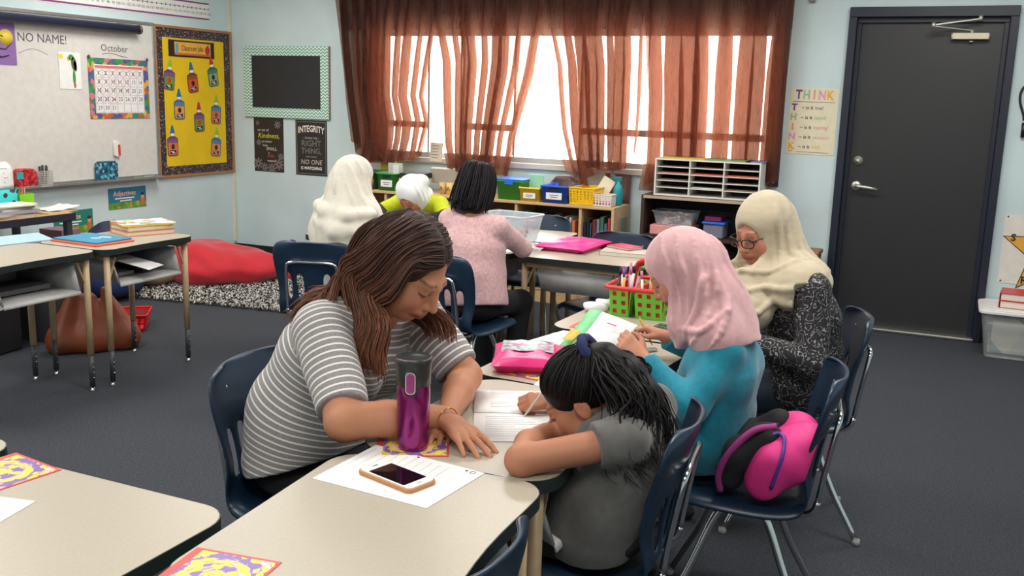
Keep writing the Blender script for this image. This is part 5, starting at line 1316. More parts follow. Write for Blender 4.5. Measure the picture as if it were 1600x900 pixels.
GL = [(6.275, 1.600, 'violet', (130, 84, 140), (110, 150, 40), (206, 50, 40), 'lime green', (150, 190, 60), .12, 'Chair', 'top left'),
      (6.548, 1.583, 'brown', (150, 80, 50), (220, 90, 40), (40, 30, 40), 'blue', (40, 110, 170), -.12, 'Table', 'top middle'),
      (6.800, 1.640, 'teal', (70, 130, 110), (150, 170, 120), (36, 40, 50), 'red', (200, 50, 50), -.15, 'Line', 'top right'),
      (6.378, 1.357, 'blue', (90, 130, 170), (236, 160, 50), (40, 30, 40), 'blue', (40, 110, 170), 0, 'Door', 'second row left'),
      (6.612, 1.250, 'violet', (130, 84, 140), (110, 150, 40), (206, 50, 40), 'red', (200, 50, 50), -.02, 'Paper', 'middle, with a red nozzle'),
      (6.825, 1.313, 'blue', (90, 130, 170), (220, 120, 40), (120, 60, 110), 'lime green', (120, 170, 60), .06, 'Board', 'second row right'),
      (6.285, 1.055, 'violet', (150, 110, 150), (226, 120, 60), (36, 40, 60), 'blue', (40, 110, 170), 0, 'Helper', 'bottom left'),
      (6.812, 1.030, 'blue', (90, 130, 170), (230, 140, 60), (40, 30, 40), 'lime green', (110, 180, 60), .12, 'Clean', 'bottom right')]
for y, z, n1, c1, c2, c3, n2, c4, rot, wd, where in GL:
    t = thing('glue_bottle_cutout', '%s glue bottle cutout with a %s nozzle, %s of the bulletin board' % (n1, n2, where.split(',')[0]), 'cutout', onleft(y, z, .0125), (PI / 2, rot, PI / 2), 'glue bottle cutouts')
    MB().prism([(-.062, -.075), (-.045, -.09), (.045, -.09), (.062, -.075), (.062, .055), (.02, .078), (-.02, .078), (-.062, .055)], 0, .0015).build('outline', M('cut_%s_dark' % n1, tuple(x * .8 for x in c1), .6), t)
    MB().prism([(-.052, -.07), (-.04, -.08), (.04, -.08), (.052, -.07), (.052, .02), (-.052, .02)], .0015, .0025).build('label_panel', M('cut_panel_%d' % (y * 1000), c2, .6), t)
    MB().box((0, .037, .002), (.104, .03, .001)).build('cap_band', M('cut_%s' % n1, c1, .6), t)
    disc(MB(), (.0, -.012), .02, .022, .0026).build('spot', M('cut_spot_%d' % (y * 1000), c3, .6), t)
    MB().box((.0, -.057, .003), (.07, .03, .001)).build('name_band', M('cut_name_dark', (34, 30, 44), .6), t)
    MB().box((-.008, -.052, .0036), (.04, .006, .0004)).box((.004, -.063, .0036), (.034, .006, .0004)).build('printed_lines', PAP, t)
    MB().box((.0, .088, .001), (.036, .022, .0015)).build('collar', PAP, t)
    MB().prism([(-.028, .098), (.028, .098), (.008, .165), (-.008, .165)], 0, .0018).build('nozzle', M('cut_nozzle_' + n2.replace(' ', '_'), c4, .6), t)
for nm, lb, y, z, w_, h_, c1, word, sub in (('adjectives_poster', 'Adjectives poster on the wall below the whiteboard', 5.776, .655, .39, .168, (34, 120, 150), 'Adjectives', 'describe a noun'), ('verbs_poster', 'green Verbs poster low on the wall behind the desks', 5.24, .515, .36, .175, (30, 130, 110), 'Verbs', 'words of action')):
    t = thing(nm, lb, 'poster', onleft(y, z, .001), LEFT)
    MB().box((0, 0, .001), (w_, h_, .002)).build('sheet', M(nm + '_ground', c1, .4), t)
    MB().box((0, -h_ * .34, .0025), (w_, h_ * .3, .001)).build('meadow', mat_paper_noise(nm + '_meadow', (96, 150, 50), [(200, 150, 60), (120, 170, 60), (80, 130, 40)], 40, .4), t)
    MB().text(word, .056, -.03 if word == 'Adjectives' else 0, h_ * .22, .0024, bold=.0015).build('heading_halo', M('halo_red', (206, 70, 70), .5), t)
    MB().text(word, .056, -.03 if word == 'Adjectives' else 0, h_ * .22, .0032).build('heading', M('heading_pink', (246, 214, 210), .5), t)
    MB().box((-.03, .0, .0035), (.2, .01, .0004)).box((-.02, -.02, .0035), (.12, .01, .0004)).build('printed_lines', PAP, t)
    q = MB(); disc(q, (w_ * .40, .005), .018, .02, .0035); q.build('child_face', M('print_skin', (214, 160, 120), .5), t)
    q = MB(); disc(q, (w_ * .40, .022), .021, .012, .0038); q.build('child_hair', M('print_hair', (60, 40, 60), .5), t)
    MB().box((w_ * .40, -.035, .0035), (.04, .05, .001)).build('child_shirt', M('print_orange', (206, 104, 50), .5), t)

# ------------------------------------------------------------------ things on the back wall
def onback(x, z, out=0.0): return (x, YB - out, z)
cb = thing('framed_blackboard', 'small blackboard framed in mint chevron print', 'blackboard', onback(-5.392, 1.6025, .001), BACK)
FW, FH, B_ = .905, .615, .083
CHEV = mat_chevron()
for x in (-1, 1): MB().box((x * (FW - B_) / 2, 0, .012), (B_, FH, .024)).build('frame_side', CHEV, cb, bevel=.002)
for y in (-1, 1): MB().box((0, y * (FH - B_) / 2, .012), (FW - 2 * B_, B_, .024)).build('frame_side', CHEV, cb, bevel=.002)
MB().box((0, 0, .006), (FW - 2 * B_ + .01, FH - 2 * B_ + .01, .01)).build('board', M('chalkboard', (40, 40, 43), .7, var=.06, scale=6), cb)
MB().box((FW / 2 + .004, 0, .01), (.008, FH, .02)).build('raw_edge', M('raw_mdf', (150, 120, 96), .7), cb)
kd = thing('kindness_poster', 'dark chalk-style poster with the word Kindness in yellow', 'poster', onback(-5.60, 1.05, .001), BACK)
MB().box((0, 0, .001), (.325, .478, .002)).build('sheet', M('chalk_poster_black', (46, 40, 38), .5, var=.1, scale=12), kd)
for (s_, sz, x, y, c_) in (('no act of', .034, -.06, .13, (220, 216, 206)), ('Kindness,', .062, 0, .08, (206, 206, 40)), ('no matter', .028, -.02, .03, (220, 216, 206)), ('how', .03, -.04, -.005, (220, 216, 206)), ('SMALL', .04, .03, -.035, (214, 210, 200)), ('is', .026, 0, -.072, (214, 210, 200)), ('EVER', .034, .02, -.10, (190, 70, 50)), ('wasted.', .032, .03, -.14, (220, 216, 206))):
    MB().text(s_, sz, x, y, .0022, shear=.2 if 'Kind' in s_ else 0).build('lettering', ink('%d_%d' % (c_[0], c_[2]), c_), kd)
fl = MB()
for (x, y, r_) in ((.10, .18, .035), (-.12, .19, .02), (-.11, .02, .028), (-.12, -.17, .05), (-.05, -.20, .04), (.03, -.205, .045), (.11, -.17, .05), (.13, -.10, .03)):
    for j in range(8): fl.bar((x + r_ * .2 * math.cos(j * PI / 4), y + r_ * .2 * math.sin(j * PI / 4), .0026), (x + r_ * math.cos(j * PI / 4), max(-.235, y + r_ * math.sin(j * PI / 4)), .0026), r_ * .3, .0006)
o = fl.build('chalk_flowers', ink('chalk', (122, 118, 112)), kd); o['kind'] = 'stuff'
it = thing('integrity_poster', 'black poster headed INTEGRITY beside the curtains', 'poster', onback(-5.14, 1.043, .001), BACK)
MB().box((0, 0, .001), (.332, .48, .002)).build('sheet', M('poster_black', (40, 37, 37), .5), it)
g = MB()
for x in (-1, 1): g.box((x * .152, 0, .0025), (.003, .45, .0006))
for y in (-1, 1): g.box((0, y * .225, .0025), (.304, .003, .0006))
g.build('border_line', ink('grey', (150, 146, 140)), it)
for (s_, sz, y, c_, wd, bo, ar) in (('INTEGRITY', .078, .145, (232, 222, 206), .72, .002, -.9), ('~ DOING THE ~', .024, .085, (200, 190, 176), 1, 0, 0), ('RIGHT', .075, .037, (120, 116, 112), .95, .001, 0), ('THING,', .068, -.028, (120, 116, 112), .95, .001, 0), ('EVEN WHEN', .02, -.078, (170, 164, 156), 1, 0, 0), ('NO ONE', .06, -.125, (200, 196, 190), .95, 0, 0), ('IS WATCHING', .036, -.178, (236, 232, 226), .95, .001, 0)):
    MB().text(s_, sz, 0, y + (.02 if ar else 0), .0022, wide=wd, bold=bo, arc=ar, shear=.15 if s_ == 'NO ONE' else 0).build('lettering', ink('i%d' % c_[0], c_), it)
th = thing('think_poster', 'THINK poster with coloured letters between the curtain and the door', 'poster', onback(-.925, 1.42, .001), (PI / 2, .012, 0))
MB().box((0, 0, .001), (.325, .455, .002)).build('sheet', M('laminated_cream', (226, 216, 188), .22), th)
cols = dict(T=(84, 70, 150), H=(70, 150, 90), I=(206, 70, 70), N=(214, 90, 140), K=(222, 176, 40))
for i, ch_ in enumerate('THINK'): MB().text(ch_, .085, -.105 + .052 * i, .178, .0022, bold=.003, wide=.8).build('heading_letter', ink('t' + ch_, cols[ch_] if ch_ in 'TK' else tuple(.5 * a + 110 for a in cols[ch_])), th)
MB().box((0, .132, .0025), (.28, .003, .0006)).build('rule', INK, th)
for i, (ch_, wd) in enumerate((('T', 'true?'), ('H', 'helpful?'), ('I', 'inspiring?'), ('N', 'necessary?'), ('K', 'kind?'))):
    y = .092 - i * .067
    MB().text(ch_, .062, -.128, y, .0022, bold=.0025).build('initial', ink('t' + ch_, cols[ch_]), th)
    MB().text('~ is it', .034, -.04, y, .0022, bold=.0006).build('lettering', INK, th)
    MB().text(wd, .034, .012, y, .0022, align='LEFT', wide=.8, bold=.0004).build('lettering', ink('t' + ch_, cols[ch_]), th)
MB().box((.02, -.212, .0025), (.22, .005, .0004)).box((-.13, -.208, .0025), (.03, .005, .0004)).build('footnote', ink('grey', (150, 146, 140)), th)
sp_ = thing('star_poster', 'white poster with an orange STAR on the wall right of the door', 'poster', onback(.63, .642, .001), BACK)
MB().box((0, 0, .001), (.575, .455, .002)).build('sheet', M('poster_white', (222, 218, 208), .5), sp_)
def star(r1, r2): return [((r1 if i % 2 == 0 else r2) * math.cos(PI / 2 + i * PI / 5), (r1 if i % 2 == 0 else r2) * math.sin(PI / 2 + i * PI / 5) - .01) for i in range(10)]
MB().prism(star(.305, .130), .002, .003).build('star_outline', INK, sp_)
MB().prism(star(.290, .123), .003, .004).build('star', M('star_amber', (222, 166, 60), .5), sp_)
for s_, x, y in (('S', -.225, .075), ('T', 0, .22), ('A', .225, .075), ('R', -.135, -.20), ('S', .135, -.20)): MB().text(s_, .065, x, y, .0042, bold=.002).build('letter', INK, sp_)
for s_, x, y in (('ready', -.12, .07), ('to learn', -.02, .04), ('on task', .05, -.02), ('kind', -.07, -.09), ('safe', .07, -.1)): MB().box((x, y + .008, .0044), (.05, .006, .0004)).box((x + .005, y - .008, .0044), (.036, .006, .0004)).build('printed_lines', ink('rust', (150, 70, 40)), sp_)
for x in (-1, 1):
    for y in (-1, 1): MB().sphere((x * .27, y * .212, .003), (.006, .006, .003), 8, 5).build('pin', GREY, sp_)
cdd = thing('extension_lead', 'black looped cord with a plug hanging right of the door', 'cord', onback(.37, 1.53, .003), BACK)
MB().tube(smooth_path([(.01, -.07, .01), (.0, -.02, .014), (-.025, .05, .016), (-.03, .11, .016), (-.01, .155, .016), (.04, .17, .014), (.08, .14, .012)], 5), .0075, 8).build('loop', M('black_cable', (22, 22, 24), .5), cdd)
MB().cyl((.012, -.165, .012), (.011, -.075, .012), .013, 12).build('plug', M('black_plug', (20, 20, 22), .4), cdd)
MB().cyl((.0107, -.075, .012), (.0105, -.06, .012), .010, 12).build('collar', SAT, cdd)
tag(MB().box((-.99, YB - .012, 2.245), (.035, .024, .06)).build('wall_sensor', M('grey_plastic', (120, 122, 122), .5), bevel=.003), 'small grey sensor high on the wall by the curtain', 'sensor')
wp = thing('sill_notice', 'cream paper notice standing on the window sill between the curtains', 'notice', (-3.875, 7.02, 1.0), (1.45, 0, 0))
MB().box((0, .07, 0), (.115, .155, .002)).build('sheet', M('cream_paper', (226, 214, 190), .6), wp)
q = MB()
for i in range(5): q.box((-.01, .12 - i * .024, .0014), (.07 - .01 * (i % 3), .008, .0006))
q.build('printed_lines', ink('grey', (150, 146, 140)), wp)
# ------------------------------------------------------------------ on the desks in front
DT = .7205
MOS = mat_placemat(); REDP = M('red_print', (204, 70, 70), .45)
def placemat(label, x, y, ang):
    t = thing('mosaic_card', label, 'card', (x, y, DT), (0, 0, R(ang)), 'red-edged mosaic cards')
    MB().box((0, 0, .0005), (.17, .17, .001)).build('red_border', REDP, t)
    MB().box((.006, 0, .0012), (.148, .156, .0006)).build('mosaic', MOS, t)
placemat('mosaic card at the near corner of the desk with the phone', -1.068, 1.17, 8)
placemat('mosaic card at the far left of the bottom-left desk', -1.765, 1.315, -8)
placemat('mosaic card under the purple travel mug', -1.093, 1.885, 28)
placemat('mosaic card under the pink clear-window pouch', -1.10, 2.60, -6)
placemat('mosaic card at the near corner of the desk with the caddy', -1.115, 3.27, -2)
def paper(name, label, poly, z, mat=None, cat='paper', lines=None, thick=.0012, grp=None):
    cx_ = sum(p[0] for p in poly) / len(poly); cy_ = sum(p[1] for p in poly) / len(poly)
    t = thing(name, label, cat, (cx_, cy_, z), group=grp)
    q = [(x - cx_, y - cy_) for x, y in poly]
    MB().prism(q, 0, thick).build('sheet', mat or PAP, t)
    if lines:
        o = Vector((*q[0], 0)); u = Vector((*q[1], 0)) - o; v = Vector((*q[-1], 0)) - o; g = MB()
        for (a, b, w_, h_) in lines:
            p0 = o + u * a + v * b; p1 = o + u * (a + w_) + v * b; g.bar(p0 + Vector((0, 0, thick + .0002)), p1 + Vector((0, 0, thick + .0002)), h_, .0003)
        g.build('printed_lines', M('faint_print', (206, 206, 210), .6), t)
    return t
ws = paper('worksheet', 'white worksheet under the phone on the foreground desk', [(-1.163, 1.835), (-1.174, 1.60), (-.884, 1.581), (-.862, 1.80)], DT,
           lines=[(.08, .05 + .075 * i, .6 - .05 * (i % 3), .0025) for i in range(10)])
q = MB(); disc(q, (-.015, .108), .003, .003, .0014); disc(q, (.118, .088), .003, .003, .0014); q.tube([(.135 + .006 * math.cos(a), .085 + .006 * math.sin(a), .0014) for a in np.linspace(0, 6.0, 12)], .0009, 4); q.build('black_marks', INK, ws)['kind'] = 'stuff'
ph = thing('smartphone', 'white phone in a tan leather case, face up on the worksheet', 'phone', (-1.015, 1.683, DT + .0015), (0, 0, R(-16)))
MB().prism(rrect(.166, .084, .014, 6), 0, .009).build('leather_case', M('tan_leather', (184, 128, 76), .5), ph, bevel=.002, seg=2)
MB().prism(rrect(.158, .076, .012, 6), .009, .0104).build('white_face', M('white_glass', (236, 232, 230), .1), ph)
MB().prism(rrect(.110, .066, .002, 2, .002, 0), .0104, .0108).build('screen', M('black_glass', (10, 8, 12), .06), ph)
disc(MB(), (.068, 0), .006, .006, .0106).build('home_button', M('button_ring', (206, 200, 196), .2), ph)
MB().box((-.068, 0, .0108), (.003, .014, .0004)).build('speaker_slot', GREY, ph)
mg = thing('travel_mug', 'purple metallic travel mug with a black lid', 'mug', (-1.078, 1.860, DT + .002)); mg.scale = (.98, .98, .93)
PUR = M('purple_metal_paint', (134, 26, 106), .22, .75, coat=.4)
MB().lathe([(.0, 0), (.034, 0), (.0365, .004), (.0375, .02), (.0385, .07), (.0395, .12), (.0395, .165), (.038, .172)], 40).build('body', PUR, mg)
LID = M('charcoal_lid_plastic', (44, 46, 48), .3)
MB().lathe([(.038, .164), (.0405, .166), (.0410, .19), (.0425, .214), (.0445, .226), (.0445, .234), (.041, .237), (.034, .231), (0, .230)], 40).build('lid', LID, mg)
av = Vector((.36, -.93, 0)).normalized(); am = Matrix((Vector((-av.y, av.x, 0)), Vector((0, 0, 1)), av)).transposed().to_4x4()
MB().prism(rrect(.030, .066, .014, 6), .030, .0445, Matrix.Translation((0, 0, .178)) @ am).build('button_surround', LID, mg, bevel=.002)
MB().prism(rrect(.0235, .056, .011, 6), .0440, .0462, Matrix.Translation((0, 0, .180)) @ am).build('button_rim', CHR, mg)
MB().prism(rrect(.0195, .051, .009, 6), .0450, .0478, Matrix.Translation((0, 0, .180)) @ am).build('drink_button', M('plum_button', (140, 52, 112), .35), mg, bevel=.0015)
bk = thing('workbook', 'open white workbook under the hand of the writing girl', 'workbook', (-.99, 2.20, DT))
def page(nm, poly, z0, z1):
    cx_, cy_ = -.99, 2.20; P = []
    for i in range(9):
        t = i / 8; row = []
        for j in range(2):
            a = np.array(poly[0]) * (1 - t) + np.array(poly[1]) * t; b = np.array(poly[3]) * (1 - t) + np.array(poly[2]) * t; p = a if j == 0 else b
            row.append((p[0] - cx_, p[1] - cy_, z0 + .006 * math.sin(PI * min(1, t * 1.0)) * (1 - t) + z1 * (1 - t)))
        P.append(row)
    return MB().grid(P).build(nm, PAP, bk, solid=.0015)
page('left_page', [(-1.065, 2.15), (-1.155, 2.335), (-.955, 2.43), (-.865, 2.24)], .001, .004)
page('right_page', [(-1.062, 2.145), (-.975, 1.965), (-.785, 2.065), (-.862, 2.236)], .001, .004)
q = MB(); u = Vector((.2, .1, 0)).normalized(); v = Vector((-.09, .19, 0)).normalized()
for i in range(13):
    a = Vector((-1.06 + .99, 2.19 - 2.20, .0085)) + v * (.004 + .013 * i) + u * .02; q.bar(a + u * .0, a + u * (.16 - .02 * (i % 4)), .002, .0003) if i not in (4, 5) else None
for i in range(11):
    a = Vector((-1.045 + .99, 2.12 - 2.20, .0085)) - v * (.004 + .0145 * i) + u * .025; q.bar(a, a + u * (.15 - .025 * ((i * 7) % 4)), .0024, .0003)
q.build('written_lines', M('pencil_grey', (196, 196, 202), .6), bk)
# pouch with a clear window
PK = M('pink_vinyl', (214, 40, 120), .32, var=.06, bump=.15, bscale=40); CLW = M('clear_vinyl_print', (176, 176, 186), .12, var=.3, scale=40)
def pillow(c, lx, ly, h, ang, n=14, sag=0.0, seed=1, pinch=.2):
    rg = np.random.default_rng(seed); mb = MB(); ph_ = rg.uniform(0, 6, 4)
    for sgn in (1, -1):
        P = []
        for i in range(n + 1):
            row = []
            for j in range(n + 1):
                u, v = 2 * i / n - 1, 2 * j / n - 1; e = (1 - u ** 4) * (1 - v ** 4)
                x = u * lx / 2 * (1 - pinch * .25 * (1 - v * v) * u * u); y = v * ly / 2 * (1 - pinch * .25 * (1 - u * u) * v * v)
                z = h * (.5 + .5 * sgn * e ** .6) if sgn > 0 else h * .5 * (1 - min(1, e * 3))
                z += (.004 * math.sin(7 * u + ph_[0]) * math.sin(5 * v + ph_[1]) * e + .003 * math.sin(13 * v + ph_[2]) * e) if sgn > 0 else 0
                row.append((x, y, max(0, z) + .001))
            P.append(row if sgn > 0 else row[::-1])
        mb.grid(P)
    return mb
pz = thing('pencil_pouch', 'bright pink pouch with a clear window on the second desk', 'pouch', (-1.135, 2.655, DT + .002), (0, 0, R(22)))
pillow(0, .215, .27, .05, 0, seed=4).build('pouch_body', PK, pz)
q = []
for i in range(9):
    q.append([(.16 * (i / 8 - .5) - .0, .17 * (j / 8 - .5) + .035, .001 + .05 * (.5 + .5 * (max(0, (1 - (2 * (i / 8 - .5) * .75) ** 4) * (1 - (2 * (j / 8 - .5) * .65 + .26) ** 4))) ** .6) + .0035 + .002 * math.sin(4 * i + 3 * j)) for j in range(9)])
MB().grid(q).build('clear_window', CLW, pz)
MB().tube([(-.10, .128, .028), (.10, .128, .028)], .0035, 6).build('zip', M('dark_zip', (70, 30, 60), .5), pz)
# white sheets, booklet held up by the girl in teal
paper('worksheet', 'white sheet at the far end of the desk with the pink pouch', [(-1.20, 3.125), (-1.285, 2.78), (-1.06, 2.74), (-.99, 3.10)], DT)
paper('worksheet', 'white sheet sticking out from under the writing girl, by the pouch', [(-1.06, 2.72), (-1.03, 2.46), (-.80, 2.46), (-.83, 2.72)], DT)
bo = thing('reading_booklet', 'booklet with a green edge held open by the girl in teal', 'booklet', (-.94, 2.84, DT + .002))
def leaf(nm, a, b, c, d, mat, bend=.0):
    P = []
    a, b, c, d = [Vector(p) for p in (a, b, c, d)]; nn = (b - a).cross(d - a).normalized()
    for i in range(9):
        t = i / 8; P.append([(a.lerp(b, t)).lerp(d.lerp(c, t), s_) + nn * bend * math.sin(PI * t) for s_ in (0, .5, 1)])
    return MB().grid(P).build(nm, mat, bo, True, solid=.0012)
A0, A1 = Vector((-1.10, 2.66, .728)), Vector((-1.055, 2.985, .842)); C0, C1 = Vector((-.905, 2.60, .738)), Vector((-.862, 2.90, .828))
leaf('white_page', A0 + (A1 - A0) * .0 + Vector((.045, -.012, .004)), A1 + Vector((.045, -.012, .0)), C1, C0, PAP, .012)
leaf('green_page_edge', A0, A1, A1 + Vector((.047, -.012, .002)), A0 + Vector((.047, -.012, .006)), M('mint_print', (120, 200, 140), .5), .012)
leaf('pink_tab', A0.lerp(A1, .12) + Vector((.0, 0, .003)), A0.lerp(A1, .3) + Vector((0, 0, .006)), A0.lerp(A1, .3) + Vector((.046, -.012, .009)), A0.lerp(A1, .12) + Vector((.046, -.012, .007)), M('rose_print', (196, 90, 110), .5), .002)
leaf('amber_tab', A0.lerp(A1, .38) + Vector((.01, 0, .010)), A0.lerp(A1, .55) + Vector((.01, 0, .011)), A0.lerp(A1, .55) + Vector((.048, -.012, .013)), A0.lerp(A1, .38) + Vector((.048, -.012, .012)), M('amber_print', (236, 176, 70), .6), .002)
leaf('pink_cover', (-1.02, 2.60, .7235), (-.93, 2.86, .7235), (-.79, 2.84, .7235), (-.84, 2.56, .7235), M('pale_pink_print', (232, 176, 196), .5))
q = MB()
def onpage(s_, t): return (A0 + Vector((.045, -.012, .004))).lerp(A1 + Vector((.045, -.012, 0)), s_).lerp(C0.lerp(C1, s_), t) + Vector((0, -.003, .0135))
for i in range(10): q.bar(onpage(.30 + .055 * i, .25 + .05 * (i % 2)), onpage(.30 + .055 * i, .92 - .07 * (i % 3)), .0022, .0004)
q.build('printed_lines', M('faint_print', (172, 172, 178), .6), bo, True)
q = MB(); q.bar(onpage(.80, .42), onpage(.80, .68), .012, .0004); q.build('red_title', ink('red', (176, 84, 92)), bo, True)
# green and red caddy
cdy = thing('desk_caddy', 'green caddy with a red tray, full of markers, on the far desk', 'caddy', (-1.035, 3.56, DT))
GRN = M('lime_plastic', (112, 200, 60), .38, var=.03); REDL = M('red_caddy_plastic', (206, 44, 46), .38, var=.03)
cwid, cdep, chh = .225, .27, .108
def holed(mb, o, u, v, nu, nv, hw_, hh_, t_=.003):
    """a wall spanned by u and v from o, with a grid of square holes"""
    o, u, v = Vector(o), Vector(u), Vector(v); du, dv = u.length, v.length; un, vn = u.normalized(), v.normalized(); xs = [0.0]; ys = [0.0]
    for i in range(nu): c_ = du * (i + .5) / nu; xs += [c_ - hw_ / 2, c_ + hw_ / 2]
    for i in range(nv): c_ = dv * (i + .5) / nv; ys += [c_ - hh_ / 2, c_ + hh_ / 2]
    xs.append(du); ys.append(dv); pts = [o + un * x + vn * y for y in ys for x in xs]; n = len(xs)
    return mb.add(pts, [(j * n + i, j * n + i + 1, (j + 1) * n + i + 1, (j + 1) * n + i) for j in range(len(ys) - 1) for i in range(n - 1) if not (i % 2 and j % 2)])
m = MB()
for x0, x1, nu in ((-.112, -.022, 2), (-.012, .112, 3)):                # two feet with a gap between, tapering down
    for y in (-1, 1):
        a, b = Vector((x0 + .012, y * .108, .004)), Vector((x1 - .008, y * .108, .004)); holed(m, a, b - a, Vector((0, y * .022, chh - .004)), nu, 3, .0165, .0175)
    for x, s_ in ((x0, -1), (x1, 1)):
        a = Vector((x + (.012 if s_ < 0 else -.008), -.108, .004)); holed(m, a, Vector((0, .216, 0)), Vector((.010 * s_ if s_ < 0 else .006, 0, chh - .004)), 5, 3, .0165, .0175)
    m.box(((x0 + x1) / 2 + .002, 0, .003), (x1 - x0 - .02, .216, .004))
m.build('green_basket', GRN, cdy, solid=.003)
m = MB()
for x0, x1 in ((-.100, -.032), (-.002, .102)):
    w_ = x1 - x0
    for y in (-1, 1): m.box(((x0 + x1) / 2, y * .104, .058), (w_, .003, .10))
    for x in (x0, x1): m.box((x, 0, .058), (.003, .208, .10))
m.box((-.066, 0, .039), (.066, .2, .003)).box((.05, 0, .039), (.1, .2, .003)); m.build('red_liner', REDL, cdy)
m = MB()
pr = rrect(cwid + .014, cdep + .002, .02, 5)
m.tube([(x, y, chh + .006) for x, y in pr], .0085, 8, closed=True); m.box((0, 0, chh - .002), (.012, .25, .018)); m.build('red_rim', REDL, cdy)
m = MB()
for i in range(0, 25):
    pass
hp = [(.0, -.085, .09), (.0, -.083, .145), (.0, -.072, .178), (.0, -.045, .196), (0, 0, .200), (.0, .045, .196), (.0, .072, .178), (0, .083, .145), (0, .085, .09)]
HR = Matrix.Rotation(R(62), 3, 'Z'); hp = [HR @ Vector(p) + Vector((.015, .02, 0)) for p in hp]
MB().tube(smooth_path(hp, 4), .0125, 8).build('red_handle', REDL, cdy)
MB().tube(smooth_path([Vector((p.x * .82 + .003, p.y * .82 + .004, p.z - .022)) for p in hp], 4), .008, 8).build('green_handle_lining', GRN, cdy)
for i in range(18):
    x = -.095 + .0072 * i if i < 9 else .006 + .0105 * (i - 9); y = -.07 + .03 * ((i * 7) % 5) - .01; c_, nm = [((230, 230, 228), 'white'), ((232, 232, 236), 'white'), ((210, 120, 160), 'pink'), ((226, 222, 220), 'white'), ((232, 230, 228), 'white'), ((235, 170, 80), 'orange')][i % 6] if i else ((28, 26, 34), 'black')
    t = thing('marker', '%s marker standing in the green and red caddy' % nm, 'marker', (-1.035 + x, 3.56 + y, DT + .042), group='markers in the caddy')
    lean = (rng.uniform(-.012, .02), rng.uniform(-.02, .03)); m = MB(); m.cyl((0, 0, 0), (lean[0], lean[1], .108), .0052, 8); m.build('barrel', M('marker_%s' % nm, c_, .35), t)
    MB().cyl((lean[0], lean[1], .108), (lean[0] * 1.25, lean[1] * 1.25, .138), .0056, 8).build('cap', M('marker_cap_%d' % (i % 4), [(232, 232, 232), (120, 80, 150), (222, 226, 226), (200, 60, 110)][i % 4] if nm == 'white' else c_, .35), t)
tg = thing('calculator', 'dark calculator with a greenish display lying by the caddy', 'calculator', (-.865, 3.335, DT), (0, 0, R(-8)))
MB().prism(rrect(.12, .075, .01, 4), 0, .011).build('case', M('dark_calculator', (36, 44, 40), .4), tg, bevel=.002)
q = MB(); q.box((-.0, .018, .0114), (.1, .022, .001)); q.build('display', M('lcd_green', (86, 110, 80), .2), tg)
q = MB()
for i in range(6):
    for j in range(2): q.box((-.046 + .0185 * i, -.012 - .014 * j, .0118), (.012, .009, .003))
o = q.build('keys', M('grey_keys', (110, 120, 112), .5), tg); o['kind'] = 'stuff'
S = Sdf((-1.30, 3.40, .715), (-1.10, 3.66, .80), .003)
for i in range(9): S.ell((-1.235 + .06 * rng.random(), 3.46 + .13 * rng.random(), DT + .012 + .012 * rng.random()), (.03, .03, .014), None, .008)
S.disp(folds(5, .005, 90)); S.cut((0, 0, DT + .001), (0, 0, -1))
tag(sdf_obj(S, 'tissue', M('white_tissue', (238, 238, 240), .8), None), 'crumpled white tissue on the desk beside the caddy', 'tissue')
tag(MB().box((-.845, 3.0, DT + .006), (.05, .02, .01), (0, 0, .9)).build('silver_sharpener', M('silver', (190, 190, 196), .25, .9), bevel=.002), 'small silver sharpener by the hand of the girl in teal', 'sharpener')
paper('worksheet', 'corner of a white sheet at the left edge of the bottom-left desk', [(-1.58, 1.248), (-1.80, 1.20), (-1.76, 1.02), (-1.54, 1.075)], DT)
# ------------------------------------------------------------------ on the desks at the back
be = thing('plastic_envelope', 'hot pink plastic envelope pouch on the far desk', 'envelope', (-1.862, 4.955, DT + .001), (0, 0, R(-4)))
pillow(0, .30, .40, .045, 0, seed=9).build('envelope_body', M('hot_pink_plastic', (232, 52, 140), .35, var=.04), be)
MB().box((-.13, -.185, .012), (.07, .05, .003), (0, 0, .3)).build('white_tag', PAP, be)
for lb, x, y, z, lx, ly, h, a, c_ in (('open grey paperback lying at the right of the far desk with the pink envelope', -1.545, 4.90, 0, .25, .17, .022, 6, (190, 184, 170)), ('pink booklet on top of the grey paperback on the far desk', -1.575, 4.98, .0235, .16, .12, .012, -24, (200, 60, 96))):
    t = thing('book', lb, 'book', (x, y, DT + z), (0, 0, R(a)))
    MB().box((0, 0, h / 2), (lx - .006, ly - .006, h - .004)).build('page_block', M('page_edges', (222, 214, 200), .7), t)
    MB().box((0, 0, h - .001), (lx, ly, .002)).box((0, 0, .001), (lx, ly, .002)).box((-lx / 2 + .001, 0, h / 2), (.002, ly, h)).build('cover', M('cover_%d' % c_[0], c_, .4), t)
paper('worksheet', 'white sheet at the right edge of the desk of the girl in the pink jumper', [(-2.21, 4.60), (-2.25, 4.86), (-2.10, 4.84), (-2.09, 4.62)], DT)
paper('worksheet', 'white sheet between the cream-hijab girl and the girl in lime', [(-2.95, 4.85), (-2.95, 5.03), (-2.74, 5.02), (-2.74, 4.84)], DT)
cbn = thing('clear_bin', 'clear plastic bin on the desk before the girl in the pink jumper', 'bin', (-2.27, 5.01, DT + .001), (0, 0, R(-6)))
CLR = M('clear_plastic', (214, 228, 236), .12, alpha=.32)
m = MB(); b0 = rrect(.26, .19, .03, 5); b1 = rrect(.315, .24, .035, 5)
m.grid([[(x, y, .003) for x, y in b0], [(x, y, .15) for x, y in b1], [(x * 1.03, y * 1.03, .152) for x, y in b1], [(x * 1.03, y * 1.03, .144) for x, y in b1]], closed=True); m.add([(x, y, .003) for x, y in b0], [tuple(range(len(b0)))])
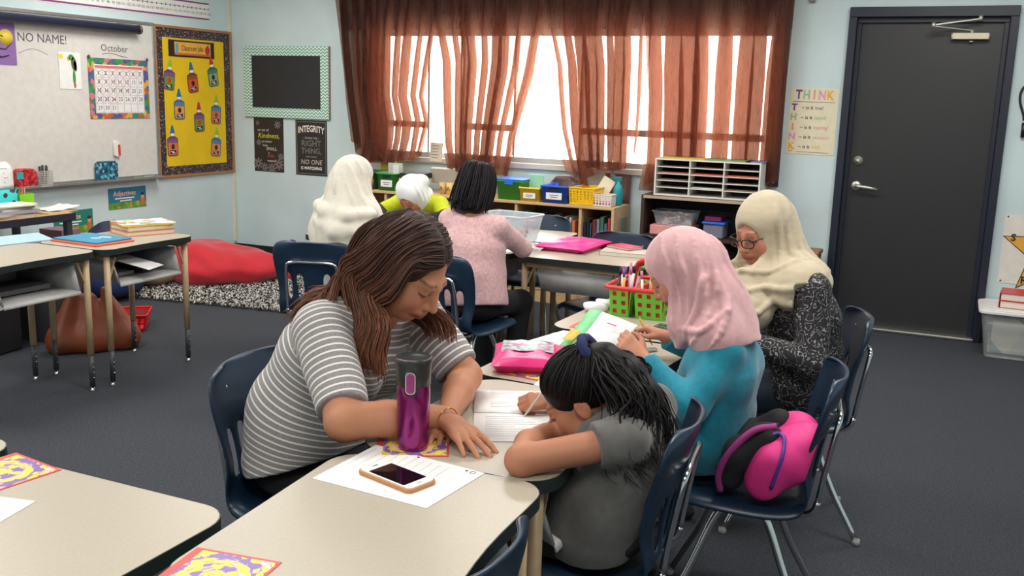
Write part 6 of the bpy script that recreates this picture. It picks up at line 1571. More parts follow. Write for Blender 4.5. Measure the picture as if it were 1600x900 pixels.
m.build('bin_wall', CLR, cbn, solid=.002)
MB().tube([(x * 1.02, y * 1.02, .152) for x, y in b1], .005, 6, closed=True).build('bin_rim', M('frosted_rim', (224, 234, 240), .25, alpha=.8), cbn)
S = Sdf((-.13, -.10, 0), (.13, .10, .09), .004)
for i in range(40): S.ell((rng.uniform(-.09, .09), rng.uniform(-.06, .06), rng.uniform(.02, .06)), (.022, .018, .014), None, .004)
v_, f_ = S.mesh(); o = np_obj('blocks', v_, f_, mat_paper_noise('mixed_blocks', (150, 120, 96), [(180, 140, 110), (130, 96, 80), (190, 170, 150), (150, 90, 80)], 60, .8)); o.parent = cbn; o['kind'] = 'stuff'
# ------------------------------------------------------------------ desks on the left
fo = thing('folder', 'turquoise folder on the left desks, on top of an orange one', 'folder', (-4.115, 3.71, DT + .010), (0, 0, R(-2)))
MB().box((0, 0, .004), (.32, .235, .008)).build('cover', M('turquoise_folder', (22, 140, 176), .4), fo, bevel=.002)
MB().tube(smooth_path([(.02, -.03, .0092), (.05, .0, .0092), (.03, .03, .0092), (.08, .05, .0092)], 5), .004, 4).build('white_mark', PAP, fo)
fo = thing('folder', 'orange folder under the turquoise one on the left desks', 'folder', (-4.105, 3.70, DT), (0, 0, R(-3)))
MB().box((0, 0, .0048), (.345, .25, .0095)).build('cover', M('orange_folder', (226, 92, 60), .5), fo, bevel=.002)
paper('paper', 'pale blue folder sheet with a red edge on the left desk', [(-4.345, 3.30), (-4.30, 3.62), (-4.56, 3.74), (-4.62, 3.34)][::-1], DT + .001, M('pale_blue_paper', (168, 200, 226), .5), thick=.004)
z = DT
for lb, dx, a, lx, ly, h, cc, pc_ in (('bottom textbook of the stack on the left desk, pink spine', 0, 20, .225, .275, .026, (206, 110, 110), (224, 206, 176)), ('second textbook of the stack on the left desk, tan cover', .0, 18, .22, .27, .026, (196, 150, 110), (220, 200, 172))):
    t = thing('textbook', lb, 'book', (-4.135 + dx, 4.08, z), (0, 0, R(-a)), 'textbooks on the left desk')
    MB().box((0, 0, h / 2), (lx - .008, ly - .008, h - .006)).build('page_block', M('pages_%d' % cc[1], pc_, .7), t)
    MB().box((0, 0, h - .0015), (lx, ly, .003)).box((0, 0, .0015), (lx, ly, .003)).box((-lx / 2 + .0015, 0, h / 2), (.003, ly, h)).build('cover', M('bookcover_%d' % cc[1], cc, .45), t); z += h + .0005
t = thing('activity_book', 'white and green illustrated activity book topping the textbook stack', 'book', (-4.135, 4.085, z), (0, 0, R(-26)))
MB().box((0, 0, .004), (.22, .29, .008)).build('yellow_pages', M('yellow_edge', (232, 206, 60), .5), t)
MB().box((0, 0, .009), (.224, .295, .002)).build('cover', mat_paper_noise('activity_cover', (236, 238, 230), [(120, 190, 150), (214, 120, 120), (230, 200, 110), (236, 236, 230), (150, 200, 180)], 26, .6), t)
# things in the book boxes
for lb, x, y, z_, d_, c_, rot in (('white sheet curling out of the book box under the textbooks', -3.90, 3.80, .615, (.22, .16, .0015), (238, 238, 238), (.0, .22, .3)), ('black and white notebook in the book box under the textbooks', -4.03, 3.90, .565, (.2, .10, .03), (44, 44, 48), (0, 0, .1)), ('grey workbooks lying in the book box under the textbooks', -4.06, 3.745, .556, (.24, .14, .018), (120, 116, 112), (0, 0, -.03)), ('grey folders lying in the book box of the left desk', -4.09, 3.15, .560, (.22, .33, .022), (92, 92, 96), (0, 0, 0))):
    tag(MB().box((x, y, z_), d_, rot).build('notebook', M('boxed_%d' % c_[0], c_, .6)), lb, 'notebook')
# far left table with its clutter
tb = thing('side_table', 'table against the left wall with dark edge, covered in papers', 'table', (-5.62, 4.0, 0))
MB().box((0, 0, .677), (.56, 1.36, .02)).build('table_top', MAPLE, tb, bevel=.003); MB().box((.283, 0, .664), (.012, 1.36, .048)).build('dark_apron', M('navy_edge', (32, 34, 52), .5), tb)
for x in (-1, 1):
    for y in (-1, 1): MB().box((x * .25, y * .64, .333), (.04, .04, .666)).build('leg', GREY, tb)
TZ = .688
zz_ = TZ
for i in range(7):
    c_ = [(214, 196, 180), (190, 180, 176), (170, 168, 172), (226, 222, 216), (150, 150, 156), (214, 214, 170), (236, 236, 236)][i]; h = [.016, .012, .02, .008, .014, .006, .004][i]
    tag(MB().box((-5.50 + .01 * (i % 3), 4.25 + .015 * ((i * 5) % 4), zz_ + h / 2), (.23, .30, h), (0, 0, .06 * ((i * 3) % 5 - 2))).build('paper_pile', M('pile_%d' % i, c_, .6)), '%s in the heap of papers at the left edge, %s from the bottom' % (['pinkish folder', 'grey booklet', 'grey workbook', 'white pad', 'slate workbook', 'yellowish sheet pack', 'white top sheet'][i], ['first', 'second', 'third', 'fourth', 'fifth', 'sixth', 'seventh'][i]), 'paper', 'heap of papers on the side table'); zz_ += h + .0004
for i, (lb, c_, y, a, h) in enumerate((('tan paper pad lying right of the heap on the side table', (214, 186, 150), 4.62, .1, .012), ('crumpled white sheets on the tan pad on the side table', (240, 240, 240), 4.66, -.25, .012))):
    if i == 0: tag(MB().box((-5.50, y, TZ + h / 2), (.22, .26, h), (0, 0, a)).build('paper_pad', M('pad_tan', c_, .6)), lb, 'paper')
    else:
        P = [[(-5.60 + .2 * u_ / 8 + .02 * math.sin(v_), 4.54 + .22 * v_ / 8, TZ + .014 + .008 * abs(math.sin(u_ * .9 + v_ * .6)) + .02 * max(0, (v_ - 5) / 3) ** 2) for v_ in range(9)] for u_ in range(9)]
        tag(MB().grid(P).build('loose_sheets', PAP, solid=.003), lb, 'paper')
gc_ = thing('pencil_bin', 'lime green bin of pencils on the side table', 'bin', (-5.66, 4.53, TZ))
m = MB()
for x in (-1, 1): m.box((x * .055, 0, .06), (.003, .11, .12)); m.box((0, x * .055, .06), (.11, .003, .12))
m.box((0, 0, .002), (.11, .11, .004)); m.build('bin_body', M('lime_bin', (130, 206, 30), .4), gc_, bevel=.001)
for i in range(6): tag(MB().tube([(-5.69 + .012 * i, 4.50 + .012 * ((i * 3) % 5), TZ + .006), (-5.70 + .016 * i, 4.49 + .016 * ((i * 3) % 5), TZ + .155 + .006 * (i % 3))], [.004, .004], 6).build('pencil', M('stored_pencil_%d' % (i % 3), [(214, 150, 100), (200, 120, 96), (120, 110, 90)][i % 3], .5)), '%s pencil standing in the lime green bin' % ['tan', 'pinkish', 'olive'][i % 3], 'pencil', 'pencils in the lime bin')
tu = thing('dotted_bin', 'turquoise bin with black dots at the left edge of the picture', 'bin', (-5.66, 4.33, TZ))
m = MB(); m.grid([[(x, y, .001) for x, y in rrect(.19, .19, .03, 4)], [(x, y, .165) for x, y in rrect(.22, .22, .035, 4)]], closed=True); m.add([(x, y, .001) for x, y in rrect(.19, .19, .03, 4)], [tuple(range(20))]); m.build('bin_wall', mat_dots('turquoise_dots', (40, 190, 190), [(20, 22, 26)], 22, .36), tu, solid=.004)
P = [[(.07 - .14 * u_ / 6, -.10 + .22 * v_ / 6, .12 + .24 * 1 - .30 * 0 - .0 * v_ + .018 * math.sin(v_ * .5)) for v_ in range(7)] for u_ in range(7)]
P = [[(.085 + .01 * math.sin(v_ * .7) - (.05 * max(0, (u_ - 4) / 2) ** 2), -.12 + .21 * v_ / 6, .165 + .175 * u_ / 6) for v_ in range(7)] for u_ in range(7)]
t = thing('standing_sheet', 'white handwritten sheet standing in the dotted turquoise bin', 'paper', (-5.66, 4.33, TZ))
MB().grid(P).build('sheet', PAP, t, solid=.0012)
q = MB()
for i in range(4): q.bar((.0895, -.08, .30 - .03 * i), (.0905, .04 - .02 * (i % 2), .30 - .03 * i), .0006, .004)
q.build('handwriting', ink('grey', (150, 146, 140)), t)
# ------------------------------------------------------------------ on the floor
def sdfthing(name, label, cat, S, mat, part=None): return tag(sdf_obj(S, name, mat, None), label, cat)
S = Sdf((-5.75, 5.45, -.02), (-4.75, 6.75, .62), .011)
S.ell((-5.34, 6.0, .13), (.35, .36, .17), None, .1); S.ell((-5.42, 5.96, .21), (.24, .26, .11), None, .12); S.ell((-5.08, 6.18, .12), (.24, .22, .12), None, .12); S.cone((-5.0, 6.26, .09), (-4.86, 6.34, .05), .09, .035, .08)
S.disp(folds(101, .012, 14)); S.disp(folds(102, .006, 34)); S.cut((0, 0, .005), (0, 0, -1))
sdfthing('bean_bag', 'red bean bag slumped against the corner of the room', 'bean bag', S, M('red_twill', (190, 26, 42), .8, var=.06, scale=10, bump=.2, bscale=500, sheen=.3))
S = Sdf((-5.95, 5.2, -.02), (-5.1, 6.2, .45), .011)
S.ell((-5.66, 5.68, .14), (.24, .34, .15), None, .1); S.disp(folds(103, .010, 18)); S.cut((0, 0, .005), (0, 0, -1))
sdfthing('floor_cushion', 'tan floor cushion between the blue and the red bean bags', 'cushion', S, M('tan_canvas', (176, 150, 112), .85, var=.05, scale=10, bump=.2, bscale=500))
S = Sdf((-5.97, 4.75, -.02), (-5.1, 5.6, .5), .011)
S.ell((-5.60, 5.14, .15), (.30, .28, .17), None, .1); S.disp(folds(104, .010, 18)); S.cut((0, 0, .005), (0, 0, -1))
sdfthing('bean_bag', 'dark blue bean bag under the left desks', 'bean bag', S, M('navy_twill', (30, 48, 96), .85, var=.05, scale=10))
S = Sdf((-5.9, 4.85, .1), (-5.2, 5.55, .75), .009)
S.ell((-5.62, 5.20, .40), (.14, .17, .15), None, .06); S.cone((-5.60, 5.14, .52), (-5.56, 5.22, .54), .03, .03, .03); S.ell((-5.66, 5.24, .28), (.2, .2, .12), None, .08); S.disp(folds(105, .008, 24))
S.cut((0, 0, .24), (0, 0, -1))
sdfthing('navy_backpack', 'navy backpack behind the left desks by the Verbs poster', 'backpack', S, M('navy_nylon', (24, 34, 66), .7, var=.05, bump=.2, bscale=200))
st = thing('storage_crate', 'pinkish grey crate beside the navy backpack', 'crate', (-5.74, 4.93, 0))
MB().box((0, -.04, .44), (.22, .16, .17)).build('crate_body', M('dusty_rose_plastic', (150, 110, 120), .5), st); MB().box((0, -.04, .19), (.26, .2, .38)).build('crate_base', M('grey_crate', (120, 120, 124), .5), st)
S = Sdf((-5.5, 6.45, -.02), (-4.95, 7.05, .42), .009)
S.ell((-5.19, 6.78, .09), (.14, .12, .11), None, .06); S.cone((-5.22, 6.8, .12), (-5.16, 6.8, .22), .08, .03, .05); S.disp(folds(106, .012, 26)); S.cut((0, 0, .005), (0, 0, -1))
sdfthing('purple_bag', 'purple cloth bag on the floor by the back wall', 'bag', S, M('purple_nylon', (92, 44, 130), .6, var=.06, bump=.2, bscale=100))
rug = thing('shaggy_rug', 'shaggy black and white rug in the reading corner', 'rug', (-4.95, 5.85, 0), (0, 0, R(8)))
RX, RY = 1.5, 1.15
MB().box((0, 0, .006), (RX, RY, .010)).build('backing', M('rug_backing', (70, 68, 68), .95), rug)
n = 15000; p = np.stack([rng.uniform(-RX / 2, RX / 2, n), rng.uniform(-RY / 2, RY / 2, n)], 1); aa = rng.uniform(0, 2 * PI, n); ln = rng.uniform(.03, .06, n); wd_ = .004
dx, dy = np.cos(aa), np.sin(aa); v0 = np.stack([p[:, 0] - dy * wd_, p[:, 1] + dx * wd_, np.full(n, .011)], 1); v1 = np.stack([p[:, 0] + dy * wd_, p[:, 1] - dx * wd_, np.full(n, .011)], 1)
hz = rng.uniform(.018, .034, n); m1 = np.stack([p[:, 0] + dx * ln * .5 + dy * wd_, p[:, 1] + dy * ln * .5 - dx * wd_, hz], 1); m0 = np.stack([p[:, 0] + dx * ln * .5 - dy * wd_, p[:, 1] + dy * ln * .5 + dx * wd_, hz], 1)
e0 = np.stack([p[:, 0] + dx * ln, p[:, 1] + dy * ln, hz * .6], 1)
V = np.stack([v0, v1, m1, m0, e0], 1).reshape(-1, 3); b = np.arange(n)[:, None] * 5; F = np.concatenate([b + np.array([[0, 1, 2, 3]]), b + np.array([[3, 2, 4, 4]])])
zig = ((p[:, 0] * 9 + np.abs(((p[:, 1] * 5) % 2) - 1) * 1.5) % 1.0) < .5; cz = np.where((zig ^ (rng.random(n) < .3))[:, None], V3(lin((196, 192, 186))[:3]), V3(lin((34, 33, 35))[:3])); cz = np.repeat(cz, 5, axis=0)
fa = F[:n]; fb = F[n:, :3]
o = np_obj('pile', V, fa, mat_attr('shag', .9, .1, 50, 0), None, cz); o.parent = rug; o['kind'] = 'stuff'
o = np_obj('pile_tips', V, fb, MATS.get('shag') or bpy.data.materials['shag'], None, cz); o.parent = rug; o['kind'] = 'stuff'
def lattice(name, label, loc, ang, lx, ly, h, mat, cat='basket', nu=8, nw=6, nv=3, flare=1.15, grp=None, bar_=.006):
    t = thing(name, label, cat, loc, (0, 0, R(ang)), grp)
    b0 = [(-lx / 2, -ly / 2), (lx / 2, -ly / 2), (lx / 2, ly / 2), (-lx / 2, ly / 2)]; m = MB()
    for i in range(4):
        a, b = Vector((*b0[i], .004)), Vector((*b0[(i + 1) % 4], .004)); a2, b2 = Vector((b0[i][0] * flare, b0[i][1] * flare, h)), Vector((b0[(i + 1) % 4][0] * flare, b0[(i + 1) % 4][1] * flare, h))
        k = nu if i % 2 == 0 else nw; rows = []
        xs = [0.0]
        for q in range(k): xs += [(q + .22) / k, (q + .78) / k]
        xs.append(1.0); ys = [0.0]
        for q in range(nv): ys += [.1 + .75 * (q + .15) / nv, .1 + .75 * (q + .85) / nv]
        ys.append(1.0); pts = [a.lerp(b, x).lerp(a2.lerp(b2, x), y) for y in ys for x in xs]; n_ = len(xs)
        m.add(pts, [(j * n_ + w, j * n_ + w + 1, (j + 1) * n_ + w + 1, (j + 1) * n_ + w) for j in range(len(ys) - 1) for w in range(n_ - 1) if not (w % 2 and j % 2)])
    m.add([(*p_, .004) for p_ in b0], [(0, 1, 2, 3)])
    m.build('lattice_wall', mat, t, solid=.003)
    MB().tube([(x * flare, y * flare, h) for x, y in rrect(lx, ly, .012, 3)], bar_, 6, closed=True).build('basket_rim', mat, t)
    return t
lattice('red_basket', 'empty red plastic basket on the carpet under the left desks', (-4.78, 4.50, 0), 38, .30, .24, .105, M('red_basket_plastic', (206, 30, 36), .4), nu=9, nw=7, nv=2)
S = Sdf((-4.85, 3.70, -.02), (-4.2, 4.35, .5), .008)
S.chain([(-4.62, 3.90, .07), (-4.40, 4.16, .07)], [.085, .085], .04); S.chain([(-4.62, 3.90, .05), (-4.58, 3.96, .33)], [.085, .035], .04); S.chain([(-4.40, 4.16, .05), (-4.46, 4.08, .36)], [.085, .03], .04); S.chain([(-4.51, 4.03, .05), (-4.52, 4.02, .31)], [.11, .05], .06)
S.disp(folds(107, .010, 22)); S.cut((0, 0, .004), (0, 0, -1))
sdfthing('leather_bag', 'brown leather tote bag slumped under the left desks', 'bag', S, M('brown_leather', (128, 62, 34), .45, var=.12, scale=8, bump=.15, bscale=120))
t = thing('grey_tub', 'grey plastic tub behind the brown leather bag', 'tub', (-5.02, 4.10, 0), (0, 0, .2))
m = MB(); m.grid([[(x, y, .004) for x, y in rrect(.36, .26, .04, 4)], [(x, y, .42) for x, y in rrect(.44, .33, .05, 4)], [(x, y, .43) for x, y in rrect(.48, .37, .06, 4)], [(x, y, .40) for x, y in rrect(.485, .375, .06, 4)]], closed=True); m.add([(x, y, .004) for x, y in rrect(.36, .26, .04, 4)], [tuple(range(20))]); m.build('tub_wall', M('grey_tub_plastic', (124, 128, 132), .45), t, solid=.004)
t = thing('black_crate', 'black crate with a white tag under the left desk', 'crate', (-5.02, 3.62, 0), (0, 0, .1))
MB().box((0, 0, .2), (.36, .40, .40)).build('crate_body', M('black_crate_plastic', (34, 36, 38), .6), t, bevel=.01); MB().box((.182, .06, .29), (.004, .05, .06), (0.1, 0, .0)).build('white_tag', PAP, t)
t = thing('grey_bin', 'grey bin at the left edge under the desk', 'bin', (-5.0, 3.2, 0))
m = MB(); m.grid([[(x, y, .004) for x, y in rrect(.26, .26, .05, 4)], [(x, y, .38) for x, y in rrect(.33, .33, .06, 4)]], closed=True); m.add([(x, y, .004) for x, y in rrect(.26, .26, .05, 4)], [tuple(range(20))]); m.build('bin_wall', M('grey_bin_plastic', (104, 106, 108), .5), t, solid=.004)
# pink backpack on the chair of the girl in teal
bp = thing('pink_backpack', 'hot pink backpack with a purple zip on the chair behind the girl in teal', 'backpack', (-.40, 2.70, 0))
HP = M('hot_pink_nylon', (226, 50, 136), .6, var=.05, scale=12, bump=.2, bscale=300)
S = Sdf((-.66, 2.46, .40), (-.18, 2.98, .80), .0045)
S.chain([(-.385, 2.62, .515), (-.345, 2.62, .575), (-.315, 2.63, .615)], [.055, .068, .058], .05); S.chain([(-.39, 2.76, .515), (-.345, 2.76, .58), (-.32, 2.76, .61)], [.055, .066, .05], .05); S.ell((-.375, 2.575, .53), (.052, .04, .07), None, .03); S.ell((-.285, 2.66, .632), (.045, .07, .035), None, .03)
S.disp(folds(111, .007, 30)); S.cut((0, 0, .449), (0, 0, -1)); S.cut((-.262, 2.7, .6), (1, 0, -.22))
v_, f_ = S.mesh(); bagv = v_; np_obj('main_bag', v_, f_, HP, bp)
S = Sdf((-.70, 2.46, .42), (-.18, 2.98, .80), .0055)
for y in (2.60, 2.74): S.chain([(-.475, y, .50), (-.455, y, .575), (-.385, y, .635)], [.036, .042, .036], .03)
S.cone((-.455, 2.62, .57), (-.455, 2.74, .57), .042, .042, .04); S.disp(folds(113, .005, 40)); S.cut((0, 0, .449), (0, 0, -1)); sdf_obj(S, 'black_back_panel', M('black_mesh', (26, 24, 30), .8), bp)
ZP = M('violet_zip', (94, 58, 150), .45)
def on_bag(path):
    o = []
    for x, z in path:
        m = (np.abs(bagv[:, 0] - x) < .012) & (np.abs(bagv[:, 2] - z) < .012)
        if m.any(): o.append((x, float(bagv[m, 1].min()) + .001, z))
    return smooth_path(o, 4)
MB().tube(on_bag([(-.375, .648), (-.355, .655), (-.338, .645), (-.335, .61), (-.345, .565), (-.358, .51)]), .0055, 6).build('zip', ZP, bp, True)
for k, y in enumerate((2.565, 2.60)):
    MB().tube(smooth_path([(-.365, y + .03, .668 - .01 * k), (-.42, y + .005, .655), (-.475, y - .005, .59), (-.505, y, .52), (-.50, y + .01, .462)], 6), .010, 8).build('strap', [M('plum_strap', (150, 50, 120), .7), MATS['black_mesh']][k], bp, True)
# clear storage box with red books at the right edge
sb = thing('storage_box', 'clear storage box with a white lid right of the door', 'storage box', (.56, 6.80, 0))
m = MB(); m.grid([[(x, y, .004) for x, y in rrect(.52, .34, .04, 4)], [(x, y, .285) for x, y in rrect(.60, .40, .05, 4)]], closed=True); m.add([(x, y, .004) for x, y in rrect(.52, .34, .04, 4)], [tuple(range(20))])
m.build('box_wall', M('smoky_clear_plastic', (190, 196, 198), .18, alpha=.24), sb, solid=.003)
m = MB(); m.prism(rrect(.64, .44, .05, 5), .285, .305); m.prism(rrect(.60, .40, .05, 5), .305, .312); m.build('lid', M('white_lid', (226, 226, 222), .4), sb, bevel=.004)
m = MB(); m.box((-.10, -.10, .14), (.26, .08, .22)); m.box((.12, .0, .12), (.2, .26, .20)); m.box((-.14, .05, .05), (.2, .2, .08)); m.build('packed_papers', mat_paper_noise('packed_papers', (214, 208, 190), [(220, 186, 90), (196, 192, 186), (140, 150, 160)], 9, .6), sb)
zb = .3125
for lb, h in (('lower red-covered textbook on the white box lid', .047), ('upper red-covered textbook on the white box lid', .047)):
    t = thing('textbook', lb, 'book', (.50, 6.80, zb), (0, 0, -.10), 'red textbooks on the storage box')
    MB().box((.004, 0, h / 2), (.27, .22, h - .008)).build('page_block', M('page_edges', (222, 214, 200), .7), t)
    MB().box((0, 0, h - .002), (.28, .23, .004)).box((0, 0, .002), (.28, .23, .004)).box((-.139, 0, h / 2), (.004, .23, h)).build('cover', M('red_bookcloth', (196, 40, 48), .4), t, bevel=.001); zb += h + .0005
br_ = thing('wooden_stool', 'brown wooden stool top showing behind the beige hijab, by the door', 'stool', (-.86, 6.80, 0))
MB().box((0, 0, .545), (.20, .26, .03)).build('stool_top', mat_wood('brown_wood', (128, 86, 54), (150, 104, 66)), br_, bevel=.006)
for x in (-1, 1):
    for y in (-1, 1): MB().bar((x * .085, y * .11, 0), (x * .075, y * .1, .53), .025).build('leg', bpy.data.materials['brown_wood'], br_)
# ------------------------------------------------------------------ on the low bookshelf
SZ = SH
def tub(name, label, x, y, lx, ly, h, mat, flare=1.12, note=True, ang=0, lid=None, holes=True):
    t = thing(name, label, 'tub', (x, y, SZ), (0, 0, R(ang)), None)
    b0, b1 = rrect(lx, ly, .012, 3), rrect(lx * flare, ly * flare, .014, 3)
    m = MB(); m.grid([[(a, b, .002) for a, b in b0], [(a, b, h) for a, b in b1], [(a * 1.04, b * 1.04, h + .002) for a, b in b1], [(a * 1.04, b * 1.04, h - .012) for a, b in b1]], closed=True); m.add([(a, b, .002) for a, b in b0], [tuple(range(len(b0)))])
    m.build('tub_wall', mat, t, solid=.003)
    if note: MB().box((0, -ly * (1 + (flare - 1) * .42) / 2 - .004, h * .42), (lx * .66, .002, h * .38), (.0, 0, 0)).build('paper_label', PAP, t); MB().box((0, -ly * (1 + (flare - 1) * .42) / 2 - .0056, h * .47), (lx * .4, .001, .006)).box((0, -ly * (1 + (flare - 1) * .42) / 2 - .0056, h * .36), (lx * .3, .001, .006)).build('label_writing', ink('grey', (150, 146, 140)), t)
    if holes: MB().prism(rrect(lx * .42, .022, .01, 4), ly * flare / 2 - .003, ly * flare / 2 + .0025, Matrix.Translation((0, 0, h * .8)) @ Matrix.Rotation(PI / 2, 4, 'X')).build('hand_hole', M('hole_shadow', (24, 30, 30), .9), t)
    if lid: m = MB(); m.prism(rrect(lx * flare + .02, ly * flare + .02, .016, 3), h + .003, h + .012); m.box((0, -ly * flare / 2 - .012, h - .012), (.07, .004, .03)); m.build('lid', lid, t)
    return t
GT = M('green_tub_plastic', (40, 140, 52), .4); YT = M('yellow_tub_plastic', (252, 208, 60), .4); BT = M('blue_tub_plastic', (40, 92, 206), .4)
tub('green_tub', 'green tub with a white label, second tub on the shelf from the left', -4.135, 6.79, .16, .21, .14, GT)
tub('green_tub', 'dark green tub half hidden by the cream hijab', -4.35, 6.80, .16, .21, .14, M('dark_green_tub_plastic', (24, 100, 50), .4), note=False)
tub('yellow_tub', 'yellow tub behind the white hijab, black folder on it', -3.94, 6.79, .14, .20, .105, YT)
tub('lidded_green_bin', 'green bin with a blue lid beside the black bob hair', -3.05, 6.81, .20, .23, .145, M('grass_green_plastic', (62, 160, 60), .4), note=False, holes=False, lid=M('bright_blue_plastic', (40, 110, 214), .4))
tub('yellow_tub', 'yellow tub with mint cards and a white label', -2.875, 6.77, .15, .20, .105, YT, holes=False)
tub('blue_tub', 'blue tub with a white label next to the yellow basket', -2.675, 6.79, .19, .24, .13, BT)
for lb, x, y, z, d_, c_, rot in (('mint green card standing in the yellow tub', -2.875, 6.80, SZ + .11, (.12, .01, .17), (150, 214, 190), (.1, 0, 0)), ('black folder lying on the left yellow tub', -3.93, 6.80, SZ + .128, (.2, .2, .04), (28, 30, 38), (0, 0, .1)), ('grey papers standing in the green tub', -4.135, 6.82, SZ + .135, (.13, .012, .16), (196, 196, 190), (.05, 0, 0)), ('white cards standing in the green tub at its right', -4.10, 6.77, SZ + .13, (.05, .012, .15), (226, 226, 222), (.05, 0, .1)), ('row of grey file sheets leaning behind the white hijab', -3.72, 6.92, SZ + .13, (.26, .05, .12), (176, 172, 160), (.2, 0, 0)), ('yellow board standing at the left end of the low bookshelf', -4.30, 6.97, SZ + .135, (.14, .012, .26), (196, 180, 60), (-.06, 0, 0)), ('cream card leaning in the yellow basket', -2.35, 6.86, SZ + .12, (.10, .008, .16), (226, 216, 190), (-.1, .5, 0))):
    tag(MB().box((x, y, z), d_, rot).build('card' if 'card' in lb else 'papers', M('upright_%d' % (c_[0] + c_[2]), c_, .6)), lb, 'paper')
for i, (x, c_, ch_, nm) in enumerate(((-3.665, (214, 176, 120), 'O', 'tan'), (-3.60, (236, 196, 110), 'H', 'yellow'), (-3.54, (206, 206, 206), 'K', 'grey'), (-3.475, (176, 178, 180), 'N', 'silver'))):
    t = thing('pencil_cup', '%s cup in the row right of the white hijab' % nm, 'cup', (x, 6.76, SZ), group='cups in a row on the bookshelf')
    m = MB(); m.grid([[(r_ * math.cos(a), r_ * math.sin(a), z) for a in np.linspace(0, 2 * PI, 17)[:-1]] for r_, z in ((.001, .001), (.026, .001), (.030, .09), (.027, .09), (.024, .01))], closed=True); m.build('cup_wall', M('cup_' + nm, c_, .45), t)
    MB().tube([(-.012, -.031, .03), (.0, -.0315, .06), (.012, -.031, .03)], .003, 4).build('dark_pattern', INK, t)
lattice('yellow_basket', 'yellow lattice basket on the right of the low bookshelf', (-2.455, 6.80, SZ), -3, .185, .25, .125, M('yellow_basket_plastic', (240, 196, 30), .4), nu=7, nw=8, nv=5, flare=1.08, bar_=.005)
lattice('white_basket', 'small white lattice basket with a red base at the end of the bookshelf', (-2.305, 6.735, SZ), 2, .135, .12, .085, M('white_basket_plastic', (226, 220, 216), .4), nu=6, nw=5, nv=3, flare=1.06, bar_=.004)
tag(MB().box((-2.305, 6.735, SZ + .018), (.125, .11, .024)).build('red_base_block', M('red_block', (206, 60, 56), .5)), 'red block at the bottom of the white lattice basket', 'block')
t = thing('tower_ornament', 'grey metal tower ornament on the bookshelf by the wall', 'ornament', (-2.31, 6.92, SZ))
m = MB(); lv_ = [(.062, 0), (.040, .055), (.030, .06), (.020, .12), (.016, .125), (.006, .24), (.002, .28)]
for sx in (-1, 1):
    for sy in (-1, 1): m.tube([(sx * w_, sy * w_, z) for w_, z in lv_], [.007, .006, .005, .005, .004, .003, .002], 5)
for w_, z in ((.040, .057), (.018, .122), (.008, .215)): m.box((0, 0, z), (2 * w_ + .014, 2 * w_ + .014, .007))
for k in range(6):
    z0 = .06 + k * .01
m.build('lattice_tower', M('grey_metal', (130, 130, 130), .4, .6), t)
t = thing('teal_bottle', 'teal spray bottle at the right end of the bookshelf', 'bottle', (-2.24, 6.85, SZ))
TL = M('teal_bottle_plastic', (30, 150, 160), .3)
MB().lathe([(.03, 0), (.034, .01), (.034, .11), (.028, .14), (.013, .165), (.013, .18)], 20).build('bottle_body', TL, t); MB().box((-.008, 0, .195), (.06, .022, .03)).box((-.042, 0, .2), (.02, .012, .012)).box((-.018, 0, .17), (.008, .012, .045), (0, .3, 0)).build('spray_head', M('teal_sprayer', (26, 120, 132), .35), t)
t = thing('picture_frame', 'dark brown picture leaning on the wall at the end of the bookshelf', 'picture', (-2.30, 7.0, SZ), (-.08, 0, 0))
MB().box((0, 0, .11), (.20, .012, .22)).build('frame_board', M('brown_frame', (96, 58, 46), .5), t); MB().box((0, -.007, .11), (.15, .003, .17)).build('picture_sheet', M('dim_picture', (112, 84, 74), .6), t)
S = Sdf((-2.95, 6.70, .74), (-2.4, 7.04, 1.06), .007)
S.ell((-2.70, 6.96, .84), (.15, .05, .10), None, .04); S.cone((-2.84, 6.96, .80), (-2.56, 6.96, .80), .045, .045, .05); S.cone((-2.76, 6.95, .92), (-2.66, 6.95, .93), .016, .02, .03); S.disp(folds(121, .013, 34))
S.cut((0, 0, .7625), (0, 0, -1)); S.cut((0, 7.03, 0), (0, 1, 0))
sdfthing('brown_bag', 'shiny brown bag bunched behind the blue tub under the window', 'bag', S, M('brown_satin', (84, 54, 48), .42, var=.1))
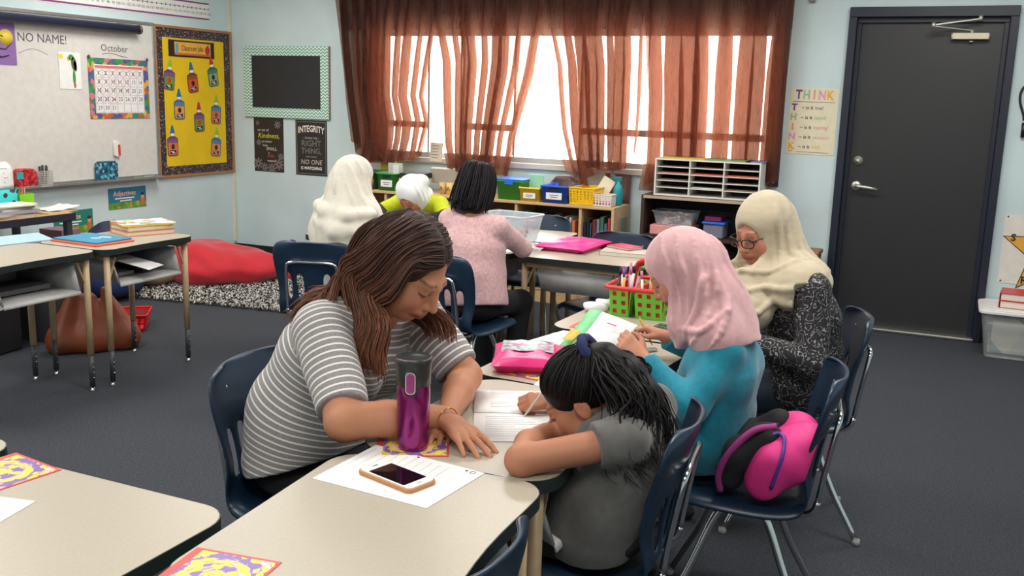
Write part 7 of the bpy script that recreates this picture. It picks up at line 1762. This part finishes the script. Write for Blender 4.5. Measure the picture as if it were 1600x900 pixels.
# books
BC = [((40, 90, 80), 'dark green'), ((30, 70, 90), 'petrol blue'), ((180, 60, 60), 'red'), ((28, 36, 60), 'navy'), ((60, 110, 90), 'green'), ((200, 196, 186), 'white'), ((120, 40, 44), 'maroon'), ((214, 186, 130), 'tan'), ((40, 40, 44), 'black'), ((90, 100, 120), 'slate'), ((206, 110, 70), 'orange'), ((120, 130, 140), 'grey')]
ORD = ['first', 'second', 'third', 'fourth', 'fifth', 'sixth', 'seventh', 'eighth', 'ninth', 'tenth', 'eleventh', 'twelfth', 'thirteenth', 'fourteenth', 'fifteenth']
def book_row(x0, x1, z, ncol, bay, lean=0.0, hmin=.19, hmax=.25, seed=0):
    rg = np.random.default_rng(seed); x = x0; i = 0
    while x < x1 - .02 and i < 15:
        w_ = min(rg.uniform(.016, .036), x1 - x - .004); h = rg.uniform(hmin, hmax); dpt = rg.uniform(.15, .2); c_, nm = BC[(ncol + i * 5) % len(BC)]
        t = thing('book', '%s book, %s from the left in %s' % (nm, ORD[i], bay), 'book', (x + w_ / 2, 6.70 + dpt / 2, z), (0, lean, 0), 'books in the low bookshelf')
        MB().box((0, .002, h / 2), (w_ - .004, dpt - .006, h - .006)).build('page_block', M('page_edges', (222, 214, 200), .7), t)
        MB().box((-w_ / 2 + .001, 0, h / 2), (.002, dpt, h)).box((w_ / 2 - .001, 0, h / 2), (.002, dpt, h)).box((0, -dpt / 2 + .001, h / 2), (w_, .002, h)).build('cover', M('bookcloth_' + nm, c_, .45), t)
        x += w_ + .003 + (h * abs(math.sin(lean)) * 0); i += 1
book_row(-2.93, -2.50, .4355, 0, 'the bay left of the rightmost upper one', seed=1)
book_row(-2.445, -2.235, .4355, 3, 'the rightmost upper bay', seed=2)
book_row(-3.60, -3.20, .4355, 5, 'the upper bay behind the black bob', seed=3)
book_row(-2.90, -2.66, .1155, 2, 'the lower bay under the far desk', .0, .2, .26, 4)
book_row(-2.445, -2.26, .1155, 7, 'the rightmost lower bay', .0, .2, .27, 5)
book_row(-3.62, -3.35, .1155, 9, 'the lower bay behind the pink jumper', .0, .2, .26, 6)
book_row(-4.12, -3.80, .4355, 4, 'the upper bay behind the lime sleeves', seed=7)
# on the dark bookcase shelf
t = thing('pink_box', 'flat pink box on the shelf of the dark bookcase', 'box', (-1.80, 6.86, .5865))
MB().box((0, 0, .033), (.31, .22, .066)).build('box_body', M('salmon_card', (226, 150, 146), .6), t, bevel=.003)
t = thing('clear_bin', 'clear bin of craft bits on the pink box in the dark bookcase', 'bin', (-1.79, 6.86, .653))
m = MB(); m.grid([[(x, y, .003) for x, y in rrect(.26, .17, .02, 4)], [(x, y, .10) for x, y in rrect(.31, .21, .025, 4)], [(x, y, .10) for x, y in rrect(.325, .225, .025, 4)]], closed=True); m.add([(x, y, .003) for x, y in rrect(.26, .17, .02, 4)], [tuple(range(20))]); m.build('bin_wall', CLR, t, solid=.002)
m = MB()
for i in range(26): m.box((rng.uniform(-.1, .1), rng.uniform(-.06, .06), rng.uniform(.02, .085)), (rng.uniform(.03, .07), rng.uniform(.02, .05), .012), (rng.uniform(-.4, .4), rng.uniform(-.4, .4), rng.uniform(0, 3)))
o = m.build('craft_bits', mat_paper_noise('craft_bits', (214, 206, 196), [(214, 100, 100), (230, 190, 140), (150, 190, 190), (230, 226, 220)], 40, .6), t); o['kind'] = 'stuff'
t = thing('lidded_tub', 'grey tub with a bright blue lid in the dark bookcase', 'tub', (-1.50, 6.86, .5865))
MB().box((0, 0, .05), (.14, .18, .10)).build('tub_body', M('grey_lilac_plastic', (120, 120, 140), .4), t, bevel=.006); MB().box((0, 0, .107), (.16, .2, .014)).build('lid', M('bright_blue_plastic', (40, 110, 214), .4), t, bevel=.003)
tag(MB().box((-1.51, 6.87, .72), (.12, .16, .035)).build('purple_case', M('plum_case', (110, 40, 90), .4), bevel=.006), 'plum coloured case on the blue-lidded tub', 'case')
